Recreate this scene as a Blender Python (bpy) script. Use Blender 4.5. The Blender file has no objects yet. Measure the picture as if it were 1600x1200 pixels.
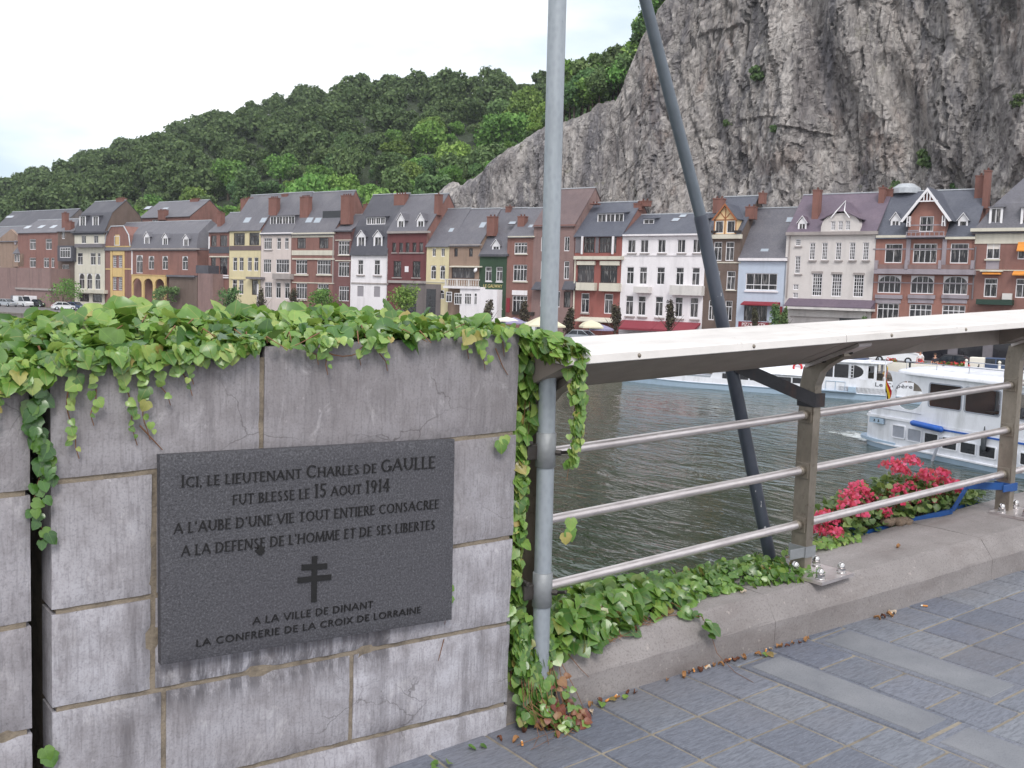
import bpy, bmesh, math, random
import numpy as np
from mathutils import Vector, Matrix, noise as mnoise
from mathutils.geometry import tessellate_polygon

SC = bpy.context.scene
COL = SC.collection
rad = math.radians
random.seed(7)

# ------------------------------------------------------------------ camera
# standing on the bridge, deck level 0 under the camera, eye at 1.6 m
CAM_LENS, CAM_YAW, CAM_PITCH, CAM_ROLL = 35.55, rad(53.289), rad(-4.9), rad(1.9)
def make_camera():
    a, p, r = CAM_YAW, -CAM_PITCH, CAM_ROLL
    fh = Vector((math.cos(a), math.sin(a), 0)); rh = Vector((math.sin(a), -math.cos(a), 0)); z = Vector((0, 0, 1))
    F = fh*math.cos(p) - z*math.sin(p); U0 = fh*math.sin(p) + z*math.cos(p)
    R = rh*math.cos(r) + U0*math.sin(r); U = U0*math.cos(r) - rh*math.sin(r)
    cd = bpy.data.cameras.new('camera'); cd.lens = CAM_LENS; cd.sensor_width = 36
    cd.clip_start = .05; cd.clip_end = 6000
    co = bpy.data.objects.new('camera', cd); COL.objects.link(co)
    m = Matrix((R, U, -F)).transposed().to_4x4(); m.translation = (0, 0, 1.6)
    co.matrix_world = m
    SC.camera = co
make_camera()

# ------------------------------------------------------------------ sky
SUN_AZ, SUN_EL = rad(243), rad(46)
def make_world():
    w = bpy.data.worlds.new('World'); SC.world = w; w.use_nodes = True
    nt = w.node_tree; nt.nodes.clear()
    N = nt.nodes.new; L = nt.links.new
    out = N('ShaderNodeOutputWorld')
    sky = N('ShaderNodeTexSky'); sky.sky_type = 'NISHITA'; sky.sun_disc = False
    sky.sun_elevation = SUN_EL; sky.sun_rotation = math.pi/2 - SUN_AZ
    b1 = N('ShaderNodeBackground'); b1.inputs[1].default_value = .10
    L(sky.outputs[0], b1.inputs[0])
    tc = N('ShaderNodeTexCoord'); mp = N('ShaderNodeMapping'); mp.inputs['Scale'].default_value = (1, 1, 3.2)
    L(tc.outputs['Generated'], mp.inputs[0])
    ns = N('ShaderNodeTexNoise'); ns.inputs['Scale'].default_value = 2.1; ns.inputs['Detail'].default_value = 6; ns.inputs['Roughness'].default_value = .52
    L(mp.outputs[0], ns.inputs['Vector'])
    sx = N('ShaderNodeSeparateXYZ'); L(tc.outputs['Generated'], sx.inputs[0])
    # clouds thin out towards the far left horizon of the valley
    dt = N('ShaderNodeVectorMath'); dt.operation = 'DOT_PRODUCT'; dt.inputs[1].default_value = (-.17, .98, 0)
    L(tc.outputs['Generated'], dt.inputs[0])
    m1 = N('ShaderNodeMapRange'); m1.inputs[1].default_value = .84; m1.inputs[2].default_value = 1.03; m1.inputs[3].default_value = 0; m1.inputs[4].default_value = .42
    L(dt.outputs['Value'], m1.inputs[0])
    mz = N('ShaderNodeMapRange'); mz.inputs[1].default_value = .10; mz.inputs[2].default_value = .30; mz.inputs[3].default_value = 1; mz.inputs[4].default_value = .1
    L(sx.outputs['Z'], mz.inputs[0])
    mm = N('ShaderNodeMath'); mm.operation = 'MULTIPLY'; L(m1.outputs[0], mm.inputs[0]); L(mz.outputs[0], mm.inputs[1])
    ad = N('ShaderNodeMath'); ad.operation = 'SUBTRACT'; L(ns.outputs[0], ad.inputs[0]); L(mm.outputs[0], ad.inputs[1])
    rp = N('ShaderNodeValToRGB'); e = rp.color_ramp.elements
    e[0].position = .06; e[0].color = (.30, .47, .64, 1)
    e[1].position = .47; e[1].color = (1.04, 1.05, 1.07, 1)
    x = rp.color_ramp.elements.new(.26); x.color = (.56, .66, .74, 1)
    L(ad.outputs[0], rp.inputs[0])
    b2 = N('ShaderNodeBackground'); b2.inputs[1].default_value = 1.0; L(rp.outputs[0], b2.inputs[0])
    mx = N('ShaderNodeMixShader'); mx.inputs[0].default_value = .9
    L(b1.outputs[0], mx.inputs[1]); L(b2.outputs[0], mx.inputs[2]); L(mx.outputs[0], out.inputs[0])
make_world()

def make_sun():
    s = bpy.data.lights.new('sun', 'SUN'); s.energy = 1.5; s.angle = rad(18); s.color = (1, .96, .90)
    o = bpy.data.objects.new('sun', s); COL.objects.link(o)
    d = Vector((math.cos(SUN_AZ)*math.cos(SUN_EL), math.sin(SUN_AZ)*math.cos(SUN_EL), math.sin(SUN_EL)))
    o.rotation_euler = d.to_track_quat('Z', 'Y').to_euler(); o.location = (0, -20, 60)
make_sun()
SC.view_settings.view_transform = 'Standard'; SC.view_settings.look = 'None'
SC.view_settings.exposure = 0.50; SC.view_settings.gamma = 1.0
SC.view_settings.use_curve_mapping = False
# ------------------------------------------------------------------ helpers
SLOPE = .0506                      # the bridge climbs 5 % towards the far bank
def bz(x, h): return h + SLOPE*x   # height h above the sloping deck at x

class MB:
    """collects faces and links them as ONE mesh object"""
    def __init__(s): s.v = []; s.f = []; s.m = []; s.sm = []
    def add(s, vs, fs, mi=0, smooth=False):
        b = len(s.v); s.v += [tuple(q) for q in vs]
        for f in fs: s.f.append([b+i for i in f]); s.m.append(mi); s.sm.append(smooth)
        return s
    def box(s, x0, x1, y0, y1, z0, z1, mi=0):
        if x0 > x1: x0, x1 = x1, x0
        if y0 > y1: y0, y1 = y1, y0
        if z0 > z1: z0, z1 = z1, z0
        return s.add([(x0,y0,z0),(x1,y0,z0),(x1,y1,z0),(x0,y1,z0),(x0,y0,z1),(x1,y0,z1),(x1,y1,z1),(x0,y1,z1)],
              [(0,3,2,1),(4,5,6,7),(0,1,5,4),(1,2,6,5),(2,3,7,6),(3,0,4,7)], mi)
    def bbox(s, x0, x1, y0, y1, z0, z1, b=.01, mi=0):
        """box with chamfered edges"""
        X, Y, Z = ((x0+x1)/2, (y0+y1)/2, (z0+z1)/2); a, c, d = abs(x1-x0)/2, abs(y1-y0)/2, abs(z1-z0)/2
        bm = bmesh.new(); bmesh.ops.create_cube(bm, size=1)
        for v in bm.verts: v.co = Vector((X+v.co.x*2*a, Y+v.co.y*2*c, Z+v.co.z*2*d))
        bmesh.ops.bevel(bm, geom=list(bm.edges), offset=min(b, a*.9, c*.9, d*.9), segments=2, affect='EDGES', profile=.5)
        bm.verts.index_update()
        s.add([v.co for v in bm.verts], [[v.index for v in f.verts] for f in bm.faces], mi, False); bm.free(); return s
    def prism(s, poly, mp, d0, d1, holes=(), mi=0):
        """polygon (u,v) extruded from d0 to d1, mp(u,v,d)->xyz; holes cut through"""
        loops = [list(poly)]+[list(h) for h in holes]
        flat = [p for l in loops for p in l]
        tris = tessellate_polygon([[Vector((p[0], p[1], 0)) for p in l] for l in loops])
        n = len(flat)
        vs = [mp(p[0], p[1], d0) for p in flat]+[mp(p[0], p[1], d1) for p in flat]
        fs = [tuple(t) for t in tris]+[(t[2]+n, t[1]+n, t[0]+n) for t in tris]
        i = 0
        for l in loops:
            m = len(l)
            for k in range(m): a = i+k; b = i+(k+1) % m; fs.append((a, b, b+n, a+n))
            i += m
        return s.add(vs, fs, mi)
    def tube(s, pts, r, seg=10, mi=0, caps=True, smooth=True):
        pts = [Vector(p) for p in pts]; n = len(pts)
        rr = [r]*n if not hasattr(r, '__len__') else r
        vs = []; fs = []; prev = None
        for i, p in enumerate(pts):
            t = (pts[min(i+1, n-1)]-pts[max(i-1, 0)]).normalized()
            a = prev if prev is not None else (Vector((0,0,1)) if abs(t.z) < .9 else Vector((1,0,0)))
            u = (a - t*a.dot(t)).normalized(); w = t.cross(u); prev = u
            for k in range(seg):
                an = 2*math.pi*k/seg; vs.append(p+u*(rr[i]*math.cos(an))+w*(rr[i]*math.sin(an)))
        for i in range(n-1):
            for k in range(seg):
                a = i*seg+k; b = i*seg+(k+1) % seg; fs.append((a, b, b+seg, a+seg))
        s.add(vs, fs, mi, smooth)
        if caps:
            s.add(vs[:seg], [tuple(range(seg))[::-1]], mi); s.add(vs[-seg:], [tuple(range(seg))], mi)
        return s
    def lathe(s, prof, c=(0,0,0), seg=16, mi=0, ax=None, smooth=True):
        """prof [(r,z)] turned about z (or about ax) through c"""
        M = Matrix.Identity(3) if ax is None else Vector(ax).to_track_quat('Z', 'Y').to_matrix()
        c = Vector(c); vs = []; fs = []
        for r, z in prof:
            for k in range(seg):
                an = 2*math.pi*k/seg; vs.append(c+M@Vector((r*math.cos(an), r*math.sin(an), z)))
        for i in range(len(prof)-1):
            for k in range(seg):
                a = i*seg+k; b = i*seg+(k+1) % seg; fs.append((a, b, b+seg, a+seg))
        fs.append(tuple(range(seg))[::-1]); n = len(prof)-1; fs.append(tuple(range(n*seg, n*seg+seg)))
        return s.add(vs, fs, mi, smooth)
    def loft(s, rings, mi=0, smooth=True, closed=True, caps=True):
        m = len(rings[0]); vs = [p for r in rings for p in r]; fs = []
        for i in range(len(rings)-1):
            for k in range(m if closed else m-1):
                a = i*m+k; b = i*m+(k+1) % m; fs.append((a, b, b+m, a+m))
        s.add(vs, fs, mi, smooth)
        if caps and closed:
            s.add(rings[0], [tuple(range(m))[::-1]], mi); s.add(rings[-1], [tuple(range(m))], mi)
        return s
    def grid(s, P, mi=0, smooth=True):
        """P[i][j] -> xyz sheet"""
        ni, nj = len(P), len(P[0])
        return s.add([q for r in P for q in r], [(i*nj+j, (i+1)*nj+j, (i+1)*nj+j+1, i*nj+j+1) for i in range(ni-1) for j in range(nj-1)], mi, smooth)
    def build(s, name, mats, parent=None, origin=(0,0,0)):
        me = bpy.data.meshes.new(name); o = Vector(origin)
        vs = s.v if o.length == 0 else [(q[0]-o.x, q[1]-o.y, q[2]-o.z) for q in s.v]
        me.from_pydata(vs, [], s.f)
        for m in (mats if isinstance(mats, (list, tuple)) else [mats]): me.materials.append(MAT(m) if isinstance(m, str) else m)
        me.polygons.foreach_set('material_index', s.m); me.polygons.foreach_set('use_smooth', s.sm)
        me.validate(); me.update()
        if s.fixn:
            bm = bmesh.new(); bm.from_mesh(me); bmesh.ops.recalc_face_normals(bm, faces=bm.faces); bm.to_mesh(me); bm.free()
        ob = bpy.data.objects.new(name, me); COL.objects.link(ob)
        if parent is not None: ob.parent = parent
        else: ob.location = o
        return ob
    fixn = True

def np_mesh(name, V, F, mats, parent=None, origin=(0,0,0), smooth=False, uv=None):
    """big mesh from numpy arrays: V (n,3), F (m,k)"""
    me = bpy.data.meshes.new(name); V = np.asarray(V, float)-np.asarray(origin, float)
    F = np.asarray(F, np.int32); k = F.shape[1]
    me.vertices.add(len(V)); me.vertices.foreach_set('co', V.astype(np.float32).ravel())
    me.loops.add(F.size); me.loops.foreach_set('vertex_index', F.ravel())
    me.polygons.add(len(F)); me.polygons.foreach_set('loop_start', np.arange(0, F.size, k, dtype=np.int32))
    me.polygons.foreach_set('loop_total', np.full(len(F), k, np.int32))
    me.polygons.foreach_set('use_smooth', np.full(len(F), smooth, bool))
    if uv is not None:
        l = me.uv_layers.new(name='UVMap'); l.data.foreach_set('uv', np.asarray(uv, np.float32)[F.ravel()].ravel())
    me.update(calc_edges=True)
    for m in (mats if isinstance(mats, (list, tuple)) else [mats]): me.materials.append(MAT(m) if isinstance(m, str) else m)
    ob = bpy.data.objects.new(name, me); COL.objects.link(ob)
    if parent is not None: ob.parent = parent
    else: ob.location = origin
    return ob

def tag(o, label, cat, group=None, kind=None):
    o['label'] = label; o['category'] = cat
    if group: o['group'] = group
    if kind: o['kind'] = kind
    return o
def struct(o, label=None):
    o['kind'] = 'structure'
    if label: o['label'] = label
    return o
class Thing:
    """an Empty at the thing's base; parts given in world space (local=False) or in its own frame"""
    def __init__(s, name, label, cat, loc=(0,0,0), rot=0., group=None, local=False):
        s.e = bpy.data.objects.new(name, None); COL.objects.link(s.e)
        s.e.location = loc; s.e.rotation_euler = (0, 0, rot); s.e.empty_display_size = .2
        s.o = (0,0,0) if local else tuple(loc); tag(s.e, label, cat, group)
    def part(s, mb, name, mat, under=None, label=None):
        o = mb.build(name, mat, under or s.e, s.o)
        if label: o['label'] = label
        return o
def copy_tree(root, loc=None, rot=None, label=None, scale=None):
    r = root.copy(); COL.objects.link(r)
    if loc is not None: r.location = loc
    if rot is not None: r.rotation_euler = (0, 0, rot)
    if scale is not None: r.scale = scale
    if label: r['label'] = label
    for ch in root.children:
        c = ch.copy(); COL.objects.link(c); c.parent = r
        for g in ch.children:
            d = g.copy(); COL.objects.link(d); d.parent = c
    return r

# vectorised gradient noise
_rng = np.random.default_rng(3)
_perm = np.concatenate([_rng.permutation(256)]*3); _grad = _rng.normal(size=(256, 3)); _grad /= np.linalg.norm(_grad, axis=1)[:, None]
def pnoise(P):
    P = np.asarray(P, float); sh = P.shape[:-1]; P = P.reshape(-1, 3)
    I = np.floor(P).astype(int); f = P-I; u = f*f*f*(f*(f*6-15)+10); I &= 255; out = np.zeros(len(P))
    for dx in (0, 1):
        for dy in (0, 1):
            for dz in (0, 1):
                h = _perm[_perm[_perm[I[:,0]+dx]+I[:,1]+dy]+I[:,2]+dz] & 255
                w = (u[:,0] if dx else 1-u[:,0])*(u[:,1] if dy else 1-u[:,1])*(u[:,2] if dz else 1-u[:,2])
                out += w*np.einsum('ij,ij->i', _grad[h], f-np.array([dx, dy, dz]))
    return out.reshape(sh)*1.6
def fbm(P, o=4, g=.5):
    P = np.asarray(P, float); s = 0; a = 1
    for k in range(o): s = s+a*pnoise(P*2**k+k*17.3); a *= g
    return s
def ridged(P, o=4, g=.5):
    P = np.asarray(P, float); s = 0; a = 1
    for k in range(o): s = s+a*(1-2*np.abs(pnoise(P*2**k+k*9.1))); a *= g
    return s
def rand_unit(rng, n): v = rng.normal(size=(n, 3)); return v/np.linalg.norm(v, axis=1)[:, None]
# ------------------------------------------------------------------ materials
MATS = {}
def lin(c): return tuple(((x/255)/12.92 if x/255 <= .04045 else ((x/255+.055)/1.055)**2.4) for x in c)
class NT:
    def __init__(s, name):
        s.m = bpy.data.materials.new(name); s.m.use_nodes = True; s.t = s.m.node_tree; s.t.nodes.clear()
        s.out = s.n('ShaderNodeOutputMaterial'); s.b = s.n('ShaderNodeBsdfPrincipled'); s.l(s.b.outputs[0], s.out.inputs[0])
        s.tc = s.n('ShaderNodeTexCoord')
    def n(s, t): return s.t.nodes.new(t)
    def l(s, a, b): s.t.links.new(a, b)
    def vec(s, scale=(1,1,1), src='Object'):
        m = s.n('ShaderNodeMapping'); m.inputs['Scale'].default_value = scale; s.l(s.tc.outputs[src], m.inputs[0]); return m.outputs[0]
    def noise(s, scale=1., det=4, rough=.55, st=(1,1,1), dist=0., src='Object'):
        n = s.n('ShaderNodeTexNoise'); n.inputs['Scale'].default_value = scale; n.inputs['Detail'].default_value = det
        n.inputs['Roughness'].default_value = rough; n.inputs['Distortion'].default_value = dist; s.l(s.vec(st, src), n.inputs['Vector']); return n.outputs[0]
    def ramp(s, fac, stops, interp='LINEAR'):
        r = s.n('ShaderNodeValToRGB'); r.color_ramp.interpolation = interp; e = r.color_ramp.elements
        while len(e) < len(stops): e.new(.5)
        for i, (p, c) in enumerate(stops):
            e[i].position = p; e[i].color = (c if hasattr(c, '__len__') else (c, c, c))[:3]+(1,) if hasattr(c, '__len__') else (c, c, c, 1)
        s.l(fac, r.inputs[0]); return r.outputs[0]
    def mix(s, fac, a, b, mode='MIX'):
        m = s.n('ShaderNodeMix'); m.data_type = 'RGBA'; m.blend_type = mode
        for i, v in ((0, fac), (6, a), (7, b)):
            if hasattr(v, 'is_linked') or hasattr(v, 'links'): s.l(v, m.inputs[i])
            elif hasattr(v, '__len__'): m.inputs[i].default_value = tuple(v)[:3]+(1,)
            else: m.inputs[i].default_value = v
        return m.outputs[2]
    def island(s):
        g = s.n('ShaderNodeNewGeometry'); return g.outputs['Random Per Island']
    def rnd(s):
        g = s.n('ShaderNodeObjectInfo'); return g.outputs['Random']
    def math(s, op, a, b=0.):
        m = s.n('ShaderNodeMath'); m.operation = op
        for i, v in ((0, a), (1, b)):
            if hasattr(v, 'links'): s.l(v, m.inputs[i])
            else: m.inputs[i].default_value = v
        return m.outputs[0]
    def bump(s, h, st=.3, d=.01):
        b = s.n('ShaderNodeBump'); b.inputs['Strength'].default_value = st; b.inputs['Distance'].default_value = d
        s.l(h, b.inputs['Height'])
        if s.b.inputs['Normal'].is_linked: s.l(s.b.inputs['Normal'].links[0].from_socket, b.inputs['Normal'])
        s.l(b.outputs[0], s.b.inputs['Normal'])
    def col(s, c):
        if hasattr(c, 'links'): s.l(c, s.b.inputs['Base Color'])
        else: s.b.inputs['Base Color'].default_value = tuple(c)[:3]+(1,)
    def set(s, **k):
        for a, v in k.items(): s.b.inputs[a.replace('_', ' ')].default_value = v
MAKERS = {}
def MAT(k):
    if k not in MATS: MATS[k] = MAKERS[k](k)
    return MATS[k]
def simple(c, rough=.7, metal=0., var=.12, scale=3., bump=0., bscale=30., spec=.5, dark=None, dscale=1.2):
    def f(k):
        t = NT(k); c1 = tuple(x*(1-var) for x in c); c2 = tuple(min(1, x*(1+var)) for x in c)
        cc = t.ramp(t.noise(scale, 5, .6), [(.3, c1), (.7, c2)])
        if dark is not None: cc = t.mix(t.ramp(t.noise(dscale, 6, .65, (1, 1, .25)), [(.5, 0.), (.72, .75)]), cc, dark)
        t.col(cc); t.set(Roughness=rough, Metallic=metal); t.b.inputs['Specular IOR Level'].default_value = spec
        if bump: t.bump(t.noise(bscale, 5), bump, .01)
        return t.m
    return f
S = lambda *c: lin(c)
def house_wall(c, var=.13, dark=.55):
    """plaster or brick seen from 100 m: patchy tone, rain streaks, faint courses"""
    def f(k):
        t = NT(k); a = tuple(x*(1-var) for x in c); b = tuple(min(.9, x*(1+var)) for x in c)
        cc = t.ramp(t.noise(.9, 6, .7), [(.3, a), (.7, b)])
        cc = t.mix(t.ramp(t.noise(.8, 5, .6, (1.4, 1.4, .22)), [(.49, 0.), (.70, .62)]), cc, tuple(x*dark for x in c))
        cc = t.mix(t.ramp(t.noise(7, 2, .5, (.5, .5, 2.2)), [(.35, 0.), (.65, .22)]), cc, tuple(x*.75 for x in c))
        t.col(cc); t.set(Roughness=.88); t.bump(t.noise(14, 3), .25, .02); return t.m
    return f
def slate(c, var=.2):
    def f(k):
        t = NT(k); a = tuple(x*(1-var) for x in c); b = tuple(x*(1+var) for x in c)
        cc = t.ramp(t.noise(5, 4, .75, (1, 1, 2.5)), [(.3, a), (.7, b)])
        cc = t.mix(t.ramp(t.noise(.35, 6, .65), [(.48, 0.), (.75, .55)]), cc, (c[0]*1.7+.01, c[1]*1.65+.01, c[2]*1.5+.01))
        cc = t.mix(t.ramp(t.noise(1.1, 5, .65, (1.6, 1, .5)), [(.55, 0.), (.75, .4)]), cc, (c[0]*.55, c[1]*.57, c[2]*.5))
        t.col(cc); t.set(Roughness=.62); t.bump(t.noise(9, 3, .6, (1, 1, 3)), .35, .03); return t.m
    return f
MAKERS.update(
 brick=house_wall(S(132,96,89)), darkbrick=house_wall(S(114,80,79)), brownbrick=house_wall(S(106,91,84)), pinkbrick=house_wall(S(134,110,107)),
 brickstone=house_wall(S(148,106,96)), redrender=house_wall(S(142,86,80),.08), darkred=house_wall(S(108,62,64),.08), taupe=house_wall(S(146,124,110),.08),
 greybrick=house_wall(S(112,104,104)), cream=house_wall(S(204,199,186),.06,.7), creampink=house_wall(S(204,192,188),.06,.75), creamwhite=house_wall(S(204,198,196),.06,.75),
 white=house_wall(S(228,224,228),.04,.75), whitestone=house_wall(S(206,202,200),.07,.6), yellow=house_wall(S(206,178,124),.08,.75), yellowpale=house_wall(S(208,196,160),.06,.75),
 green=house_wall(S(50,72,54),.1), paleblue=house_wall(S(182,192,208),.05,.8), stone=house_wall(S(158,150,148),.1), greystone=house_wall(S(150,142,150),.1),
 timber=house_wall(S(226,196,152),.05,.85), orange=simple(S(214,140,60),.8), slate=slate(S(94,93,101),.28), slate_dark=slate(S(72,72,81),.28), slate_blue=slate(S(79,82,94),.26),
 brownslate=slate(S(98,82,84)), purpleslate=slate(S(96,84,98)), greywood=simple(S(108,104,110),.7), darkwood=simple(S(44,36,34),.6), signred=simple(S(128,30,44),.6,var=.06),
 greenpaint=simple(S(30,56,46),.5), gold=simple(S(196,178,120),.5), whitepaint=simple(S(238,236,236),.5,var=.03), timberbeam=simple(S(150,92,56),.7),
 chimneybrick=house_wall(S(126,88,80)), framewhite=simple(S(226,224,228),.5,var=.03), framedark=simple(S(58,44,44),.6), shutter=simple(S(150,146,152),.7,var=.04),
 asphalt=simple(S(108,104,106),.9,var=.15,scale=2,bump=.3), quaystone=simple(S(120,114,108),.9,var=.2,scale=1.2,bump=.4,bscale=4,dark=S(60,58,50)),
 soil=simple(S(60,66,42),.95,var=.3,scale=.3), zinc=simple(S(178,182,188),.4,.3), blind=simple(S(214,206,200),.8,var=.04),
)
def pane(k):
    t = NT(k); r = t.rnd()
    a = t.ramp(r, [(0., S(22,22,28)), (.5, S(34,33,40)), (.75, S(54,52,56)), (1., S(112,108,108))], 'CONSTANT')
    cur = t.ramp(t.noise(2.2, 2, .4, (2.5, 1, .4)), [(.54, 0.), (.60, .8)])
    t.col(t.mix(t.math('MULTIPLY', cur, .55), a, S(150,146,144))); t.set(Roughness=.1); t.b.inputs['Specular IOR Level'].default_value = .4
    return t.m
MAKERS['pane'] = pane
MAKERS['darkglass'] = simple(S(34,34,40), .1, var=.3, scale=1.)
MAKERS['carglass'] = simple(S(40,46,54), .06, var=.1)
MAKERS['tyre'] = simple(S(28,28,30), .85)
def skyglass(k):
    t = NT(k); t.col(S(150,160,172)); t.set(Roughness=.05); t.b.inputs['Specular IOR Level'].default_value = .9; return t.m
MAKERS['skyglass'] = skyglass

# ---- near stone
def bluestone(k):
    """sawn blue limestone blocks: each block its own tone, chisel strokes, rain streaks, lichen dots, hairline cracks"""
    t = NT(k); isl = t.island()
    base = t.ramp(isl, [(0., S(148,145,151)), (.2, S(182,181,190)), (.4, S(160,158,165)), (.6, S(192,191,200)), (.8, S(170,168,176)), (1., S(184,183,192))])
    base = t.mix(t.ramp(t.noise(3.2, 6, .62), [(.36, .0), (.70, .5)]), base, S(112,104,104))
    sz = t.n('ShaderNodeSeparateXYZ'); t.l(t.tc.outputs['Object'], sz.inputs[0])
    hi = t.n('ShaderNodeMapRange'); hi.inputs[1].default_value = .75; hi.inputs[2].default_value = 1.25; t.l(sz.outputs['Z'], hi.inputs[0])
    base = t.mix(t.math('MULTIPLY', hi.outputs[0], .62), base, S(114,108,109))       # weathered upper courses, brownish crust
    st = t.ramp(t.noise(5.5, 6, .7, (1.6, 1.6, .16)), [(.5, 0.), (.70, .7)])
    base = t.mix(t.math('MULTIPLY', st, t.ramp(t.noise(1.6, 3), [(.42, .1), (.6, 1.)])), base, S(66,62,66))
    ub = t.ramp(sz.outputs['Z'], [(.40, 0.), (.455, .75), (.545, .75), (.575, 0.)])
    bx_ = t.ramp(sz.outputs['X'], [(.24, 0.), (.27, 1.), (1.20, 1.), (1.22, 0.)])
    runs = t.ramp(t.noise(13, 6, .75, (2.6, 2.6, .12)), [(.34, 0.), (.56, 1.)])
    base = t.mix(t.math('MULTIPLY', t.math('MULTIPLY', ub, bx_), runs), base, S(58,56,62))      # soot runs washed down below the plaque
    base = t.mix(t.ramp(t.noise(150, 2, .5), [(.3, .3), (.5, 0.)]), base, S(80,78,84))
    base = t.mix(t.ramp(t.noise(26, 3, .6), [(.66, 0.), (.74, .5)]), base, S(186,182,186))
    base = t.mix(t.ramp(t.noise(11, 8, .72), [(.38, .45), (.54, 0.)]), base, S(112,107,110))
    base = t.mix(t.ramp(t.noise(8, 8, .75, (1, 1, .7), .8), [(.56, 0.), (.70, .45)]), base, S(196,193,197))
    base = t.mix(t.ramp(t.noise(48, 4, .7), [(.66, 0.), (.74, .6)]), base, S(70,66,68))
    fine = t.noise(34, 3, .6, (3.2, 3.2, .3))
    base = t.mix(t.ramp(fine, [(.36, .3), (.5, 0.)]), base, S(92,88,92))
    v = t.n('ShaderNodeTexVoronoi'); v.feature = 'DISTANCE_TO_EDGE'; v.inputs['Scale'].default_value = 2.3
    mp = t.n('ShaderNodeMix'); mp.data_type = 'VECTOR'; mp.inputs[0].default_value = .16
    nz = t.n('ShaderNodeTexNoise'); nz.inputs['Scale'].default_value = 5; nz.inputs['Detail'].default_value = 6; t.l(t.vec(), nz.inputs['Vector'])
    t.l(t.vec((.7, 1, 1.3)), mp.inputs[4]); t.l(nz.outputs[1], mp.inputs[5]); t.l(mp.outputs[1], v.inputs['Vector'])
    cr = t.math('MULTIPLY', t.ramp(v.outputs[0], [(0., 1.), (.004, 0.)]), t.ramp(t.noise(2.1, 2), [(.54, 0.), (.62, .55)]))
    base = t.mix(cr, base, S(56,50,50))
    t.col(base); t.set(Roughness=.86)
    t.bump(fine, .35, .004); t.bump(t.noise(70, 5, .65), .35, .004); return t.m
MAKERS['bluestone'] = bluestone
def mortar(k):
    t = NT(k); c = t.ramp(t.noise(14, 6, .7), [(.25, S(84,77,71)), (.55, S(134,123,109)), (.8, S(118,111,104))])
    c = t.mix(t.ramp(t.noise(3, 5, .7), [(.6, 0.), (.75, .6)]), c, S(96,94,70))
    t.col(c); t.set(Roughness=.95); t.bump(t.noise(120, 4), .6, .006); return t.m
MAKERS['mortar'] = mortar
def granite(k):
    t = NT(k); c = t.ramp(t.noise(170, 3, .7), [(.3, S(50,50,54)), (.5, S(72,72,78)), (.62, S(88,88,94)), (.75, S(112,112,118))])
    c = t.mix(t.ramp(t.noise(2.4, 4), [(.4, 0.), (.75, .4)]), c, S(70,68,76))
    t.col(c); t.set(Roughness=.72); t.bump(t.noise(150, 3, .7), .8, .004); return t.m
MAKERS['granite'] = granite
MAKERS['letterblack'] = simple(S(18,17,19), .55, var=.2, scale=60)
def slab(k):
    """split-face slate slabs: one tone per slab, cleft strokes"""
    t = NT(k); i = t.island()
    c = t.ramp(i, [(0., S(99,104,117)), (.3, S(116,120,132)), (.6, S(106,111,123)), (.8, S(124,128,137)), (1., S(102,107,122))])
    cl = t.noise(22, 4, .6, (1., 4.5, 1.), .6)
    c = t.mix(t.ramp(cl, [(.38, .5), (.58, 0.)]), c, S(72,75,86))
    c = t.mix(t.ramp(t.noise(60, 3, .6, (1., 5, 1.)), [(.58, 0.), (.74, .5)]), c, S(152,153,162))
    c = t.mix(t.ramp(t.noise(2.0, 5, .6), [(.45, 0.), (.75, .35)]), c, S(120,114,112))
    c = t.mix(t.ramp(t.noise(160, 2, .6), [(.68, 0.), (.76, .5)]), c, S(150,148,150))
    t.col(c); t.set(Roughness=.6); t.bump(cl, .5, .006); t.bump(t.noise(90, 4), .25, .003); return t.m
MAKERS['slab'] = slab
def strip(k):
    t = NT(k); c = t.ramp(t.noise(5, 5, .6), [(.3, S(110,113,120)), (.7, S(128,130,136))])
    c = t.mix(t.ramp(t.noise(190, 2, .5), [(.35, .35), (.5, 0.)]), c, S(92,94,104)); c = t.mix(t.ramp(t.noise(1.5, 5), [(.5, 0.), (.75, .4)]), c, S(104,104,112))
    t.col(c); t.set(Roughness=.75); t.bump(t.noise(140, 3), .3, .003); return t.m
MAKERS['strip'] = strip
def joint(k):
    t = NT(k); t.col(t.ramp(t.noise(9, 5, .7), [(.3, S(106,100,92)), (.6, S(142,134,121)), (.8, S(124,119,112))])); t.set(Roughness=.95); t.bump(t.noise(160, 3), .5, .004); return t.m
MAKERS['joint'] = joint
def kerb(k):
    t = NT(k); c = t.ramp(t.noise(2.2, 6, .62), [(.3, S(122,117,117)), (.7, S(146,141,141))])
    c = t.mix(t.ramp(t.noise(5, 6, .7, (.35, 1, 1)), [(.5, 0.), (.72, .5)]), c, S(98,88,86))
    c = t.mix(t.ramp(t.noise(130, 2), [(.34, .4), (.48, 0.)]), c, S(92,86,86)); c = t.mix(t.ramp(t.noise(40, 3), [(.64, 0.), (.74, .45)]), c, S(172,164,160))
    t.col(c); t.set(Roughness=.88); t.bump(t.noise(80, 5, .65), .4, .004); return t.m
MAKERS['kerb'] = kerb
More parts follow.
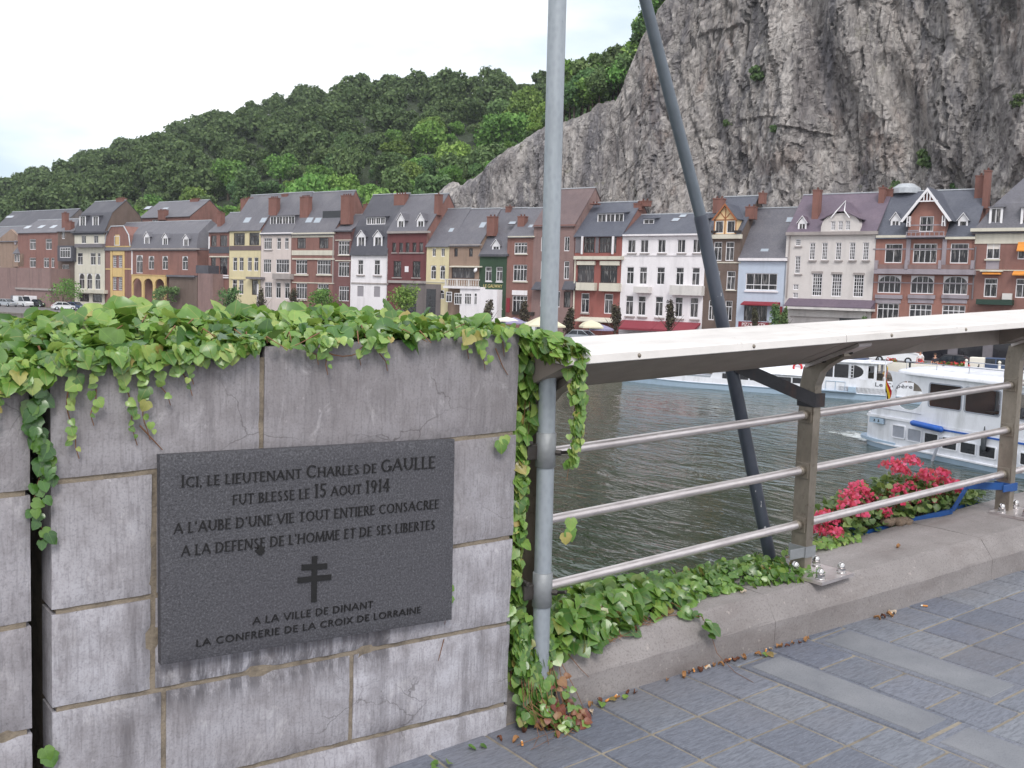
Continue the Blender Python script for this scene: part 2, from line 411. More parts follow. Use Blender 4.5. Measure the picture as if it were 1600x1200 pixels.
# ---- metals
def steel(k):
    t = NT(k); c = t.ramp(t.noise(30, 4, .6, (.3, 1, 1)), [(.3, S(190,182,182)), (.7, S(220,213,213))]); t.col(c)
    t.set(Metallic=.8); r = t.ramp(t.noise(16, 4, .6), [(.3, .3), (.7, .44)]); t.l(r, t.b.inputs['Roughness']); t.bump(t.noise(60, 3), .06, .002); return t.m
MAKERS['steel'] = steel
def poststeel(k):
    t = NT(k); c = t.ramp(t.noise(5, 6, .7, (1, 1, .5)), [(.3, S(104,97,88)), (.55, S(140,132,122)), (.8, S(164,157,147))])
    c = t.mix(t.ramp(t.noise(22, 4, .7), [(.58, 0.), (.7, .6)]), c, S(78,64,50))
    t.col(c); t.set(Metallic=.6, Roughness=.5); t.bump(t.noise(50, 4), .12, .003); return t.m
MAKERS['poststeel'] = poststeel
MAKERS['chrome'] = simple(S(196,194,194), .14, .95, .05)
def capwhite(k):
    t = NT(k); c = t.ramp(t.noise(5, 5, .6), [(.3, S(204,200,198)), (.7, S(218,214,212))]); c = t.mix(t.ramp(t.noise(1.3, 6, .7, (.5, 2.5, 2.5)), [(.5, 0.), (.72, .5)]), c, S(146,140,134)); c = t.mix(t.ramp(t.noise(30, 4, .6), [(.66, 0.), (.74, .4)]), c, S(130,124,118)); t.col(c); t.set(Roughness=.45, Metallic=0.); return t.m
MAKERS['capwhite'] = capwhite
MAKERS['underbrown'] = simple(S(134,124,118), .6, .1, .15, 8, .1, 40)
MAKERS['troughinner'] = simple(S(96,86,62), .7, .1, .2, 6)
def galv(k):
    t = NT(k); v = t.n('ShaderNodeTexVoronoi'); v.inputs['Scale'].default_value = 60; t.l(t.vec((1, 1, .6)), v.inputs['Vector'])
    c = t.ramp(v.outputs['Distance'], [(.1, S(146,153,161)), (.6, S(154,161,169))])
    c = t.mix(t.ramp(t.noise(6, 6, .7, (1, 1, .2)), [(.5, 0.), (.7, .5)]), c, S(120,126,132))
    c = t.mix(t.ramp(t.noise(38, 4, .6, (1, 1, .4)), [(.72, 0.), (.76, .8)]), c, S(64,60,60))
    t.col(c); t.set(Metallic=.35, Roughness=.5); t.bump(t.noise(90, 3), .1, .002); return t.m
MAKERS['galv'] = galv
MAKERS['clampgrey'] = simple(S(136,139,143), .55, .4, .12, 20, .15, 60)
MAKERS['darkclamp'] = simple(S(64,60,58), .55, .4, .2, 20, .2, 60)
def darkpole(k):
    t = NT(k); c = t.ramp(t.noise(8, 5, .6, (1, 1, .4)), [(.3, S(58,62,74)), (.7, S(76,82,94))])
    c = t.mix(t.ramp(t.noise(34, 3, .5, (1, 1, .45)), [(.71, 0.), (.73, .9)]), c, S(190,190,194)); t.col(c); t.set(Roughness=.38, Metallic=.15); return t.m
MAKERS['darkpole'] = darkpole
MAKERS['uppolegrey'] = simple(S(92,100,110), .4, .2, .12, 12)
MAKERS['blacksteel'] = simple(S(38,38,44), .45, .2, .2, 20, .2, 50, dark=S(74,46,34), dscale=12)
MAKERS['bluepaint'] = simple(S(26,74,136), .4, 0, .12, 15, .1, 60)
MAKERS['planterwood'] = simple(S(58,46,36), .85, 0, .3, 10, .4, 40)
# ---- plants
def leafmat(stops, rough=.38, trans=.28, vein=True):
    def f(k):
        t = NT(k); c = t.ramp(t.island(), stops)
        c = t.mix(t.ramp(t.noise(26, 3), [(.35, .35), (.65, 0.)]), c, tuple(x*.6 for x in stops[0][1]))
        if vein:
            u = t.n('ShaderNodeUVMap'); sx = t.n('ShaderNodeSeparateXYZ'); t.l(u.outputs[0], sx.inputs[0])
            av = t.math('ABSOLUTE', sx.outputs['Y'])
            v0 = t.ramp(av, [(0., .45), (.022, 0.)])
            d = t.math('ABSOLUTE', t.math('SUBTRACT', av, t.math('MULTIPLY', sx.outputs['X'], 1.15)))
            v1 = t.ramp(d, [(0., .35), (.025, 0.)])
            c = t.mix(t.math('MAXIMUM', v0, v1), c, tuple(min(1, x*1.5+.02) for x in stops[-1][1]))
        t.col(c); t.set(Roughness=rough); t.b.inputs['Specular IOR Level'].default_value = .75
        tr = t.n('ShaderNodeBsdfTranslucent'); t.l(t.mix(.5, c, (.25, .35, .05)), tr.inputs[0])
        mx = t.n('ShaderNodeMixShader'); mx.inputs[0].default_value = trans
        t.l(t.b.outputs[0], mx.inputs[1]); t.l(tr.outputs[0], mx.inputs[2]); t.l(mx.outputs[0], t.out.inputs[0]); return t.m
    return f
MAKERS['ivy'] = leafmat([(0., S(74,114,54)), (.2, S(100,142,64)), (.45, S(122,162,76)), (.75, S(146,180,92)), (.93, S(170,192,106)), (1., S(180,158,96))], .34, .34)
MAKERS['ivylow'] = leafmat([(0., S(60,98,46)), (.4, S(90,130,58)), (.75, S(120,158,74)), (.95, S(128,156,72)), (1., S(150,120,74))], .33)
MAKERS['ivyshade'] = leafmat([(0., S(50,90,40)), (.5, S(72,116,54)), (1., S(104,140,56))], .3)  # darker copy of the ivy greens, shade put into the leaf colour
MAKERS['ivyred'] = leafmat([(0., S(104,44,38)), (.5, S(128,66,48)), (1., S(150,110,70))], .5)
MAKERS['stem'] = simple(S(122,86,62), .8, 0, .3, 20)
MAKERS['geranleaf'] = leafmat([(0., S(64,92,48)), (.5, S(94,122,64)), (1., S(136,154,88))], .5, .25, False)
MAKERS['petal'] = leafmat([(0., S(224,44,100)), (.4, S(242,80,134)), (.75, S(248,124,168)), (1., S(234,64,104))], .7, .4, False)
MAKERS['dryleaf'] = simple(S(150,110,72), .85, 0, .3, 40)
MAKERS['drybrown'] = simple(S(104,64,46), .85, 0, .3, 40)
MAKERS['paperleaf'] = simple(S(206,190,170), .85, 0, .15, 40)
MAKERS['paperwhite'] = simple(S(226,220,210), .8, 0, .05)
MAKERS['filter'] = simple(S(206,140,74), .8, 0, .1)
def foliage(a, b, c):
    def f(k):
        t = NT(k); g = t.island(); col = t.ramp(g, [(0., a), (.5, b), (1., c)])
        hs = t.n('ShaderNodeHueSaturation'); t.l(col, hs.inputs['Color'])
        r = t.rnd(); mr = t.n('ShaderNodeMapRange'); mr.inputs[3].default_value = .72; mr.inputs[4].default_value = 1.3; t.l(r, mr.inputs[0]); t.l(mr.outputs[0], hs.inputs['Value'])
        mr2 = t.n('ShaderNodeMapRange'); mr2.inputs[3].default_value = .482; mr2.inputs[4].default_value = .528; t.l(t.math('FRACT', t.math('MULTIPLY', r, 7.31)), mr2.inputs[0]); t.l(mr2.outputs[0], hs.inputs['Hue'])
        t.col(hs.outputs[0]); t.set(Roughness=.7); t.b.inputs['Specular IOR Level'].default_value = .25
        tr = t.n('ShaderNodeBsdfTranslucent'); t.l(hs.outputs[0], tr.inputs[0]); mx = t.n('ShaderNodeMixShader'); mx.inputs[0].default_value = .25
        t.l(t.b.outputs[0], mx.inputs[1]); t.l(tr.outputs[0], mx.inputs[2]); t.l(mx.outputs[0], t.out.inputs[0]); return t.m
    return f
MAKERS['woods'] = foliage(S(74,99,62), S(96,121,76), S(120,144,94))
MAKERS['brightwoods'] = foliage(S(86,116,56), S(110,142,70), S(138,166,90))
MAKERS['purplefoliage'] = foliage(S(62,56,52), S(84,76,66), S(100,100,78))
MAKERS['bark'] = simple(S(84,74,64), .9, 0, .25, 6, .4, 20)
# ---- cliff
def rock(k):
    t = NT(k)
    c = t.ramp(t.noise(.085, 7, .62, (1, 1, .55), .6), [(.28, S(126,120,121)), (.44, S(164,158,157)), (.56, S(196,190,187)), (.72, S(178,169,165))])
    c = t.mix(t.ramp(t.noise(.14, 6, .6, (1.6, 1.6, .2), .8), [(.50, 0.), (.63, .7)]), c, S(106,105,113))        # wet blue-grey runs
    c = t.mix(t.ramp(t.noise(.11, 6, .62, (1, 1, .6), .8), [(.57, 0.), (.72, .7)]), c, S(172,146,132))        # ochre
    c = t.mix(t.ramp(t.noise(.9, 7, .7, (1, 1, .45), 1.2), [(.50, 0.), (.68, .55)]), c, S(88,84,86))
    c = t.mix(t.ramp(t.noise(.6, 6, .68, (2.4, 2.4, .12)), [(.51, 0.), (.66, .6)]), c, S(78,77,84))
    c = t.mix(t.ramp(t.noise(.5, 7, .7, (1.2, 1.2, .6), .5), [(.55, 0.), (.66, .85)]), c, S(216,210,206))
    c = t.mix(t.ramp(t.noise(.22, 6, .7), [(.63, 0.), (.72, .6)]), c, S(96,98,62))                             # moss on ledges
    t.col(c); t.set(Roughness=.92)
    t.bump(t.noise(.9, 9, .72, (1, 1, .5), .9), 1., .9); t.bump(t.noise(4, 6, .65, (1, 1, .5)), .8, .3)
    v = t.n('ShaderNodeTexVoronoi'); v.feature = 'DISTANCE_TO_EDGE'; v.inputs['Scale'].default_value = .42; mv = t.n('ShaderNodeMix'); mv.data_type = 'VECTOR'; mv.inputs[0].default_value = .35
    nz = t.n('ShaderNodeTexNoise'); nz.inputs['Scale'].default_value = .6; nz.inputs['Detail'].default_value = 6; t.l(t.vec(), nz.inputs['Vector']); sc = t.n('ShaderNodeVectorMath'); sc.operation = 'SCALE'; sc.inputs['Scale'].default_value = 9.; t.l(nz.outputs[1], sc.inputs[0])
    t.l(t.vec((1, 1, .45)), mv.inputs[4]); t.l(sc.outputs[0], mv.inputs[5]); t.l(mv.outputs[1], v.inputs['Vector']); t.bump(t.ramp(v.outputs[0], [(0., 0.), (.07, 1.)]), .9, .35); return t.m
MAKERS['rock'] = rock
def hillmat(k):
    t = NT(k); c = t.ramp(t.noise(.09, 6, .7), [(.3, S(34,44,28)), (.6, S(46,58,34)), (.75, S(66,74,46))])
    c = t.mix(t.ramp(t.noise(.05, 6, .7), [(.66, 0.), (.72, .7)]), c, S(140,122,100)); t.col(c); t.set(Roughness=.95); t.bump(t.noise(.6, 5), 1., .8); return t.m
MAKERS['hillgreen'] = hillmat
# ---- water
def water(k):
    t = NT(k); c = t.ramp(t.noise(.06, 4), [(.3, S(30,42,26)), (.7, S(40,52,32))]); t.col(c); t.set(Roughness=.04, IOR=1.33)
    t.b.inputs['Specular IOR Level'].default_value = .5
    w1 = t.noise(.75, 3, .55, (1.0, .42, 1), .8); w2 = t.noise(2.3, 3, .55, (1.0, .4, 1), .5); w3 = t.noise(.13, 2, .5)
    pt = t.ramp(t.noise(.055, 3, .5, (1, .6, 1)), [(.40, .35), (.62, 1.)]); t.bump(t.math('MULTIPLY', w1, pt), .40, .5); t.bump(t.math('MULTIPLY', w2, pt), .5, .17); t.bump(w3, .2, .7); return t.m
MAKERS['water'] = water
def foam(k):
    t = NT(k); t.col(S(214,220,222)); t.set(Roughness=.7)
    sx = t.n('ShaderNodeSeparateXYZ'); u = t.n('ShaderNodeUVMap'); t.l(u.outputs[0], sx.inputs[0])
    e = t.ramp(sx.outputs['X'], [(0., .75), (.55, .35), (1., 0.)]); e2 = t.ramp(t.math('ABSOLUTE', sx.outputs['Y']), [(.3, 1.), (1., 0.)])
    n = t.noise(1.6, 7, .75, (1, 1, 1), 1.2); a = t.ramp(t.math('ADD', n, t.math('SUBTRACT', t.math('MULTIPLY', e, e2), .5)), [(.44, 0.), (.66, .85)])
    t.l(a, t.b.inputs['Alpha']); return t.m
MAKERS['foam'] = foam
# ---- boats, cars, textiles, people
MAKERS.update(boatwhite=simple(S(222,224,232), .35, 0, .05, 2, dark=S(182,184,188), dscale=1.1), boatblue=simple(S(26,84,170), .4), boatband=simple(S(158,178,198), .4, 0, .06), boatbottom=simple(S(52,56,62), .5), boatgrey=simple(S(148,152,164), .4),
 flagblack=simple(S(24,24,26), .8), flagyellow=simple(S(226,190,40), .8), flagred=simple(S(196,36,44), .8), ringred=simple(S(206,44,52), .6), boatdeck=simple(S(120,128,136), .7), boatwood=simple(S(104,66,44), .6),
 carsilver=simple(S(176,182,190), .3, .4, .03), carwhite=simple(S(224,226,230), .35, 0, .03), carred=simple(S(140,24,32), .35, 0, .03), carblue=simple(S(70,88,120), .35, .2, .03), cardark=simple(S(46,48,54), .35, .2, .03),
 lampglass=simple(S(220,220,216), .15), lampred=simple(S(150,20,24), .25), clothcream=simple(S(206,200,176), .85, 0, .05), clothwhite=simple(S(226,222,212), .85, 0, .04), clothpurple=simple(S(140,136,164), .85, 0, .05), clothred=simple(S(206,62,84), .85, 0, .06), clothmaroon=simple(S(130,52,64), .85, 0, .06),
 skin=simple(S(196,150,126), .6, 0, .04), shirtwhite=simple(S(224,222,224), .85), shirtred=simple(S(158,22,44), .85), shirtdark=simple(S(48,48,58), .85), trousers=simple(S(54,58,76), .85), hairbrown=simple(S(64,46,36), .8), hairblond=simple(S(186,152,96), .8), planterred=simple(S(190,60,60), .8, 0, .3, 20))
# survey of the far bank in metres: s along the quay, n behind the building line, z height
FAC_O=(87.167,87.186)
FAC_ROT=-1.28282
HOUSES=[
{'name': 'terraced_house','label': 'long dark grey slate roofed building at the far left behind the turreted brown house','s': (-184.24,-154.66),'n': 10.0,'ze': 13.16,'prof': [(0.0,13.16),(5.0,17.92),(10.0,13.16)],'wall': 'greybrick','roof': 'gable','rmat': 'slate_dark','base': -3.4,'sky': [(-0.4,3.45,3.25,3.9)]},
{'name': 'terraced_house','label': 'grey brown house with a pointed turret bay and gable at the left edge','s': (-175.95,-153.25),'n': 2.0,'ze': 10.02,'prof': [(0.0,10.02),(4.5,13.58),(9.0,10.02)],'wall': 'taupe','roof': 'gable','rmat': 'slate','base': -3.4,'win': [(7.99,11.62,4.53,7.22,'w2'),(3.05,6.77,4.53,7.22,'w2'),(11.95,16.96,-1.23,1.59,'w4'),(4.16,9.08,-1.23,1.59,'w2')],'box': [('bay','taupe',18.32,23.73,4.6,7.33,-1.0,0)],'gab': [(9.5,22.61,9.84,16.66,12.59,-0.1,'taupe','plain')],'turret': True},
{'name': 'terraced_house','label': 'red brick house with three white roof windows left of the dark bay house','s': (-154.66,-138.69),'n': 1.0,'ze': 11.66,'prof': [(0.0,11.66),(4.5,14.66),(9.0,11.66)],'wall': 'brick','roof': 'gable','rmat': 'slate','base': -3.4,'win': [(4.83,7.35,8.17,10.34,'w2t'),(11.23,13.66,8.17,10.34,'w2t'),(4.77,7.3,4.5,6.5,'w2t'),(10.38,12.51,4.5,6.5,'w2t'),(13.36,14.62,4.5,6.5,'w2t')],'box': [('front_extension','pinkbrick',-0.41,22.32,-3.4,4.23,-5.0,0),('garage_door','greywood',6.87,11.2,-3.4,-1.39,-5.1,-5.0),('garage_door','white',12.33,17.07,-3.4,-1.26,-5.1,-5.0),('ledge','stone',8.97,24.11,-0.1,0.28,-5.25,-5.0)],'sky': [(-0.59,1.94,1.25,2.45),(4.99,7.44,1.25,2.45),(10.05,12.43,1.15,2.35)]},
{'name': 'terraced_house','label': 'narrow brown brick house with a slate clad bay window beside the white mansard house','s': (-136.88,-130.68),'ze': 11.71,'prof': [(0.0,11.71),(4.5,14.48),(9.0,11.71)],'wall': 'brownbrick','roof': 'gable','rmat': 'slate','base': -3.4,'win': [(1.42,2.64,10.25,11.72,'w2'),(1.56,4.09,3.12,5.14,'w2'),(1.53,4.06,-0.39,1.77,'w2')],'box': [('bay','slate_dark',1.43,6.85,5.77,8.84,-0.9,0)],'chim': [(-0.58,0.54,12.09,15.52,1.6),(2.53,4.54,11.42,13.61,0.5)],'baywin': [(2.53,6.29,6.44,8.43)]},
{'name': 'terraced_house','label': 'white house with a dark mansard roof and three arched windows','s': (-130.83,-120.06),'ze': 11.34,'prof': [(0.0,11.34),(1.6,15.19),(4.5,17.77),(7.4,15.19),(9.0,11.34)],'wall': 'cream','roof': 'mansard','rmat': 'slate_dark','base': -3.4,'win': [(2.59,4.24,9.26,10.82,'w2'),(6.92,8.53,9.26,10.82,'w2'),(1.1,3.06,5.12,7.48,'w2t'),(5.71,7.62,5.12,7.48,'w2t'),(8.23,9.27,5.12,7.48,'w2t'),(1.66,3.62,0.47,3.5,'arch'),(4.44,6.36,0.47,3.5,'arch'),(7.32,9.21,0.47,3.5,'arch'),(1.89,5.29,-2.02,-0.49,'dark'),(6.49,9.81,-2.02,-0.49,'dark')],'box': [('cornice','slate_dark',-0.61,12.29,11.25,11.56,-0.5,0),('balcony','greywood',1.53,11.16,8.47,9.15,-0.8,0),('balcony','cream',1.56,11.83,-0.28,0.4,-0.8,0)],'dorm': [('flat',1.06,3.4,12.52,14.63,15.1,0.5,1),('flat',5.66,7.94,12.51,14.53,15.0,0.5,1)],'chim': [(8.01,10.33,17.17,18.21,4.5)],'side': 'brownbrick'},
{'name': 'terraced_house','label': 'long brick mansion with yellow trimmed bay,gambrel gable and yellow arcade','s': (-119.84,-91.33),'ze': 8.29,'prof': [(0.0,8.29),(1.0,10.83),(4.5,13.42),(8.0,10.83),(9.0,8.29)],'wall': 'brick','roof': 'mansard','rmat': 'slate','hip': (0,2.2),'base': -3.4,'win': [(10.15,12.22,3.75,7.06,'archdoor'),(14.01,15.79,4.49,6.9,'arch'),(18.24,19.97,4.49,6.9,'arch'),(24.19,25.85,4.49,6.9,'arch'),(2.53,3.71,4.76,6.92,'grid'),(4.43,5.6,4.76,6.92,'grid'),(2.52,3.7,0.5,2.85,'grid'),(4.43,5.6,0.5,2.85,'grid'),(3.21,5.02,8.83,10.6,'w1')],'box': [('window_surround','yellow',1.84,2.47,-3.4,7.81,-0.12,0),('window_surround','yellow',5.91,6.47,-3.4,7.8,-0.12,0),('window_surround','yellow',2.68,5.84,7.02,7.8,-0.12,0),('window_surround','yellow',2.67,5.84,2.98,4.63,-0.12,0),('window_surround','yellow',2.52,5.86,-3.4,0.35,-0.12,0),('string_course','yellow',0.12,1.92,4.29,4.52,-0.08,0),('string_course','yellow',6.4,8.92,4.36,4.59,-0.08,0),('string_course','yellow',0.13,8.47,8.54,8.79,-0.08,0),('eave_gutter','stone',8.98,29.26,8.02,8.26,-0.4,0),('downpipe','white',8.77,9.04,3.54,7.93,-0.1,0),('annex','brownbrick',23.59,31.59,-3.4,3.22,-2.2,0),('annex','pinkbrick',31.79,35.91,-3.4,3.88,-2.2,0),('annex','slate_dark',31.22,34.59,3.89,5.26,-2.2,0),('annex_roof','slate',23.31,31.22,3.19,3.52,-2.6,0)],'dorm': [('gable',12.3,14.0,8.8,10.41,11.27,0.25,1),('gable',18.13,19.77,8.58,10.15,10.95,0.15,1),('gable',24.42,25.99,8.39,9.93,10.64,0.05,1)],'arcade': [(11.37,21.7,3.35)],'gambrel': [(0.0,8.35,8.71,12.43)]},
{'name': 'terraced_house','label': 'brick building with a bare gable wall and chimneys standing behind the mansion','s': (-130.08,-112.98),'n': 14.0,'ze': 15.41,'prof': [(0.0,15.41),(4.5,18.96),(9.0,15.41)],'wall': 'brick','roof': 'gable','rmat': 'slate','base': -3.4,'win': [(4.23,6.3,14.19,14.93,'w2')],'sky': [(-2.58,-0.33,2.35,3.3),(4.35,6.51,1.9,2.65)],'chim': [(6.9,9.21,14.81,16.78,0.0),(11.19,13.9,18.36,19.25,4.5)]},
{'name': 'terraced_house','label': 'narrow house with a black slate clad top storey over red brick','s': (-88.11,-82.55),'ze': 11.0,'prof': [(0.0,11.0),(4.5,14.61),(9.0,11.0)],'wall': 'brick','roof': 'gable','rmat': 'slate','base': -3.4,'win': [(0.59,2.14,8.56,10.42,'dark'),(3.04,5.02,8.56,10.42,'dark'),(0.65,2.0,3.79,6.7,'dark'),(3.07,5.12,3.79,6.7,'darkdoor'),(0.75,1.97,1.02,3.11,'dark'),(1.94,2.81,1.02,3.11,'w2')],'box': [('slate_cladding','slate_dark',0.15,5.61,7.42,8.52,-0.06,0),('cornice','cream',0.42,5.58,6.73,6.94,-0.15,0),('cornice','white',0.19,5.54,3.2,3.41,-0.2,0),('downpipe','white',0.08,0.35,8.15,10.23,-0.12,0),('window_sill','white',3.05,5.53,3.55,3.76,-0.2,0)],'chim': [(4.57,6.59,14.01,17.05,4.5),(1.95,3.15,13.21,17.04,5.5),(0.82,1.82,11.6,14.4,1.5)],'side': 'greybrick'},
{'name': 'terraced_house','label': 'pale yellow house under a brown slate clad storey with two wide windows','s': (-82.49,-74.37),'ze': 11.26,'prof': [(0.0,11.26),(4.5,17.43),(9.0,11.26)],'wall': 'yellowpale','roof': 'gable','rmat': 'slate','base': -3.4,'win': [(1.13,4.01,8.7,10.75,'dark2'),(5.15,7.71,8.7,10.75,'dark2'),(0.93,2.1,4.49,6.72,'w2t'),(2.61,3.76,4.49,6.72,'w2t'),(4.75,5.88,4.49,6.72,'w2t'),(6.41,7.54,4.49,6.72,'w2t'),(0.86,2.09,0.58,3.02,'w2t'),(2.57,3.79,0.58,3.02,'w2t'),(5.95,7.51,0.58,3.02,'dark')],'box': [('slate_cladding','brownslate',0.12,8.24,7.89,8.65,-0.06,0),('string_course','yellowpale',0.34,4.34,3.08,3.24,-0.12,0),('porch','greywood',5.48,9.3,3.17,3.53,-0.9,0),('door_surround','white',7.37,7.77,-3.4,2.39,-0.1,0)],'sky': [(2.25,4.16,0.75,1.55),(6.58,8.25,0.7,1.45)],'chim': [(8.24,9.71,16.83,17.37,4.5)],'side': 'brick'},
{'name': 'terraced_house','label': 'cream rendered house with a small balcony between pale yellow and brick neighbours','s': (-74.3,-66.93),'ze': 10.57,'prof': [(0.0,10.57),(4.5,17.48),(9.0,10.57)],'wall': 'creampink','roof': 'gable','rmat': 'slate','base': -3.4,'win': [(0.64,2.65,8.02,9.88,'w4'),(3.86,4.87,8.02,9.88,'w2t'),(5.73,6.73,8.02,9.88,'w2t'),(0.59,2.54,4.28,6.44,'w4'),(3.72,6.93,4.28,6.44,'w6'),(0.97,2.8,0.2,2.75,'w4'),(3.77,4.97,0.2,2.75,'w2t'),(5.92,7.1,0.2,2.75,'w2t')],'box': [('cornice','white',0.06,7.78,10.5,10.7,-0.35,0),('balcony','stone',3.78,8.07,3.28,4.14,-0.8,0),('window_sill','stone',0.79,2.92,7.84,7.99,-0.15,0),('plinth','creampink',2.02,9.68,-3.4,-0.16,-0.1,0)],'dorm': [('box',1.12,7.09,11.9,13.43,13.57,0.9,4)],'chim': [(-0.33,1.51,13.27,16.54,2.15),(7.42,9.33,13.12,16.48,2.05)],'side': 'brick'},
{'name': 'terraced_house','label': 'red brick house with cream bands and a dark roof terrace cut into its slates','s': (-66.87,-57.23),'ze': 10.48,'prof': [(0.0,10.48),(4.5,17.35),(9.0,10.48)],'wall': 'brick','roof': 'gable','rmat': 'slate','base': -3.4,'win': [(1.34,3.35,8.14,9.81,'dark2'),(6.41,8.51,8.14,9.81,'dark2'),(1.1,3.75,4.17,6.35,'w4'),(6.0,9.1,4.17,6.35,'w6'),(1.25,3.78,0.23,2.7,'w4'),(6.21,8.7,0.23,2.7,'w4')],'box': [('cornice','cream',0.35,10.07,10.37,10.6,-0.35,0),('band','cream',0.09,9.73,9.88,10.37,-0.07,0),('band','cream',0.15,9.8,7.11,7.87,-0.07,0),('string_course','cream',0.35,9.94,6.42,6.64,-0.18,0),('window_sill','cream',0.96,4.11,3.9,4.13,-0.2,0),('window_sill','cream',6.03,9.53,3.97,4.2,-0.2,0),('window_sill','cream',1.48,3.92,-0.03,0.16,-0.2,0),('string_course','cream',0.34,9.95,2.74,2.89,-0.1,0),('downpipe','stone',9.56,9.77,2.84,9.95,-0.1,0)],'sky': [(1.71,3.49,1.05,1.7),(3.71,5.46,1.0,1.65)],'chim': [(10.17,12.09,11.86,16.26,1.3)],'terr': [(5.46,10.41,11.47,13.03)]},
{'name': 'terraced_house','label': 'narrow dark red brick house with paired windows left of the white mansard','s': (-57.15,-53.49),'ze': 10.77,'prof': [(0.0,10.77),(4.5,13.61),(9.0,10.77)],'wall': 'darkbrick','roof': 'gable','rmat': 'slate','base': -3.4,'win': [(0.99,3.39,7.2,9.25,'w4'),(1.07,3.47,3.89,6.1,'w4'),(1.25,3.5,0.17,2.42,'w4')],'box': [('window_sill','cream',1.04,3.57,7.04,7.19,-0.15,0),('string_course','cream',0.39,3.8,9.34,9.47,-0.1,0),('string_course','cream',0.47,3.89,6.23,6.37,-0.1,0),('eave_gutter','slate_dark',0.16,4.15,10.65,10.84,-0.3,0)],'chim': [(2.04,3.37,13.01,15.22,4.5)]},
{'name': 'terraced_house','label': 'white house with two pointed white dormers in a dark slate mansard','s': (-53.36,-45.69),'ze': 7.75,'prof': [(0.0,7.75),(0.9,11.41),(4.5,16.51),(8.1,11.41),(9.0,7.75)],'wall': 'white','roof': 'mansard','rmat': 'slate_dark','base': -3.4,'win': [(1.46,2.6,4.22,6.44,'w2t'),(4.88,6.09,4.22,6.44,'w2t'),(1.46,2.81,0.98,2.53,'shut'),(4.94,6.25,0.98,2.53,'shut')],'box': [('string_course','stone',0.24,7.91,2.84,3.06,-0.1,0),('window_sill','stone',1.36,3.04,4.01,4.19,-0.2,0),('window_sill','stone',4.84,6.6,3.99,4.17,-0.2,0)],'dorm': [('gable',1.12,2.94,8.05,9.91,10.82,0.1,1),('gable',4.6,6.42,8.04,9.88,10.78,0.1,1),('box',2.06,5.94,11.68,12.83,13.01,1.1,4)],'side': 'brick'},
{'name': 'terraced_house','label': 'dark red house with five small top windows and two gabled roof dormers','s': (-45.85,-38.15),'ze': 10.52,'prof': [(0.0,10.52),(4.5,16.23),(9.0,10.52)],'wall': 'darkred','roof': 'gable','rmat': 'slate','base': -3.4,'win': [(0.97,1.74,7.55,8.96,'dark'),(2.38,3.14,7.55,8.96,'dark'),(3.64,4.4,7.55,8.96,'dark'),(4.99,5.74,7.55,8.96,'dark'),(6.3,7.04,7.55,8.96,'dark'),(1.33,2.86,3.98,6.3,'dark2'),(5.12,6.61,3.98,6.3,'dark2')],'box': [('eave_gutter','stone',0.26,8.42,10.27,10.58,-0.35,0),('window_sill','stone',0.94,2.09,7.39,7.54,-0.15,0),('window_sill','stone',2.47,7.37,7.39,7.54,-0.15,0),('window_sill','stone',1.18,3.09,3.8,3.95,-0.15,0),('window_sill','stone',5.03,6.83,3.82,3.97,-0.15,0),('string_course','stone',0.52,7.85,3.13,3.5,-0.25,0),('wall_tablet','white',3.65,4.35,4.73,5.56,-0.06,0),('ground_floor_cladding','greybrick',3.1,10.64,-3.4,3.09,-0.05,0),('shop_window','darkglass',3.93,6.03,-3.4,2.3,-0.08,-0.05),('shop_window','darkglass',7.97,9.75,-3.4,2.38,-0.08,-0.05)],'dorm': [('gable',1.56,2.98,11.01,12.19,13.22,0.4,1),('gable',5.4,6.83,10.99,12.12,13.13,0.4,1)],'chim': [(-1.9,0.24,14.49,16.37,3.6),(7.23,8.06,12.97,15.92,2.4)],'side': 'brick'},
{'name': 'terraced_house','label': 'pale yellow house with arched windows right of the dark red house','s': (-38.08,-33.86),'ze': 8.48,'prof': [(0.0,8.48),(4.5,14.01),(9.0,8.48)],'wall': 'yellowpale','roof': 'gable','rmat': 'slate','base': -3.4,'win': [(1.03,1.7,6.96,8.12,'w2'),(2.7,3.37,6.96,8.12,'w2'),(0.83,1.85,3.78,5.72,'arch'),(2.54,3.54,3.78,5.72,'arch'),(0.8,1.86,1.02,2.28,'arch'),(2.43,3.48,1.02,2.28,'arch')],'box': [('string_course','cream',-0.07,3.49,3.32,3.44,-0.08,0)],'sky': [(2.52,3.47,1.5,2.05)],'side': 'brick'},
{'name': 'terraced_house','label': 'brown rendered house with a white balustrade balcony over a white bay','s': (-33.79,-28.41),'ze': 8.55,'prof': [(0.0,8.55),(4.5,13.87),(9.0,8.55)],'wall': 'taupe','roof': 'gable','rmat': 'slate','base': -3.4,'win': [(0.81,1.46,6.97,8.11,'dark'),(3.46,4.14,6.97,8.11,'dark'),(0.45,4.59,3.96,5.44,'dark2')],'box': [('eave_gutter','stone',0.19,5.76,8.48,8.65,-0.3,0),('awning','cream',0.42,5.9,5.49,5.7,-0.5,0),('bay','white',3.0,9.48,-3.4,2.55,-1.1,0),('bay_cornice','white',0.09,6.54,2.56,2.84,-1.3,0)],'sky': [(3.32,4.46,1.95,2.75)],'chim': [(5.54,6.83,9.84,12.51,1.6)],'balus': [(0.25,6.45,2.84,3.86)],'baywin': [(0.53,1.58,0.65,2.06),(2.05,3.43,0.35,1.93),(3.88,5.08,0.4,1.97),(5.58,6.07,0.44,2.0)],'dish': [(5.07,5.15)],'side': 'taupe'},
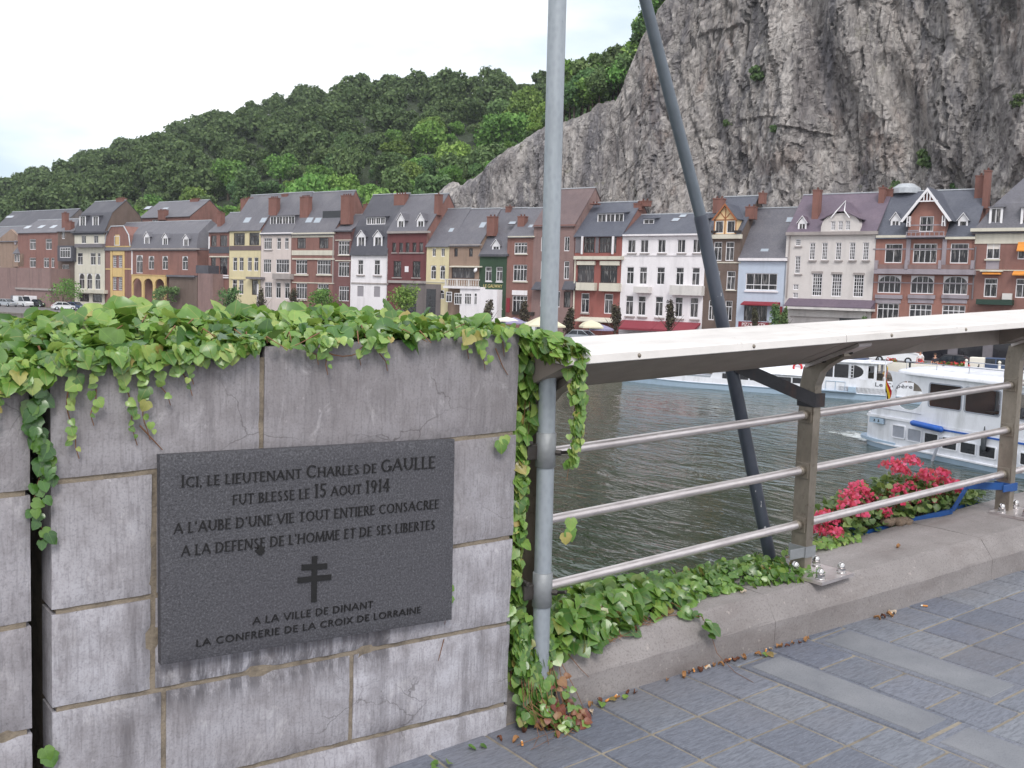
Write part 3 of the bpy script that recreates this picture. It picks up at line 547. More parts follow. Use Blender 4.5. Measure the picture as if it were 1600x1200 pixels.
{'name': 'terraced_house','label': 'dark green pub front with gold lettering','s': (-28.36,-23.66),'ze': 7.24,'prof': [(0.0,7.24),(4.5,13.8),(9.0,7.24)],'wall': 'green','roof': 'gable','rmat': 'slate','base': -3.4,'win': [(1.0,2.1,3.68,5.61,'w2t'),(2.87,3.96,3.68,5.61,'w2t'),(1.14,3.99,0.0,2.16,'dark')],'box': [('window_sill','white',1.15,2.26,3.54,3.66,-0.15,0),('window_sill','white',2.96,4.12,3.52,3.64,-0.15,0),('eave_gutter','slate_dark',0.13,5.01,7.09,7.29,-0.3,0),('window_sill','white',2.41,4.16,-0.11,0.02,-0.15,0)],'dorm': [('gable',1.79,3.15,7.69,8.46,9.29,0.35,1)],'chim': [(1.02,1.91,13.2,14.09,4.5)],'sign': [('LE GALWAY','gold',0.79,4.02,2.8,3.25)],'side': 'taupe'},
{'name': 'terraced_house','label': 'red brick house with wide white windows and a red vertical sign beside the green pub','s': (-23.72,-19.42),'ze': 9.6,'prof': [(0.0,9.6),(4.5,13.73),(9.0,9.6)],'wall': 'brick','roof': 'gable','rmat': 'slate','base': -3.4,'win': [(1.17,3.28,7.38,8.84,'w4'),(1.1,3.38,3.77,5.93,'w4'),(1.12,3.61,-0.36,1.84,'w4')],'box': [('window_arch','white',1.09,3.59,1.91,2.55,-0.08,0),('window_sill','cream',1.36,3.47,7.24,7.37,-0.15,0),('window_sill','cream',1.19,3.62,3.6,3.77,-0.15,0),('sign_board','signred',0.52,1.05,-0.42,1.49,-0.5,-0.4),('fascia_board','darkwood',1.3,4.87,-0.68,-0.25,-0.2,0),('eave_gutter','cream',0.27,4.51,9.53,9.68,-0.3,0)],'sky': [(-1.47,-0.17,1.85,2.3),(2.28,3.2,1.25,1.75)],'chim': [(0.51,1.58,10.7,12.46,1.85)]},
{'name': 'terraced_house','label': 'weathered pinkish brick house partly behind the grey pole with a steep brown roof','s': (-19.44,-13.02),'ze': 10.99,'prof': [(0.0,10.99),(4.5,16.11),(9.0,10.99)],'wall': 'pinkbrick','roof': 'gable','rmat': 'brownslate','base': -3.4,'win': [(1.19,2.01,7.71,9.55,'w2'),(3.32,4.12,7.71,9.55,'w2'),(4.86,5.68,7.71,9.55,'w2'),(1.28,2.1,4.13,6.43,'w2t'),(3.37,4.17,4.13,6.43,'w2'),(4.95,5.78,4.13,6.43,'w2t'),(1.36,2.34,0.51,2.57,'w2t'),(3.56,4.52,0.51,2.57,'w2'),(5.11,6.14,0.51,2.57,'dark')],'box': [('canopy','slate_dark',0.6,3.05,2.66,3.74,-1.0,0),('canopy','slate_dark',5.16,7.03,2.77,3.9,-0.6,0),('cornice','brick',0.18,6.58,10.84,11.08,-0.25,0)],'chim': [(6.93,7.9,13.8,13.96,3.0)]},
{'name': 'terraced_house','label': 'red house with a glazed timber top storey and cream boxed balconies','s': (-12.93,-5.97),'ze': 9.64,'prof': [(0.0,9.64),(4.5,14.14),(9.0,9.64)],'wall': 'redrender','roof': 'gable','rmat': 'slate_blue','base': -3.4,'win': [(1.3,2.97,7.49,9.46,'dark3'),(3.63,6.15,7.49,9.46,'dark4'),(0.55,3.06,3.74,5.98,'dark2'),(4.0,6.43,3.74,5.98,'dark2'),(1.27,2.48,-0.05,2.42,'w2t'),(4.72,5.98,-0.05,2.42,'w2t')],'box': [('window_panel','greywood',0.09,1.24,7.49,9.48,-0.05,0),('window_panel','greywood',3.11,3.6,7.49,9.46,-0.05,0),('cornice','cream',0.2,7.35,6.64,7.07,-0.5,0),('column','white',1.26,1.49,7.3,9.55,-0.5,-0.35),('column','white',5.77,6.02,7.31,9.51,-0.5,-0.35),('balcony','cream',0.84,3.6,2.77,3.74,-0.7,0),('balcony','cream',4.28,7.11,2.74,3.74,-0.7,0),('window_lintel','cream',0.58,3.25,5.96,6.46,-0.3,0),('window_lintel','cream',4.01,6.81,5.95,6.48,-0.3,0),('awning','cream',1.39,6.88,-1.13,-0.55,-1.6,0),('downpipe','cream',0.14,0.32,-0.63,6.68,-0.15,0),('window_sill','stone',1.37,2.63,-0.24,-0.06,-0.2,0)],'dorm': [('box',2.17,6.03,11.33,12.52,12.77,1.7,3)],'chim': [(6.28,7.16,13.04,13.91,4.0),(6.79,8.03,13.54,14.24,4.5)],'side': 'brick'},
{'name': 'terraced_house','label': 'long white three storey house with two small balconies above red awnings','s': (-5.94,5.32),'ze': 9.6,'prof': [(0.0,9.6),(4.5,12.46),(9.0,9.6)],'wall': 'white','roof': 'gable','rmat': 'slate_blue','base': -3.4,'win': [(0.74,1.88,7.49,9.1,'w2'),(2.54,3.66,7.49,9.1,'w2'),(4.92,6.01,7.49,9.1,'w2'),(7.53,8.63,7.49,9.1,'w2'),(9.57,10.61,7.49,9.1,'w2'),(0.76,1.81,3.68,5.79,'w2t'),(2.56,3.64,3.68,5.79,'w2t'),(4.96,6.06,3.68,5.79,'w2t'),(7.52,8.59,3.68,5.79,'w2t'),(9.62,10.67,3.68,5.79,'w2t'),(0.8,1.9,-0.09,2.29,'w2t'),(2.54,3.63,-0.09,2.29,'w2t'),(4.91,6.01,-0.09,2.29,'w2t'),(7.58,8.64,-0.09,2.29,'w2t'),(9.59,10.67,-0.09,2.29,'w2t')],'box': [('cornice','white',0.2,11.51,9.52,9.72,-0.4,0),('balcony','whitestone',2.3,4.41,2.64,3.4,-0.8,0),('balcony','whitestone',7.21,11.41,2.51,3.65,-0.8,0),('string_course','white',0.23,11.39,7.15,7.32,-0.08,0),('window_sill','stone',0.82,2.12,7.31,7.45,-0.2,0),('window_sill','stone',2.62,3.89,7.31,7.45,-0.2,0),('window_sill','stone',5.0,6.24,7.31,7.45,-0.2,0),('window_sill','stone',7.62,8.84,7.31,7.45,-0.2,0),('window_sill','stone',9.64,10.83,7.32,7.45,-0.2,0),('window_sill','stone',0.83,2.22,-0.38,-0.22,-0.2,0),('window_sill','stone',2.58,3.95,-0.39,-0.23,-0.2,0),('window_sill','stone',4.98,6.31,-0.4,-0.24,-0.2,0),('window_sill','stone',7.65,8.94,-0.41,-0.26,-0.2,0),('window_sill','stone',9.68,10.95,-0.42,-0.27,-0.2,0)],'dorm': [('box',1.54,3.03,11.04,11.78,11.99,2.3,1),('box',8.77,10.28,10.95,11.59,11.87,2.15,1)],'sky': [(5.03,6.13,2.7,3.45),(5.6,6.62,3.55,4.2)],'awn': [(0.49,5.68,-1.87,-1.07),(5.75,11.08,-1.86,-1.01)],'side': 'brownbrick'},
{'name': 'terraced_house','label': 'brown brick house with a half timbered gable dormer beside the pale blue house','s': (5.31,9.59),'ze': 9.5,'prof': [(0.0,9.5),(4.5,14.31),(9.0,9.5)],'wall': 'brownbrick','roof': 'gable','rmat': 'slate_blue','base': -3.4,'win': [(1.07,2.08,6.59,8.77,'w2t'),(2.54,3.58,6.59,8.77,'w2t'),(0.12,0.76,6.59,8.77,'w2t'),(2.84,3.91,3.27,5.43,'w2t'),(1.04,1.98,3.27,5.43,'w2t'),(0.76,1.51,-0.28,2.03,'w2t'),(2.84,3.73,-0.28,2.03,'w2t')],'box': [('cornice','cream',0.18,4.54,9.1,9.58,-0.35,0),('band','cream',0.2,4.48,6.32,6.46,-0.06,0),('flower_trough','darkwood',0.51,1.36,9.75,10.02,-0.5,-0.2),('flower_trough','darkwood',3.67,4.49,9.75,10.02,-0.5,-0.2),('window_sill','cream',2.86,4.15,3.16,3.29,-0.15,0)],'chim': [(-0.69,0.54,12.32,14.08,3.2),(4.58,5.21,13.39,14.65,4.2),(3.84,4.94,11.47,12.92,2.4)],'gab': [(0.97,3.75,9.61,2.18,13.06,-0.05,'timber','timber')],'side': 'brownbrick'},
{'name': 'terraced_house','label': 'pale blue shop house with one wide window and a red sign over the pavement','s': (9.56,15.24),'ze': 6.79,'prof': [(0.0,6.79),(4.5,12.85),(9.0,6.79)],'wall': 'paleblue','roof': 'gable','rmat': 'slate','base': -3.4,'win': [(0.94,4.71,3.31,5.22,'w4h'),(0.94,3.71,-0.17,1.61,'dark')],'box': [('cornice','white',0.07,5.81,6.6,6.9,-0.35,0),('awning','signred',0.87,5.2,1.59,2.04,-0.9,0),('sign_board','signred',0.73,4.59,-0.9,-0.26,-0.9,-0.75),('shop_frame','signred',5.25,5.49,-3.4,1.57,-0.15,0),('window_sill','white',0.91,4.9,3.1,3.27,-0.15,0)],'sky': [(3.98,4.87,3.1,3.6),(2.19,3.32,0.35,0.85)],'sign': [('PIZZA PARTY','whitepaint',0.82,3.48,-0.81,-0.44)],'side': 'brownbrick'},
{'name': 'terraced_house','label': 'large cream house with a curved gable dormer and tall French windows','s': (15.07,24.85),'ze': 9.63,'prof': [(0.0,9.63),(4.5,14.21),(9.0,9.63)],'wall': 'creamwhite','roof': 'gable','rmat': 'purpleslate','base': -3.4,'win': [(1.05,1.66,8.27,9.02,'grid'),(1.13,1.74,5.23,7.16,'grid'),(1.07,1.68,3.46,4.05,'grid'),(1.09,1.7,2.54,3.13,'grid'),(2.68,3.31,6.73,8.6,'grid'),(4.06,4.68,6.73,8.6,'grid'),(5.56,6.18,6.73,8.6,'grid'),(7.04,7.68,6.73,8.6,'grid'),(8.47,9.1,6.73,8.6,'grid'),(3.2,4.3,2.83,5.29,'gridw'),(5.35,6.45,2.83,5.29,'gridw'),(7.7,8.8,2.83,5.29,'gridw')],'box': [('cornice','stone',0.03,9.99,9.41,9.76,-0.4,0),('window_lintel','stone',3.09,4.33,5.29,5.52,-0.1,0),('window_lintel','stone',5.29,6.45,5.22,5.45,-0.1,0),('window_lintel','stone',7.66,8.84,5.16,5.41,-0.1,0),('canopy_roof','purpleslate',0.67,10.14,1.63,2.53,-1.4,0),('canopy_fascia','whitestone',0.71,10.18,1.36,1.61,-1.5,0),('shop_front','whitestone',0.85,9.35,0.58,1.3,-0.4,0),('shop_glazing','darkglass',6.53,13.58,-3.4,0.56,-0.3,0),('downpipe','stone',0.34,0.46,2.55,9.45,-0.1,0),('window_sill','stone',2.7,3.57,6.56,6.7,-0.2,0),('window_sill','stone',4.08,4.93,6.56,6.71,-0.2,0),('window_sill','stone',5.58,6.42,6.57,6.72,-0.2,0),('window_sill','stone',7.08,7.9,6.58,6.72,-0.2,0),('window_sill','stone',8.5,9.32,6.59,6.73,-0.2,0),('window_sill','stone',1.0,1.85,8.1,8.23,-0.15,0),('window_sill','stone',1.18,2.03,5.07,5.2,-0.15,0)],'dorm': [('gable',1.12,2.1,9.92,10.79,11.49,0.3,1)],'chim': [(2.15,2.89,10.96,14.49,1.9)],'gab': [(3.85,8.08,9.74,5.87,11.93,-0.05,'creamwhite','dutch')],'side': 'greybrick'},
{'name': 'terraced_house','label': 'red brick house with grey stone bands and a timber framed central gable','s': (24.89,34.48),'ze': 9.11,'prof': [(0.0,9.11),(4.5,14.19),(9.0,9.11)],'wall': 'brickstone','roof': 'gable','rmat': 'slate_blue','base': -3.4,'win': [(0.97,2.73,6.45,8.45,'w2t'),(3.8,6.15,6.45,8.45,'w4t'),(7.43,9.15,6.45,8.45,'w2t'),(0.44,2.81,3.33,5.19,'arch4'),(3.77,6.08,3.33,5.19,'arch4'),(6.94,9.29,3.33,5.19,'arch4'),(0.53,2.77,0.57,2.28,'w4t'),(3.8,6.02,0.57,2.28,'w4t'),(7.02,9.23,0.57,2.28,'w4t')],'box': [('cornice','cream',0.03,3.17,9.06,9.31,-0.3,0),('cornice','cream',6.92,9.73,8.85,9.09,-0.3,0),('balcony','greystone',0.24,9.98,5.31,5.83,-0.9,0),('balcony_wall','pinkbrick',0.22,9.89,5.85,6.28,-0.8,-0.65),('finial','greystone',0.25,0.57,5.8,6.69,-0.95,-0.6),('finial','greystone',3.3,3.61,5.82,6.71,-0.95,-0.6),('finial','greystone',6.58,6.87,5.86,6.72,-0.95,-0.6),('finial','greystone',9.63,9.91,5.89,6.73,-0.95,-0.6),('stone_band','greystone',-0.26,9.64,7.84,7.95,-0.05,0),('stone_band','greystone',-0.04,9.86,4.38,4.49,-0.05,0),('window_sill','greystone',0.29,3.07,2.76,3.15,-0.2,0),('window_sill','greystone',3.63,6.3,2.85,3.23,-0.2,0),('window_sill','greystone',6.92,9.5,2.94,3.31,-0.2,0),('stone_band','greystone',0.33,2.92,2.28,2.7,-0.07,0),('stone_band','greystone',3.65,6.15,2.38,2.79,-0.07,0),('stone_band','greystone',6.95,9.35,2.47,2.88,-0.07,0),('ground_floor','greywood',5.35,14.97,-3.4,0.44,-0.25,0),('shop_glazing','darkglass',5.51,7.89,-3.4,-0.27,-0.3,-0.25),('shop_glazing','darkglass',8.87,11.15,-3.4,-0.13,-0.3,-0.25),('shop_glazing','darkglass',12.11,14.3,-3.4,0.02,-0.3,-0.25),('pilaster','greystone',3.12,3.55,5.92,8.9,-0.12,0),('pilaster','greystone',6.65,7.06,5.96,8.87,-0.12,0)],'dorm': [('gable',1.07,2.05,10.2,10.97,11.74,1.0,1),('gable',7.78,8.71,10.03,10.8,11.5,0.85,1)],'chim': [(-1.05,-0.46,12.57,14.66,3.6),(-1.07,0.24,13.48,14.56,4.4),(8.49,9.38,13.02,15.55,4.0),(9.46,10.01,12.12,15.95,3.2)],'gab': [(2.56,7.59,9.18,4.8,14.0,-0.35,'brickstone','big')],'cupola': [(1.29,14.48,15.22)],'side': 'brick'},
{'name': 'terraced_house','label': 'brick and cream house with a slate mansard and white dormers at the right edge','s': (34.28,44.47),'ze': 9.79,'prof': [(0.0,9.79),(1.0,12.29),(4.5,15.84),(8.0,12.29),(9.0,9.79)],'wall': 'brick','roof': 'mansard','rmat': 'slate','hip': (4.2,4.2),'base': -3.4,'win': [(1.41,2.64,6.89,8.7,'blind'),(4.22,5.41,6.89,8.7,'blind'),(7.04,8.19,6.89,8.7,'w2'),(1.42,2.63,3.17,5.02,'w2t'),(4.27,5.49,3.17,5.02,'w2t'),(7.16,8.32,3.17,5.02,'w2')],'box': [('cornice','cream',-0.08,10.26,9.57,9.89,-0.6,0),('band','cream',0.29,10.25,8.4,9.59,-0.07,0),('string_course','cream',0.48,10.47,5.77,5.86,-0.07,0),('awning','cream',1.03,3.06,5.65,5.86,-0.5,0),('awning','orange',1.29,2.92,5.38,5.65,-0.6,0),('awning','orange',3.99,6.02,5.32,5.77,-0.6,0),('awning','orange',4.22,5.84,7.63,8.66,-0.6,0),('window_sill','cream',1.32,2.72,6.75,6.9,-0.2,0),('balcony','greenpaint',0.97,4.24,2.43,2.94,-0.9,0),('shop_front','darkglass',6.01,14.27,-3.4,2.31,-0.2,0),('air_conditioner','whitestone',3.22,4.06,2.97,3.57,-0.5,-0.1),('downpipe','greywood',0.36,0.47,2.93,8.12,-0.1,0),('window_panel','greystone',1.46,2.65,5.91,6.73,-0.04,0)],'dorm': [('flat',1.39,2.62,10.12,11.92,12.19,0.15,1),('flat',4.23,5.45,10.01,11.84,12.11,0.1,1),('flat',7.0,8.18,9.91,11.77,12.03,0.05,1)]},
]
# ------------------------------------------------------------------ survey tables (metres,quay frame)
CARS=[('silver estate car parked at the far left end of the quay','carsilver',-139.25,-9,0.1,'car'),
('white van parked left of the small bright green tree','carwhite',-139.13,-6,0.05,'van'),
('dark car parked behind the white van','cardark',-136.55,-4,0.1,'car'),
('white car parked under the small bright green tree','carwhite',-118.61,-9,1.2,'car'),
('blue grey car parked beside the white car under the tree','carblue',-118.2,-7,0.2,'car'),
('red car parked before the white house with arched windows','carred',-109.68,-8,0.1,'car'),
('pale car half hidden behind the ivy','carsilver',-102.76,-9,0.3,'car'),
('white van parked behind the grey pole by the cream parasol','carwhite',-12.69,-7,0.1,'van'),
('silver saloon parked between the cream and purple parasols','carsilver',-5.91,-8,0.0,'car'),
('dark grey car parked on the quay terrace at the right','cardark',37.65,-16,0.0,'car'),
('blue grey car parked next to the dark car at the right','carblue',41.12,-17,0.1,'car'),
('white van with a blank back parked near the white box','carwhite',30.28,-9,0.0,'van')]
PARASOLS=[('flat white square parasol at the end of the ivy wall',-16.58,-9,1.78,-1.21,0.39,'clothwhite',0.6,4),
('purple parasol left of the grey pole',-15.86,-8.5,1.68,-1.49,0.63,'clothpurple',0.55,8),
('cream pyramid parasol behind the grey pole',-10.21,-10,3.06,-1.56,1.21,'clothcream',0.5,4),
('cream parasol right of the grey pole',-3.65,-10,1.67,-1.43,0.73,'clothcream',0.7,4),
('purple parasol beside the cream one before the red house',-2.87,-9,1.48,-1.69,0.51,'clothpurple',0.55,8),
('large flat red market parasol in front of the white house',7.87,-16,3.41,-2.23,0.72,'clothred',0.75,4),
('red parasol beside the large red market parasol',9.69,-13,2.08,-2.11,0.6,'clothred',0.7,8),
('pale blue parasol behind the slanted pole',10.92,-8,1.51,-1.62,0.41,'clothpurple',0.55,8)]
STREET_TREES=[(-122.58,-7,6.62,4.42,3.9,'brightwoods',0.05,'small bright green tree before the white house with arched windows'),
(-94.03,-4,5.31,2.75,1.95,'woods',0.05,'dark round bush before the yellow arcade'),
(-74.97,-6,5.42,2.72,2.36,'woods',0.05,'dark green young tree before the pale yellow house'),
(-68.03,-5,5.56,1.22,2.71,'purplefoliage',0.25,'thin purplish tree before the cream rendered house'),
(-59.99,-5,5.91,1.44,2.9,'purplefoliage',0.3,'dark bare looking tree between the cream and brick houses'),
(-51.07,-7,6.14,3.44,3.02,'brightwoods',0.03,'bright green rounded tree before the narrow dark red brick house'),
(-35.48,-7,6.6,3.36,2.59,'brightwoods',0.03,'bright green spreading tree before the dark red house'),
(-21.85,-6,5.14,1.04,2.45,'purplefoliage',0.3,'dark thin tree before the green pub'),
(-15.31,-7,5.06,1.17,2.69,'purplefoliage',0.2,'dark purplish tree just left of the grey pole'),
(-8.8,-7,4.24,1.19,2.29,'purplefoliage',0.4,'bare twiggy purplish tree just right of the grey pole'),
(-2.24,-7,5.04,0.94,2.22,'purplefoliage',0.15,'columnar dark tree before the red house'),
(4.72,-7,5.67,1.04,2.43,'purplefoliage',0.2,'columnar dark tree before the white three storey house'),
(16.36,-5,5.3,0.99,2.03,'woods',0.25,'dark tree before the right edge of the pale blue shop'),
(16.91,-4,4.92,0.64,1.86,'woods',0.2,'thin dark tree between the blue shop and the cream house'),
(14.0,-5,4.96,0.51,1.69,'purplefoliage',0.3,'thin dark tree beside the slanted pole'),
(25.51,-4,4.42,0.52,1.33,'woods',0.2,'small green tree at the corner of the cream house')]
TERR=(32.76,)
TERR_PLANTERS=[(32.74,-19.0),
(35.28,-19.0),
(37.23,-19.0),
(37.93,-19.0),
(38.58,-19.0)]
TERR_POSTS=[(39.61,-22.5),
(42.03,-22.5),
(42.62,-22.5)]
TERR_BOX=(39.47,-18.0)
TERR_PEOPLE=[(36.6,-20.0,'shirtdark','person in dark clothes standing by the quay planters'),
(34.08,-15.0,'shirtwhite','person in a white top on the quay behind the white panels')]
CLIFF=[(-81.15,20.11),
(-77.44,22.82),
(-73.77,23.82),
(-69.12,22.89),
(-65.65,24.6),
(-61.38,27.57),
(-56.91,30.2),
(-52.56,32.28),
(-48.29,33.49),
(-44.81,34.15),
(-41.37,34.83),
(-38.38,35.66),
(-35.41,36.98),
(-33.28,41.21),
(-30.85,45.98),
(-29.33,49.7),
(-27.54,52.93),
(-23.65,55.36),
(-20.75,60.72),
(-14.25,72.59),
(-4.15,84.23),
(14.89,87.43),
(39.39,83.52)]
GROOVES=[(-4.73,53.68,8.11,18.69,3.4,5.0),
(2.83,50.59,12.95,29.39,2.0,2.6),
(10.79,35.0,18.27,21.89,2.2,2.6),
(25.81,45.27,22.29,25.18,2.6,3.0),
(-10.46,44.97,-9.99,23.3,1.8,1.6),
(-20.21,41.19,-14.44,28.56,1.6,1.5),
(18.72,41.16,28.97,22.2,1.5,1.8)]
HILL=[(-1609.66,88.14),
(-806.94,60.49),
(-569.29,59.05),
(-523.4,59.31),
(-481.55,57.5),
(-449.35,56.1),
(-425.15,59.55),
(-396.73,60.03),
(-370.14,64.08),
(-345.24,68.45),
(-321.85,70.87),
(-299.86,74.24),
(-279.13,77.41),
(-259.49,76.81),
(-244.56,77.55),
(-230.27,78.27),
(-209.85,76.9),
(-190.64,75.61),
(-172.52,73.94),
(-158.19,72.63),
(-147.2,71.62),
(-134.06,71.25),
(-109.32,67.73),
(-65.7,61.9)]
BROW=[(-51.54,3.21,0.62),
(-49.83,3.22,0.8),
(-48.41,2.49,0.9),
(-46.73,1.91,1.05),
(-45.34,1.33,1.15),
(-44.1,2.16,1.0),
(-42.86,2.22,1.15),
(-41.5,1.31,1.1),
(-40.16,1.32,1.1),
(-38.69,3.7,1.0),
(-37.25,2.83,1.1),
(-35.96,1.79,1.05),
(-34.81,2.29,1.1),
(-33.87,3.64,1.1),
(-33.05,3.44,1.1),
(-32.12,3.31,1.1),
(-31.43,2.18,1.1),
(-30.51,2.43,1.05),
(-29.59,2.89,1.0),
(-28.68,1.35,1.0),
(-27.53,2.59,0.95),
(-26.15,1.88,0.9),
(-24.41,3.4,0.9),
(-74.09,1.36,0.5),
(-70.76,2.9,0.45),
(-76.61,3.38,0.45),
(-68.03,1.77,0.5),
(-65.21,3.44,0.45),
(-62.45,3.38,0.42),
(-59.43,1.25,0.4),
(-56.47,2.97,0.42),
(-53.85,1.2,0.5),
(-52.53,7.51,1.4),
(-50.32,7.31,1.6),
(-47.42,6.61,1.5),
(-44.58,6.97,1.45),
(-41.78,8.42,1.4),
(-55.53,6.95,1.2),
(-39.03,6.45,1.4),
(-36.99,8.1,1.3),
(-34.99,7.35,1.2),
(-43.17,8.4,1.5),
(-45.99,6.71,1.6)]
ROCK_SHRUBS=[(-8.42,37.53,1.6),
(-13.59,30.49,0.9),
(-4.38,28.54,0.9),
(16.62,23.68,1.8),
(17.18,23.03,1.3),
(29.63,29.41,1.2),
(12.81,19.76,1.3),
(20.67,19.09,1.2)]
# ------------------------------------------------------------------ the row of houses on the far bank
STREET = -3.4
FS = Vector((math.cos(FAC_ROT), math.sin(FAC_ROT), 0)); FN = Vector((-math.sin(FAC_ROT), math.cos(FAC_ROT), 0)); FO = Vector((FAC_O[0], FAC_O[1], 0))
def FP(s, n, z=0.): p = FO+FS*s+FN*n; return Vector((p.x, p.y, z))
def arch_pts(x0, x1, zs, zt, n=10):
    c = (x0+x1)/2; r = (x1-x0)/2; h = zt-zs; return [(c-r*math.cos(math.pi*k/n), zs+h*math.sin(math.pi*k/n)) for k in range(n+1)]
def window(par, x0, x1, z0, z1, st, y=0., rec=.13):
    """one window: frame (part) with its pane (sub-part), set back in its opening"""
    dark = st.startswith('dark'); fm = 'framedark' if dark else 'framewhite'
    w = x1-x0; h = z1-z0; f = min(.085, w*.13); b = MB(); ya, yb = y+rec-.05, y+rec
    if st == 'shut':
        b.box(x0, x1, ya, yb, z0, z1)
        for k in range(1, 14): b.box(x0+.02, x1-.02, ya-.012, ya, z0+h*k/14-.02, z0+h*k/14+.02)
        return b.build('shutter', 'shutter', par)
    ft = f
    b.box(x0, x0+f, ya, yb, z0, z1); b.box(x1-f, x1, ya, yb, z0, z1); b.box(x0+f, x1-f, ya, yb, z0, z0+f*1.2); b.box(x0+f, x1-f, ya, yb, z1-f, z1)
    cols, tr, rows_ = {'w1': (1, 0, 1), 'w2': (2, 0, 1), 'w2t': (2, .70, 1), 'w4': (4, .72, 1), 'w6': (5, .68, 1), 'w4t': (4, .66, 1), 'w4h': (4, .32, 1), 'grid': (3, 0, 5), 'gridw': (4, 0, 6), 'arch': (2, .62, 1), 'archdoor': (2, .66, 1), 'arch4': (4, .62, 1),
        'dark': (1, 0, 1), 'dark2': (2, .72, 1), 'dark3': (3, .6, 1), 'dark4': (5, .6, 1), 'darkdoor': (2, .7, 1), 'blind': (2, .0, 1)}.get(st, (2, 0, 1))
    if st == 'grid' and h < w*1.35: rows_ = 3
    g = f*.62 if cols < 5 else f*.5
    if st.startswith('grid'): g = .045
    i0, i1 = x0+f, x1-f; zt = z0+h*tr if tr else z1-f
    for k in range(1, cols): xx = i0+(i1-i0)*k/cols; b.box(xx-g/2, xx+g/2, ya+.006, yb-.002, z0+f*1.2, zt if (tr and not st in ('w4', 'w6', 'w4t', 'w4h', 'arch4', 'dark3', 'dark4')) else z1-f)
    if tr: b.box(i0, i1, ya+.002, yb-.001, zt-g*.7, zt+g*.7)
    for k in range(1, rows_): zz = z0+f*1.2+(h-f*2.2)*k/rows_; b.box(i0, i1, ya+.009, yb-.004, zz-g*.45, zz+g*.45)
    if st.startswith('arch'):
        r = min(w/2, h*.4); zs = z1-r*.98; a = arch_pts(x0+f, x1-f, zs, z1-f*.6)
        b.prism([(x0, zs)]+a+[(x1, zs), (x1, z1), (x0, z1)], lambda u, v, d: (u, d, v), ya-.004, yb-.003)
    fr = b.build('window', fm, par)
    p = MB(); p.box(x0+.01, x1-.01, yb-.018, yb+.02, z0+.01, z1-.01); p.build('pane', 'pane', fr)
    if st == 'blind': q = MB(); q.box(i0, i1, yb-.03, yb-.02, z0+h*.55, z1-f); q.build('roller_blind', 'blind', fr)
    return fr
def wall_sheet(b, x0, x1, z0, z1, holes, y=0., rec=.14, mi=0):
    """front wall with real openings and reveals"""
    xs = sorted({x0, x1}|{min(max(v, x0), x1) for h in holes for v in h[:2]}); zs = sorted({z0, z1}|{min(max(v, z0), z1) for h in holes for v in h[2:4]})
    for i in range(len(xs)-1):
        for j in range(len(zs)-1):
            cx, cz = (xs[i]+xs[i+1])/2, (zs[j]+zs[j+1])/2
            if xs[i+1]-xs[i] < 1e-4 or zs[j+1]-zs[j] < 1e-4 or any(h[0] < cx < h[1] and h[2] < cz < h[3] for h in holes): continue
            b.add([(xs[i], y, zs[j]), (xs[i+1], y, zs[j]), (xs[i+1], y, zs[j+1]), (xs[i], y, zs[j+1])], [(0, 1, 2, 3)], mi)
    for h in holes:
        a, c, d, e = h[:4]; q = [(a, d), (c, d), (c, e), (a, e)]
        for k in range(4): p, r = q[k], q[(k+1) % 4]; b.add([(p[0], y, p[1]), (r[0], y, r[1]), (r[0], y+rec+.01, r[1]), (p[0], y+rec+.01, p[1])], [(0, 1, 2, 3)], mi)
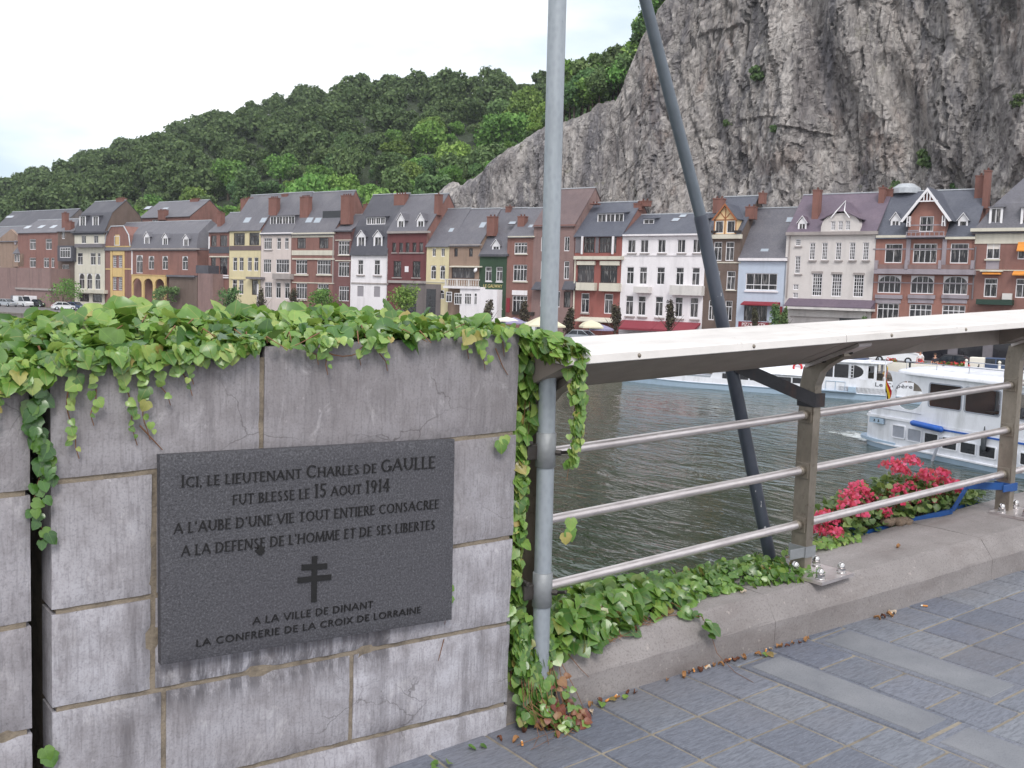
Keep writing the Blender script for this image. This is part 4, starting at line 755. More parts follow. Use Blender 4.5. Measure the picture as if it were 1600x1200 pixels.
def dormer(par, rm, d, zr):
    kind, x0, x1, z0, z1, zp, n, nw = d; w = x1-x0; L = 0; depth = 2.6
    for k in np.arange(.1, 4, .1):
        if zr(n+k) >= z1: depth = k+.15; break
    b = MB(); y = n-.02
    holes = []
    if kind in ('box',): m = .06; ww = (w-m)/nw; holes = [(x0+m+k*ww, x0+k*ww+ww, z0+.12, z1-.06) for k in range(nw)]
    else: holes = [(x0+w*.13, x1-w*.13, z0+.1, z1-.06)]
    dm = 'framewhite' if kind != 'box' else 'framewhite'
    wall_sheet(b, x0, x1, z0-.05, z1, holes, y, .08)
    for xx in (x0, x1): b.add([(xx, y, z0-.3), (xx, y+depth, z0-.3), (xx, y+depth, z1), (xx, y, z1)], [(0, 1, 2, 3)], 1)
    if kind == 'gable':
        xm = (x0+x1)/2; b.add([(x0, y, z1), (x1, y, z1), (xm, y, zp-.05)], [(0, 1, 2)], 0)
    D = b.build('dormer', [dm, rm], par)
    for h in holes:
        st = 'grid' if (kind == 'box' and nw == 1) else ('w2' if (h[1]-h[0]) > .75 and nw != 1 else 'w1'); window_small(D, *h, y)
    r = MB(); o = .12
    if kind == 'gable':
        xm = (x0+x1)/2; dd = depth
        for k in np.arange(.1, 4, .1):
            if zr(n+k) >= zp: dd = k+.2; break
        for sx, xx in ((1, x0-o), (-1, x1+o)):
            zl = z1-.08
            r.add([(xx, y-o, zl), (xm, y-o, zp), (xm, y+dd, zp), (xx, y+depth, zl), (xx, y-o, zl+.07), (xm, y-o, zp+.07), (xm, y+dd, zp+.07), (xx, y+depth, zl+.07)], [(0,3,2,1),(4,5,6,7),(0,1,5,4),(1,2,6,5),(2,3,7,6),(3,0,4,7)])
        rr = r.build('dormer_roof', rm, D)
        q = MB()
        for xx in (x0-o, x1+o): q.add([(xx, y-o-.03, z1-.08), (xm, y-o-.03, zp), (xm, y-o-.03, zp+.09), (xx, y-o-.03, z1+.01), (xx, y-o, z1-.08), (xm, y-o, zp), (xm, y-o, zp+.09), (xx, y-o, z1+.01)], [(0,3,2,1),(4,5,6,7),(0,1,5,4),(2,3,7,6),(3,0,4,7)])
        q.build('barge_board', 'framewhite', D)
    else:
        zz = zp if kind == 'box' else z1+.12
        dd = depth+.3
        for k in np.arange(.1, 4.4, .1):
            if zr(n+k) >= zz: dd = k+.1; break
        r.add([(x0-o, y-o*1.5, z1-.01), (x1+o, y-o*1.5, z1-.01), (x1+o, y+dd, max(z1, zz)+.0), (x0-o, y+dd, max(z1, zz)), (x0-o, y-o*1.5, z1+.1), (x1+o, y-o*1.5, z1+.1), (x1+o, y+dd, max(z1, zz)+.1), (x0-o, y+dd, max(z1, zz)+.1)], [(0,3,2,1),(4,5,6,7),(0,1,5,4),(1,2,6,5),(2,3,7,6),(3,0,4,7)])
        r.build('dormer_roof', rm, D)
def window_small(D, x0, x1, z0, z1, y):
    b = MB(); f = .06; ya, yb = y+.02, y+.07
    b.box(x0, x0+f, ya, yb, z0, z1); b.box(x1-f, x1, ya, yb, z0, z1); b.box(x0+f, x1-f, ya, yb, z0, z0+f); b.box(x0+f, x1-f, ya, yb, z1-f, z1)
    if x1-x0 > .7: b.box((x0+x1)/2-.03, (x0+x1)/2+.03, ya+.004, yb-.004, z0+f, z1-f)
    b.build('window', 'framewhite', D); p = MB(); p.box(x0+.01, x1-.01, yb-.012, yb+.01, z0+.01, z1-.01); p.build('pane', 'pane', D)
def text_mesh(name, body, width, height, mat, parent, loc, rot=(math.pi/2, 0, 0)):
    c = bpy.data.curves.new(name, 'FONT'); c.body = body; c.size = 1; c.extrude = .01; c.resolution_u = 2
    o = bpy.data.objects.new(name, c); COL.objects.link(o); bpy.context.view_layer.update()
    me = bpy.data.meshes.new_from_object(o.evaluated_get(bpy.context.evaluated_depsgraph_get())); bpy.data.objects.remove(o)
    xs = [v.co.x for v in me.vertices]; ys = [v.co.y for v in me.vertices]; sx = width/(max(xs)-min(xs)); sy = height/(max(ys)-min(ys)); mx, my = min(xs), min(ys)
    for v in me.vertices: v.co = ((v.co.x-mx)*sx, (v.co.y-my)*sy, v.co.z)
    me.materials.clear(); me.materials.append(MAT(mat)); m = bpy.data.objects.new(name, me); COL.objects.link(m); m.parent = parent; m.location = loc; m.rotation_euler = rot; return m
def build_house(h):
    s0, s1 = h['s']; w = s1-s0; B = h['base']; nn = h.get('n', 0.)
    t = Thing(h['name'], h['label'], 'house', FP(s0, nn, B), FAC_ROT, 'terraced houses along the far quay', True); e = t.e
    Z = lambda z: z-B
    ze = Z(h['ze']); prof = [(a, Z(b)) for a, b in h['prof']]; dep = prof[-1][0]; zr = lambda y: float(np.interp(y, [p[0] for p in prof], [p[1] for p in prof]))
    hip = h.get('hip', (0, 0)); rm = h['rmat']
    wins = [(a, b, Z(c), Z(d), st) for a, b, c, d, st in h.get('win', [])]; bays = [(a, b, Z(c), Z(d)) for a, b, c, d in h.get('baywin', [])]
    wb = MB(); holes = [q for q in wins if q[3] <= ze+.05 and q[2] > .02 and q[0] > .02 and q[1] < w-.02 or True and q[3] <= ze and q[0] > 0 and q[1] < w]
    holes = [(max(.03, q[0]), min(w-.03, q[1]), max(.05, q[2]), min(ze-.05, q[3]), q[4]) for q in wins if q[2] < ze-.2]
    extra = [q for q in wins if q[2] >= ze-.2]
    gam = h.get('gambrel')
    wall_sheet(wb, 0, w, 0, ze, holes)
    wb.add([(0, .0, 0), (0, dep, 0), (0, dep, ze), (0, 0, ze)], [(0, 1, 2, 3)], 1); wb.add([(w, .0, 0), (w, dep, 0), (w, dep, ze), (w, 0, ze)], [(0, 1, 2, 3)], 1); wb.add([(0, dep, 0), (w, dep, 0), (w, dep, ze), (0, dep, ze)], [(0, 1, 2, 3)])
    wb.add([(0, .3, ze-.02), (w, .3, ze-.02), (w, dep, ze-.02), (0, dep, ze-.02)], [(0, 1, 2, 3)])
    if hip == (0, 0):
        for xx in (0, w): wb.add([(xx, a, b-.06) for a, b in prof], [tuple(range(len(prof)))], 1)
    wl = t.part(wb, 'wall', [h['wall'], h.get('side', h['wall'])])
    for q in holes: window(e, *q)
    for q in extra: window(wl, q[0], q[1], q[2], q[3], q[4], -.2, .1)
    # roof: slabs over the profile, with hips where given
    r = MB(); ov = .06; ridge = max(p[1] for p in prof); th = .10
    def ins(z, k): return hip[k]*(z-ze)/max(.1, ridge-ze)
    P = [(prof[0][0]-.28, prof[0][1]-.28*(prof[1][1]-prof[0][1])/max(.2, prof[1][0]-prof[0][0])*.6)]+prof[1:-1]+[(prof[-1][0]+.2, prof[-1][1]-.1)]
    rows = [[(-ov+ins(max(ze, z), 0), y, z+u), (w+ov-ins(max(ze, z), 1), y, z+u)] for u in (th, 0) for y, z in P]
    k = len(P); r.grid(rows[:k], smooth=False); r.grid(rows[k:], smooth=False)
    for c in (0, 1): r.grid([[rows[i][c] for i in range(k)], [rows[k+i][c] for i in range(k)]], smooth=False)
    r.grid([rows[0], rows[k]], smooth=False); r.grid([rows[k-1], rows[2*k-1]], smooth=False)
    if hip[1]: r.add([rows[i][1] for i in range(k)], [tuple(range(k))])
    if hip[0]: r.add([rows[i][0] for i in range(k)], [tuple(range(k))])
    ro = t.part(r, 'roof', rm)
    rb = MB(); i0, i1 = hip[0], hip[1]; yr = max(prof, key=lambda p: p[1])[0]; rb.box(-ov+i0, w+ov-i1, yr-.12, yr+.12, ridge+.04, ridge+th+.06); t.part(rb, 'ridge_capping', 'zinc', ro)
    for x0, x1, zb, zt, n in h.get('chim', []):
        x0, x1 = min(x0, x1), max(x0, x1); zb, zt = Z(zb), Z(zt); d = .45; b = MB(); b.box(x0, x1, n-d, n+d, min(zb, zr(min(n, dep-.1))-.5), zt-.12); b.box(x0-.05, x1+.05, n-d-.05, n+d+.05, zt-.12, zt)
        c = t.part(b, 'chimney', 'chimneybrick')
        k = max(1, int((x1-x0)/.45))
        for q in range(k): b = MB(); b.lathe([(.11, 0), (.10, .25), (.12, .27)], (x0+(x1-x0)*(q+.5)/k, n, zt), 8); b.build('chimney_pot', 'chimneybrick', c)
    for x0, x1, na, nb in h.get('sky', []):
        if nb <= na: nb = na+.6
        za, zb = zr(na)+th, zr(nb)+th; L = math.hypot(nb-na, zb-za); b = MB(); nv = Vector((0, -(zb-za), nb-na)).normalized()
        for (u0, u1, v0, v1, hh, mi) in ((0, 1, 0, 1, .06, 0), (.1, .9, .1, .9, .075, 1)):
            q = [Vector((x0+(x1-x0)*u, na+(nb-na)*v, za+(zb-za)*v)) for u, v in ((u0, v0), (u1, v0), (u1, v1), (u0, v1))]; b.add([p-nv*.05 for p in q]+[p+nv*hh for p in q], [(4,5,6,7),(0,1,5,4),(1,2,6,5),(2,3,7,6),(3,0,4,7)], mi)
        b.build('roof_window', ['greywood', 'skyglass'], ro)
    for d in h.get('dorm', []): dormer(ro, rm, (d[0], d[1], d[2], Z(d[3]), Z(d[4]), Z(d[5]), d[6], d[7]), zr) if False else dormer_top(e, rm, (d[0], d[1], d[2], Z(d[3]), Z(d[4]), Z(d[5]), d[6], d[7]), zr)
    bx = {}
    for nm, mat, x0, x1, z0, z1, n0, n1 in h.get('box', []):
        b = MB(); z0, z1 = Z(z0), Z(z1)
        if nm in ('awning',) and n0 < -.45 and z1-z0 > .1: 
            b.add([(x0, n0, z0), (x1, n0, z0), (x1, n1, z0+.03), (x0, n1, z0+.03), (x0, n0, z0+.12), (x1, n0, z0+.12), (x1, n1, z1), (x0, n1, z1)], [(0,3,2,1),(4,5,6,7),(0,1,5,4),(1,2,6,5),(2,3,7,6),(3,0,4,7)])
        elif nm in ('canopy_roof', 'canopy'): b.add([(x0, n0, z0), (x1, n0, z0), (x1, n1, z0), (x0, n1, z0), (x0, n0, z0+.1), (x1, n0, z0+.1), (x1, n1, z1), (x0, n1, z1)], [(0,3,2,1),(4,5,6,7),(0,1,5,4),(1,2,6,5),(2,3,7,6),(3,0,4,7)])
        else: b.box(x0, x1, n0, n1+.003, max(z0, 0), z1)
        o = t.part(b, nm, mat)
        if nm == 'sign_board': bx['sign'] = (x0, x1, z0, z1, n0, o)
        if nm in ('bay', 'shop_front', 'shop_glazing'): bx[nm] = (x0, x1, z0, z1, n0, o)
    bayn = [b for b in h.get('box', []) if b[0] == 'bay']
    for q in bays:
        n0 = bayn[0][6] if bayn else 0.; window(bx['bay'][5] if 'bay' in bx else e, q[0], q[1], q[2], q[3], 'w4' if q[1]-q[0] > 1.2 else 'w2t', n0-.06, .055)
    for tx, m, x0, x1, z0, z1 in h.get('sign', []):
        n0 = -.02
        if 'sign' in bx: q_ = bx['sign']; n0 = q_[4]-.015; dx_, dz_ = q_[1]-q_[0], q_[3]-q_[2]; x0, x1, z0, z1 = q_[0]+dx_*.12, q_[1]-dx_*.16, q_[2]+dz_*.2+B, q_[3]-dz_*.2+B
        text_mesh('lettering', tx, x1-x0, z1-z0, m, bx['sign'][5] if 'sign' in bx else e, (x0, n0, Z(z0)))
    for x0, x1, z0, xp, zp, n, mat, kind in h.get('gab', []):
        z0, zp = Z(z0), Z(zp); y = n-.02; b = MB(); dd = 4.
        for k in np.arange(.1, 5, .1):
            if zr(n+k) >= zp: dd = k; break
        mp = lambda u, v, d: (u, d, v); hw = (x1-x0)/2; xm = (x0+x1)/2
        if kind == 'big':
            a, c = x0+hw*.28, x1-hw*.28; ze2 = z0+(zp-z0)*.30; hl = (xm-.72, xm+.66, z0+.42, z0+2.0)
            b.prism([(a, z0), (c, z0), (c, ze2+.35), (xm, zp-.15), (a, ze2+.35)], mp, y, y+2.2, [[(hl[0], hl[2]), (hl[0], hl[3]), (hl[1], hl[3]), (hl[1], hl[2])]]); g = t.part(b, 'gable', mat); window(g, *hl, 'w2', y, .13)
            q = MB()
            for X, sg in ((x0, 1), (x1, -1)): q.prism([(X, ze2), (xm, zp), (xm, zp-.38), (X+sg*.28, ze2-.06)], mp, y-.62, y-.50)
            q.box(xm-hw*.42, xm+hw*.42, y-.6, y-.5, zp-1.42, zp-1.30)
            for o in (-.3, 0, .3): q.box(xm+o-.05, xm+o+.05, y-.59, y-.51, zp-1.3, zp-.45-abs(o)*1.1)
            for X in (a+.1, c-.1):
                q.box(X-.16, X-.08, y-.5, y-.05, ze2-.5, ze2+.55); q.box(X+.08, X+.16, y-.5, y-.05, ze2-.5, ze2+.55); q.box(X-.16, X+.16, y-.45, y-.05, ze2-.1, ze2)
            t.part(q, 'barge_board', 'framewhite', g)
            q = MB(); q.box(a-.05, c+.05, y-.45, y-.02, z0-.15, z0+.02); q.box(a-.05, c+.05, y-.45, y-.36, z0+.34, z0+.42)
            for X in np.linspace(a, c, 9): q.box(X-.04, X+.04, y-.44, y-.38, z0, z0+.36)
            t.part(q, 'balcony_rail', 'greystone', g)
            q = MB(); q.box(a, c, y-.012, y+.002, z0+1.05, z0+1.17); q.box(a, xm-.75, y-.03, y+.001, z0+.5, z0+.62); t.part(q, 'stone_band', 'greystone', g)
            rr = MB()
            for X in (x0, x1): rr.add([(X, y-.55, ze2), (xm, y-.55, zp), (xm, y+dd+1.2, zp), (X, y+2.6, ze2), (X, y-.55, ze2+.1), (xm, y-.55, zp+.1), (xm, y+dd+1.2, zp+.1), (X, y+2.6, ze2+.1)], [(0,3,2,1),(4,5,6,7),(0,1,5,4),(1,2,6,5),(2,3,7,6),(3,0,4,7)])
            t.part(rr, 'gable_roof', rm, g)
        elif kind == 'timber':
            ze2 = z0+(zp-z0)*.48; ws = [(x0+.16, xm-.2, z0+.12, ze2-.1), (xm+.2, x1-.16, z0+.12, ze2-.1)]
            b.prism([(x0, z0), (x1, z0), (x1, ze2), (xm, zp-.1), (x0, ze2)], mp, y, y+1.8, [[(q[0], q[2]), (q[0], q[3]), (q[1], q[3]), (q[1], q[2])] for q in ws]); g = t.part(b, 'gable', mat)
            for q in ws: window(g, *q, 'w1', y, .1)
            q = MB(); f = .055
            for u, v in (((x0, ze2), (x1, ze2)), ((xm, z0), (xm, zp-.2)), ((x0+.05, z0), (x0+.05, ze2)), ((x1-.05, z0), (x1-.05, ze2)), ((xm-.7, ze2+.9), (xm, ze2+.1)), ((xm+.7, ze2+.9), (xm, ze2+.1))):
                d = Vector((v[0]-u[0], v[1]-u[1])); nrm = Vector((-d.y, d.x)).normalized()*f; q.prism([(u[0]-nrm.x, u[1]-nrm.y), (v[0]-nrm.x, v[1]-nrm.y), (v[0]+nrm.x, v[1]+nrm.y), (u[0]+nrm.x, u[1]+nrm.y)], mp, y-.03, y-.002)
            t.part(q, 'timber_frame', 'timberbeam', g); q = MB()
            for X, sg in ((x0-.2, 1), (x1+.2, -1)): q.prism([(X, ze2-.05), (xm, zp+.08), (xm, zp-.2), (X+sg*.25, ze2-.1)], mp, y-.34, y-.24)
            t.part(q, 'barge_board', 'timberbeam', g); rr = MB()
            for X in (x0-.2, x1+.2): rr.add([(X, y-.3, ze2), (xm, y-.3, zp), (xm, y+dd+.8, zp), (X, y+2.4, ze2), (X, y-.3, ze2+.1), (xm, y-.3, zp+.1), (xm, y+dd+.8, zp+.1), (X, y+2.4, ze2+.1)], [(0,3,2,1),(4,5,6,7),(0,1,5,4),(1,2,6,5),(2,3,7,6),(3,0,4,7)])
            t.part(rr, 'gable_roof', rm, g)
        elif kind == 'dutch':
            pts = [(x0, z0), (x1, z0), (x1, z0+.55)]+[(xm+hw*math.cos(a)*(.98), z0+.55+(zp-z0-.75)*math.sin(a)**.9) for a in np.linspace(.12, math.pi-.12, 15)]+[(x0, z0+.55)]
            ws = [(xm+o-.24, xm+o+.24, z0+.18, z0+1.15) for o in (-.8, 0, .8)]; b.prism(pts, mp, y, y+2., [[(q[0], q[2]), (q[0], q[3]), (q[1], q[3]), (q[1], q[2])] for q in ws]); g = t.part(b, 'gable', mat)
            for q in ws: window(g, *q, 'grid', y, .12)
            top = zp+1.15; rr = MB(); zs = z0+1.25
            for X, sg in ((x0-.12, 1), (x1+.12, -1)):
                rr.add([(X, y-.25, zs), (xm+(-.45 if sg > 0 else .45), y-.25, zp-.12), (xm, y+1.3, top-.1), (xm, y+3.6, top-.1), (X, y+2.6, zs), (X, y-.25, zs+.1), (xm+(-.45 if sg > 0 else .45), y-.25, zp), (xm, y+1.3, top), (xm, y+3.6, top), (X, y+2.6, zs+.1)], [(0,1,2,3,4),(5,6,7,8,9),(0,1,6,5),(1,2,7,6),(4,0,5,9)])
            rr.add([(xm-.45, y-.25, zp-.05), (xm+.45, y-.25, zp-.05), (xm, y+1.3, top)], [(0, 1, 2)]); rr2 = t.part(rr, 'gable_roof', rm, g)
            q = MB(); q.tube([(xm-1.0, y-.28, zp-.75), (xm-.42, y-.28, zp), (xm, y+1.2, top+.05), (xm+.42, y-.28, zp), (xm+1.0, y-.28, zp-.75)], .07, 6); t.part(q, 'roof_trim', 'framewhite', g)
        else:
            b.prism([(x0, z0), (x1, z0), (xp, zp)], mp, y, y+.5); t.part(b, 'gable', mat)
    for x0, x1, z0, z1 in h.get('balus', []):
        z0, z1 = Z(z0), Z(z1); b = MB(); b.box(x0, x1, -1.3, -1.1, z1-.14, z1); b.box(x0, x1, -1.3, -1.1, z0, z0+.1); k = 15
        for q in range(k):
            xx = x0+(x1-x0)*(q+.5)/k
            if q % 5 == 0: b.box(xx-.12, xx+.12, -1.29, -1.11, z0+.1, z1-.14)
            else: b.lathe([(.05, 0), (.085, .16), (.04, .34), (.05, z1-z0-.24)], (xx, -1.2, z0+.1), 8)
        t.part(b, 'balustrade', 'whitestone')
    for x0, x1, z0, z1 in h.get('awn', []):
        z0, z1 = Z(z0), Z(z1); b = MB(); b.add([(x0, -2.0, z0), (x1, -2.0, z0), (x1, 0, z1+.1), (x0, 0, z1+.1), (x0, -2.0, z0+.25), (x1, -2.0, z0+.25), (x1, 0, z1+.35), (x0, 0, z1+.35)], [(0,3,2,1),(4,5,6,7),(0,1,5,4),(1,2,6,5),(2,3,7,6),(3,0,4,7)]); t.part(b, 'awning', 'clothmaroon')
    for x0, x1, z0, z1 in h.get('terr', []):
        b = MB(); zt = Z(z1); b.add([(x0, 1.0, zr(1.0)+.12), (x1, 1.0, zr(1.0)+.12), (x1, 3.0, zt+.5), (x0, 3.0, zt+.5)], [(0, 1, 2, 3)]); b.box(x0, x1, 1.5, 2.6, zr(1.5), zr(2.3)+.05); t.part(b, 'roof_terrace', 'cardark', ro)
    for x, z in h.get('dish', []):
        b = MB(); b.lathe([(.0, .09), (.2, .06), (.36, 0), (.37, .01), (.2, .09), (0, .12)], (x, -.45, Z(z)), 16, ax=(-.2, -1, .3)); b.tube([(x, 0, Z(z)-.1), (x, -.4, Z(z))], .03, 6); t.part(b, 'satellite_dish', 'framewhite')
    for x0, x1, zt in h.get('arcade', []):
        zt = Z(zt); b = MB(); n = 3; ww = (x1-x0)/n; hs = []
        for k in range(n): a, c = x0+ww*k+.28, x0+ww*(k+1)-.28; hs.append([(a, .02)]+arch_pts(a, c, zt-1.75, zt-.55)+[(c, .02)])
        poly = [(x0, 0)]
        for hh in hs: poly += hh
        poly += [(x1, 0), (x1, zt), (x0, zt)]
        b.prism(poly, lambda u, v, d: (u, d, v), -1.7, -1.4); b.box(x0-.1, x1+.1, -1.8, -.0, zt, zt+.12); t.part(b, 'arcade', 'yellow')
    for x0, x1, zb, zt in gam or []:
        zb, zt = Z(zb), Z(zt); b = MB(); zb -= .02; m = (x0+x1)/2; q = (x1-x0)/2
        hw_ = [e_ for e_ in extra]; b.prism([(x0, zb), (x1, zb), (x1-q*.12, zb+(zt-zb)*.55), (x1-q*.5, zt), (x0+q*.5, zt), (x0+q*.12, zb+(zt-zb)*.55)], lambda u, v, d: (u, d, v), -.08, 3.2); g = t.part(b, 'gambrel_gable', h['wall'])
        b = MB(); b.tube([(x0-.05, -.12, zb), (x0+q*.10, -.12, zb+(zt-zb)*.55), (x0+q*.5, -.12, zt), (x1-q*.5, -.12, zt), (x1-q*.10, -.12, zb+(zt-zb)*.55), (x1+.05, -.12, zb)], .11, 6); t.part(b, 'roof_trim', 'zinc', g)
        b = MB(); b.box(m-.65, m+.65, -.12, -.081, zb+.1, zb+2.15); b2 = t.part(b, 'window_surround', 'yellow', g)
    for x, zb, zt in h.get('cupola', []):
        b = MB(); b.lathe([(1.5, Z(zb)-.4), (1.5, Z(zb)+.15), (.8, Z(zt)-.1), (.0, Z(zt))], (x, 5, 0), 14, smooth=False); t.part(b, 'roof_lantern', 'zinc', ro)
    if h.get('turret'):
        x0, x1, z0, z1 = [b for b in h['box'] if b[0] == 'bay'][0][2:6]; b = MB(); xm = (x0+x1)/2; z1 = Z(z1); b.lathe([(1.75, z1), (1.6, z1+.1), (.0, z1+2.3)], (xm, -.2, 0), 6, smooth=False); t.part(b, 'turret_roof', rm)
        for o in (-.55, .55): window(bx['bay'][5], xm+o-.42, xm+o+.42, z1-1.75, z1-.15, 'w1', -1.05, .04)
        b = MB(); b.lathe([(.42, 0), (.5, .03), (.5, .09), (.4, .1)], (x0+.2, -.05, z1+2.4), 16, ax=(0, -1, 0)); t.part(b, 'roundel', 'greystone')
    return t
def dormer_top(e, rm, d, zr): dormer(e, rm, d, zr)
HOUSE = [build_house(h) for h in HOUSES]
# ------------------------------------------------------------------ river, far quay
WZ = -5.6
def make_river():
    b = MB(); b.grid([[FP(s, n, WZ) for n in (-24., -340.)] for s in (-420, 260)], smooth=False); struct(b.build('water', 'water'))
    b = MB(); rows = [(-24.2, -3.7), (-14, -3.55), (-5, -3.42), (60, -3.42)]
    b.grid([[FP(s, n, z) for n, z in rows] for s in np.linspace(-420, 200, 12)], smooth=False); struct(b.build('quay_street', 'asphalt'))
    t = Thing('quay_wall', 'stained stone quay wall along the far bank', 'wall', FP(0, -24, WZ)); b = MB()
    b.grid([[FP(s, n, z) for n, z in ((-24.6, WZ-.6), (-24.45, -3.9), (-24.5, -3.9), (-24.5, -3.63), (-23.9, -3.63), (-23.9, -3.85))] for s in np.linspace(-300, 160, 24)], smooth=False); t.part(b, 'masonry', 'quaystone')
make_river()

# ------------------------------------------------------------------ people
def person(label, loc, rot, pose='stand', shirt='shirtwhite', hair='hairbrown', legs='trousers', scale=1., group=None):
    t = Thing('person', label, 'person', loc, rot, group, True); t.e.scale = (scale,)*3
    def skin(name, V, E, R, mat, par, sub=1):
        me = bpy.data.meshes.new(name); me.from_pydata(V, E, []); me.materials.append(MAT(mat)); o = bpy.data.objects.new(name, me); COL.objects.link(o); o.parent = par
        m = o.modifiers.new('skin', 'SKIN'); m.use_smooth_shade = True
        for i, r in enumerate(R): me.skin_vertices[0].data[i].radius = (r[0], r[1]) if hasattr(r, '__len__') else (r, r)
        me.skin_vertices[0].data[0].use_root = True
        s = o.modifiers.new('sub', 'SUBSURF'); s.levels = sub; s.render_levels = sub; return o
    sit = pose == 'sit'; hz = .46 if sit else .93
    kn = [(-.09, -.40, hz), (.09, -.40, hz)] if sit else [(-.09, -.03, .50), (.10, .02, .50)]
    an = [(-.09, -.38, .09), (.10, -.40, .09)] if sit else [(-.10, .02, .08), (.11, .05, .08)]
    toe = [(a[0]*1.15, a[1]-.16, .03) for a in an]
    V = [(0, 0, hz), (0, .01, hz+.22), (0, .01, hz+.42), (0, .0, hz+.54), (0, -.015, hz+.60), (0, -.02, hz+.70), (0, -.01, hz+.80)]
    E = [(0, 1), (1, 2), (2, 3), (3, 4), (4, 5), (5, 6)]; R = [(.15, .11), (.13, .10), (.16, .11), (.07, .07), (.055, .055), (.085, .10), (.07, .085)]
    for k, sg in ((0, -1), (1, 1)):
        b = len(V); V += [(sg*.10, 0, hz-.03), kn[k], an[k], toe[k]]; E += [(0, b), (b, b+1), (b+1, b+2), (b+2, b+3)]; R += [.085, .058, .04, .035]
        b = len(V); el = (sg*.25, -.02, hz+.20) if not sit else (sg*.24, -.08, hz+.20); ha = (sg*.24, -.10, hz-.06) if not sit else (sg*.14, -.30, hz+.14)
        V += [(sg*.185, 0, hz+.45), el, ha, (ha[0], ha[1]-.03, ha[2]-.09)]; E += [(2, b), (b, b+1), (b+1, b+2), (b+2, b+3)]; R += [.055, .042, .030, .034]
    body = skin('body', V, E, R, 'skin', t.e, 2)
    V2 = [V[0], V[1], V[2], V[3]]; E2 = [(0, 1), (1, 2), (2, 3)]; R2 = [(.165, .125), (.145, .115), (.175, .125), (.08, .08)]
    for b in (11, 19):
        c = len(V2); V2 += [V[b], V[b+1]]; E2 += [(2, c), (c, c+1)]; R2 += [.068, .054]
    skin('shirt', V2, E2, R2, shirt, t.e)
    V3 = [V[0]]; E3 = []; R3 = [(.16, .122)]
    for b in (7, 15):
        c = len(V3); V3 += [V[b], V[b+1], V[b+2]]; E3 += [(0, c), (c, c+1), (c+1, c+2)]; R3 += [.098, .072, .055]
    skin('trousers', V3, E3, R3, legs, t.e)
    skin('hair', [(0, .015, hz+.77), (0, .05, hz+.72), (0, -.02, hz+.82)], [(0, 1), (0, 2)], [(.092, .105), (.085, .07), (.07, .07)], hair, t.e)
    f = MB(); f.lathe([(.0, .03), (.012, .012), (.016, 0)], (0, -.118, hz+.70), 6, ax=(0, -1, -.2))
    for sg in (-1, 1): f.lathe([(.012, 0), (.006, .008)], (sg*.034, -.105, hz+.735), 6, ax=(0, -1, 0), mi=1); f.lathe([(.02, -.01), (.022, .012)], (sg*.088, -.01, hz+.70), 6, ax=(sg, 0, 0))
    f.box(-.025, .025, -.117, -.10, hz+.648, hz+.656, 1); f.build('face', ['skin', 'hairbrown'], body); return t

# ------------------------------------------------------------------ tour boats
def plan(stern, L, W, bowlen, off=0., n=9, taper=.0):
    """hull outline in plan from stern centre round the near side to the bow and back"""
    pts = []
    for k in range(n+1):
        a = math.pi/2*k/n; pts.append((1.7-(1.7-stern+off)*max(0, math.cos(a))**.5, W/2-(W/2+off)*math.sin(a)**.62))
    for x in np.linspace(1.8, L-bowlen, 8): pts.append((x, -off))
    for k in range(1, n+1):
        u = k/n; pts.append((L-bowlen+(bowlen+off)*u, W/2-(W/2+off)*(1-u**2.2)))
    other = [(x, W-y) for x, y in pts[-2:0:-1]]
    return pts+other
def hull(t, W, L, stern, bow, deck, band_z, mats, sheer=0.):
    lev = [(-.4, -.25), (.05, 0.), (band_z, .02), (band_z+.02, .10), (band_z+.14, .10), (band_z+.16, .02)]
    def ring(z, o, sh=0.): return [(x, y, z+sh*max(0, (x-(L-bow))/bow)**1.6) for x, y in plan(stern, L, W, bow, o)]
    b = MB(); b.loft([ring(-.4, -.3), ring(0, -.02)], caps=False); t.part(b, 'hull_bottom', mats[2])
    b = MB(); b.loft([ring(.0, -.018), ring(band_z, .02, sheer*.5)], caps=False); t.part(b, 'hull_band', mats[1])
    b = MB(); b.loft([ring(band_z, .021, sheer*.5), ring(band_z+.02, .09, sheer*.5), ring(band_z+.09, .09, sheer*.5), ring(band_z+.11, .0, sheer*.5), ring(deck, .0, sheer), ring(deck, -.09, sheer), ring(deck-.3, -.1, sheer)], smooth=False, caps=False); h = t.part(b, 'hull', mats[0])
    d = ring(deck-.12, -.05, sheer); b = MB(); b.add(d, [tuple(range(len(d)))]); t.part(b, 'deck', 'boatdeck'); return h
def side_panel(b, poly, y0, y1, holes=()): b.prism(poly, lambda u, v, d: (u, d, v), y0, y1, holes)
def rrect(x0, x1, z0, z1, r=.1, n=4):
    p = []
    for cx, cz, a0 in ((x1-r, z1-r, 0), (x0+r, z1-r, 90), (x0+r, z0+r, 180), (x1-r, z0+r, 270)):
        for k in range(n+1): a = rad(a0+90*k/n); p.append((cx+r*math.cos(a), cz+r*math.sin(a)))
    return p
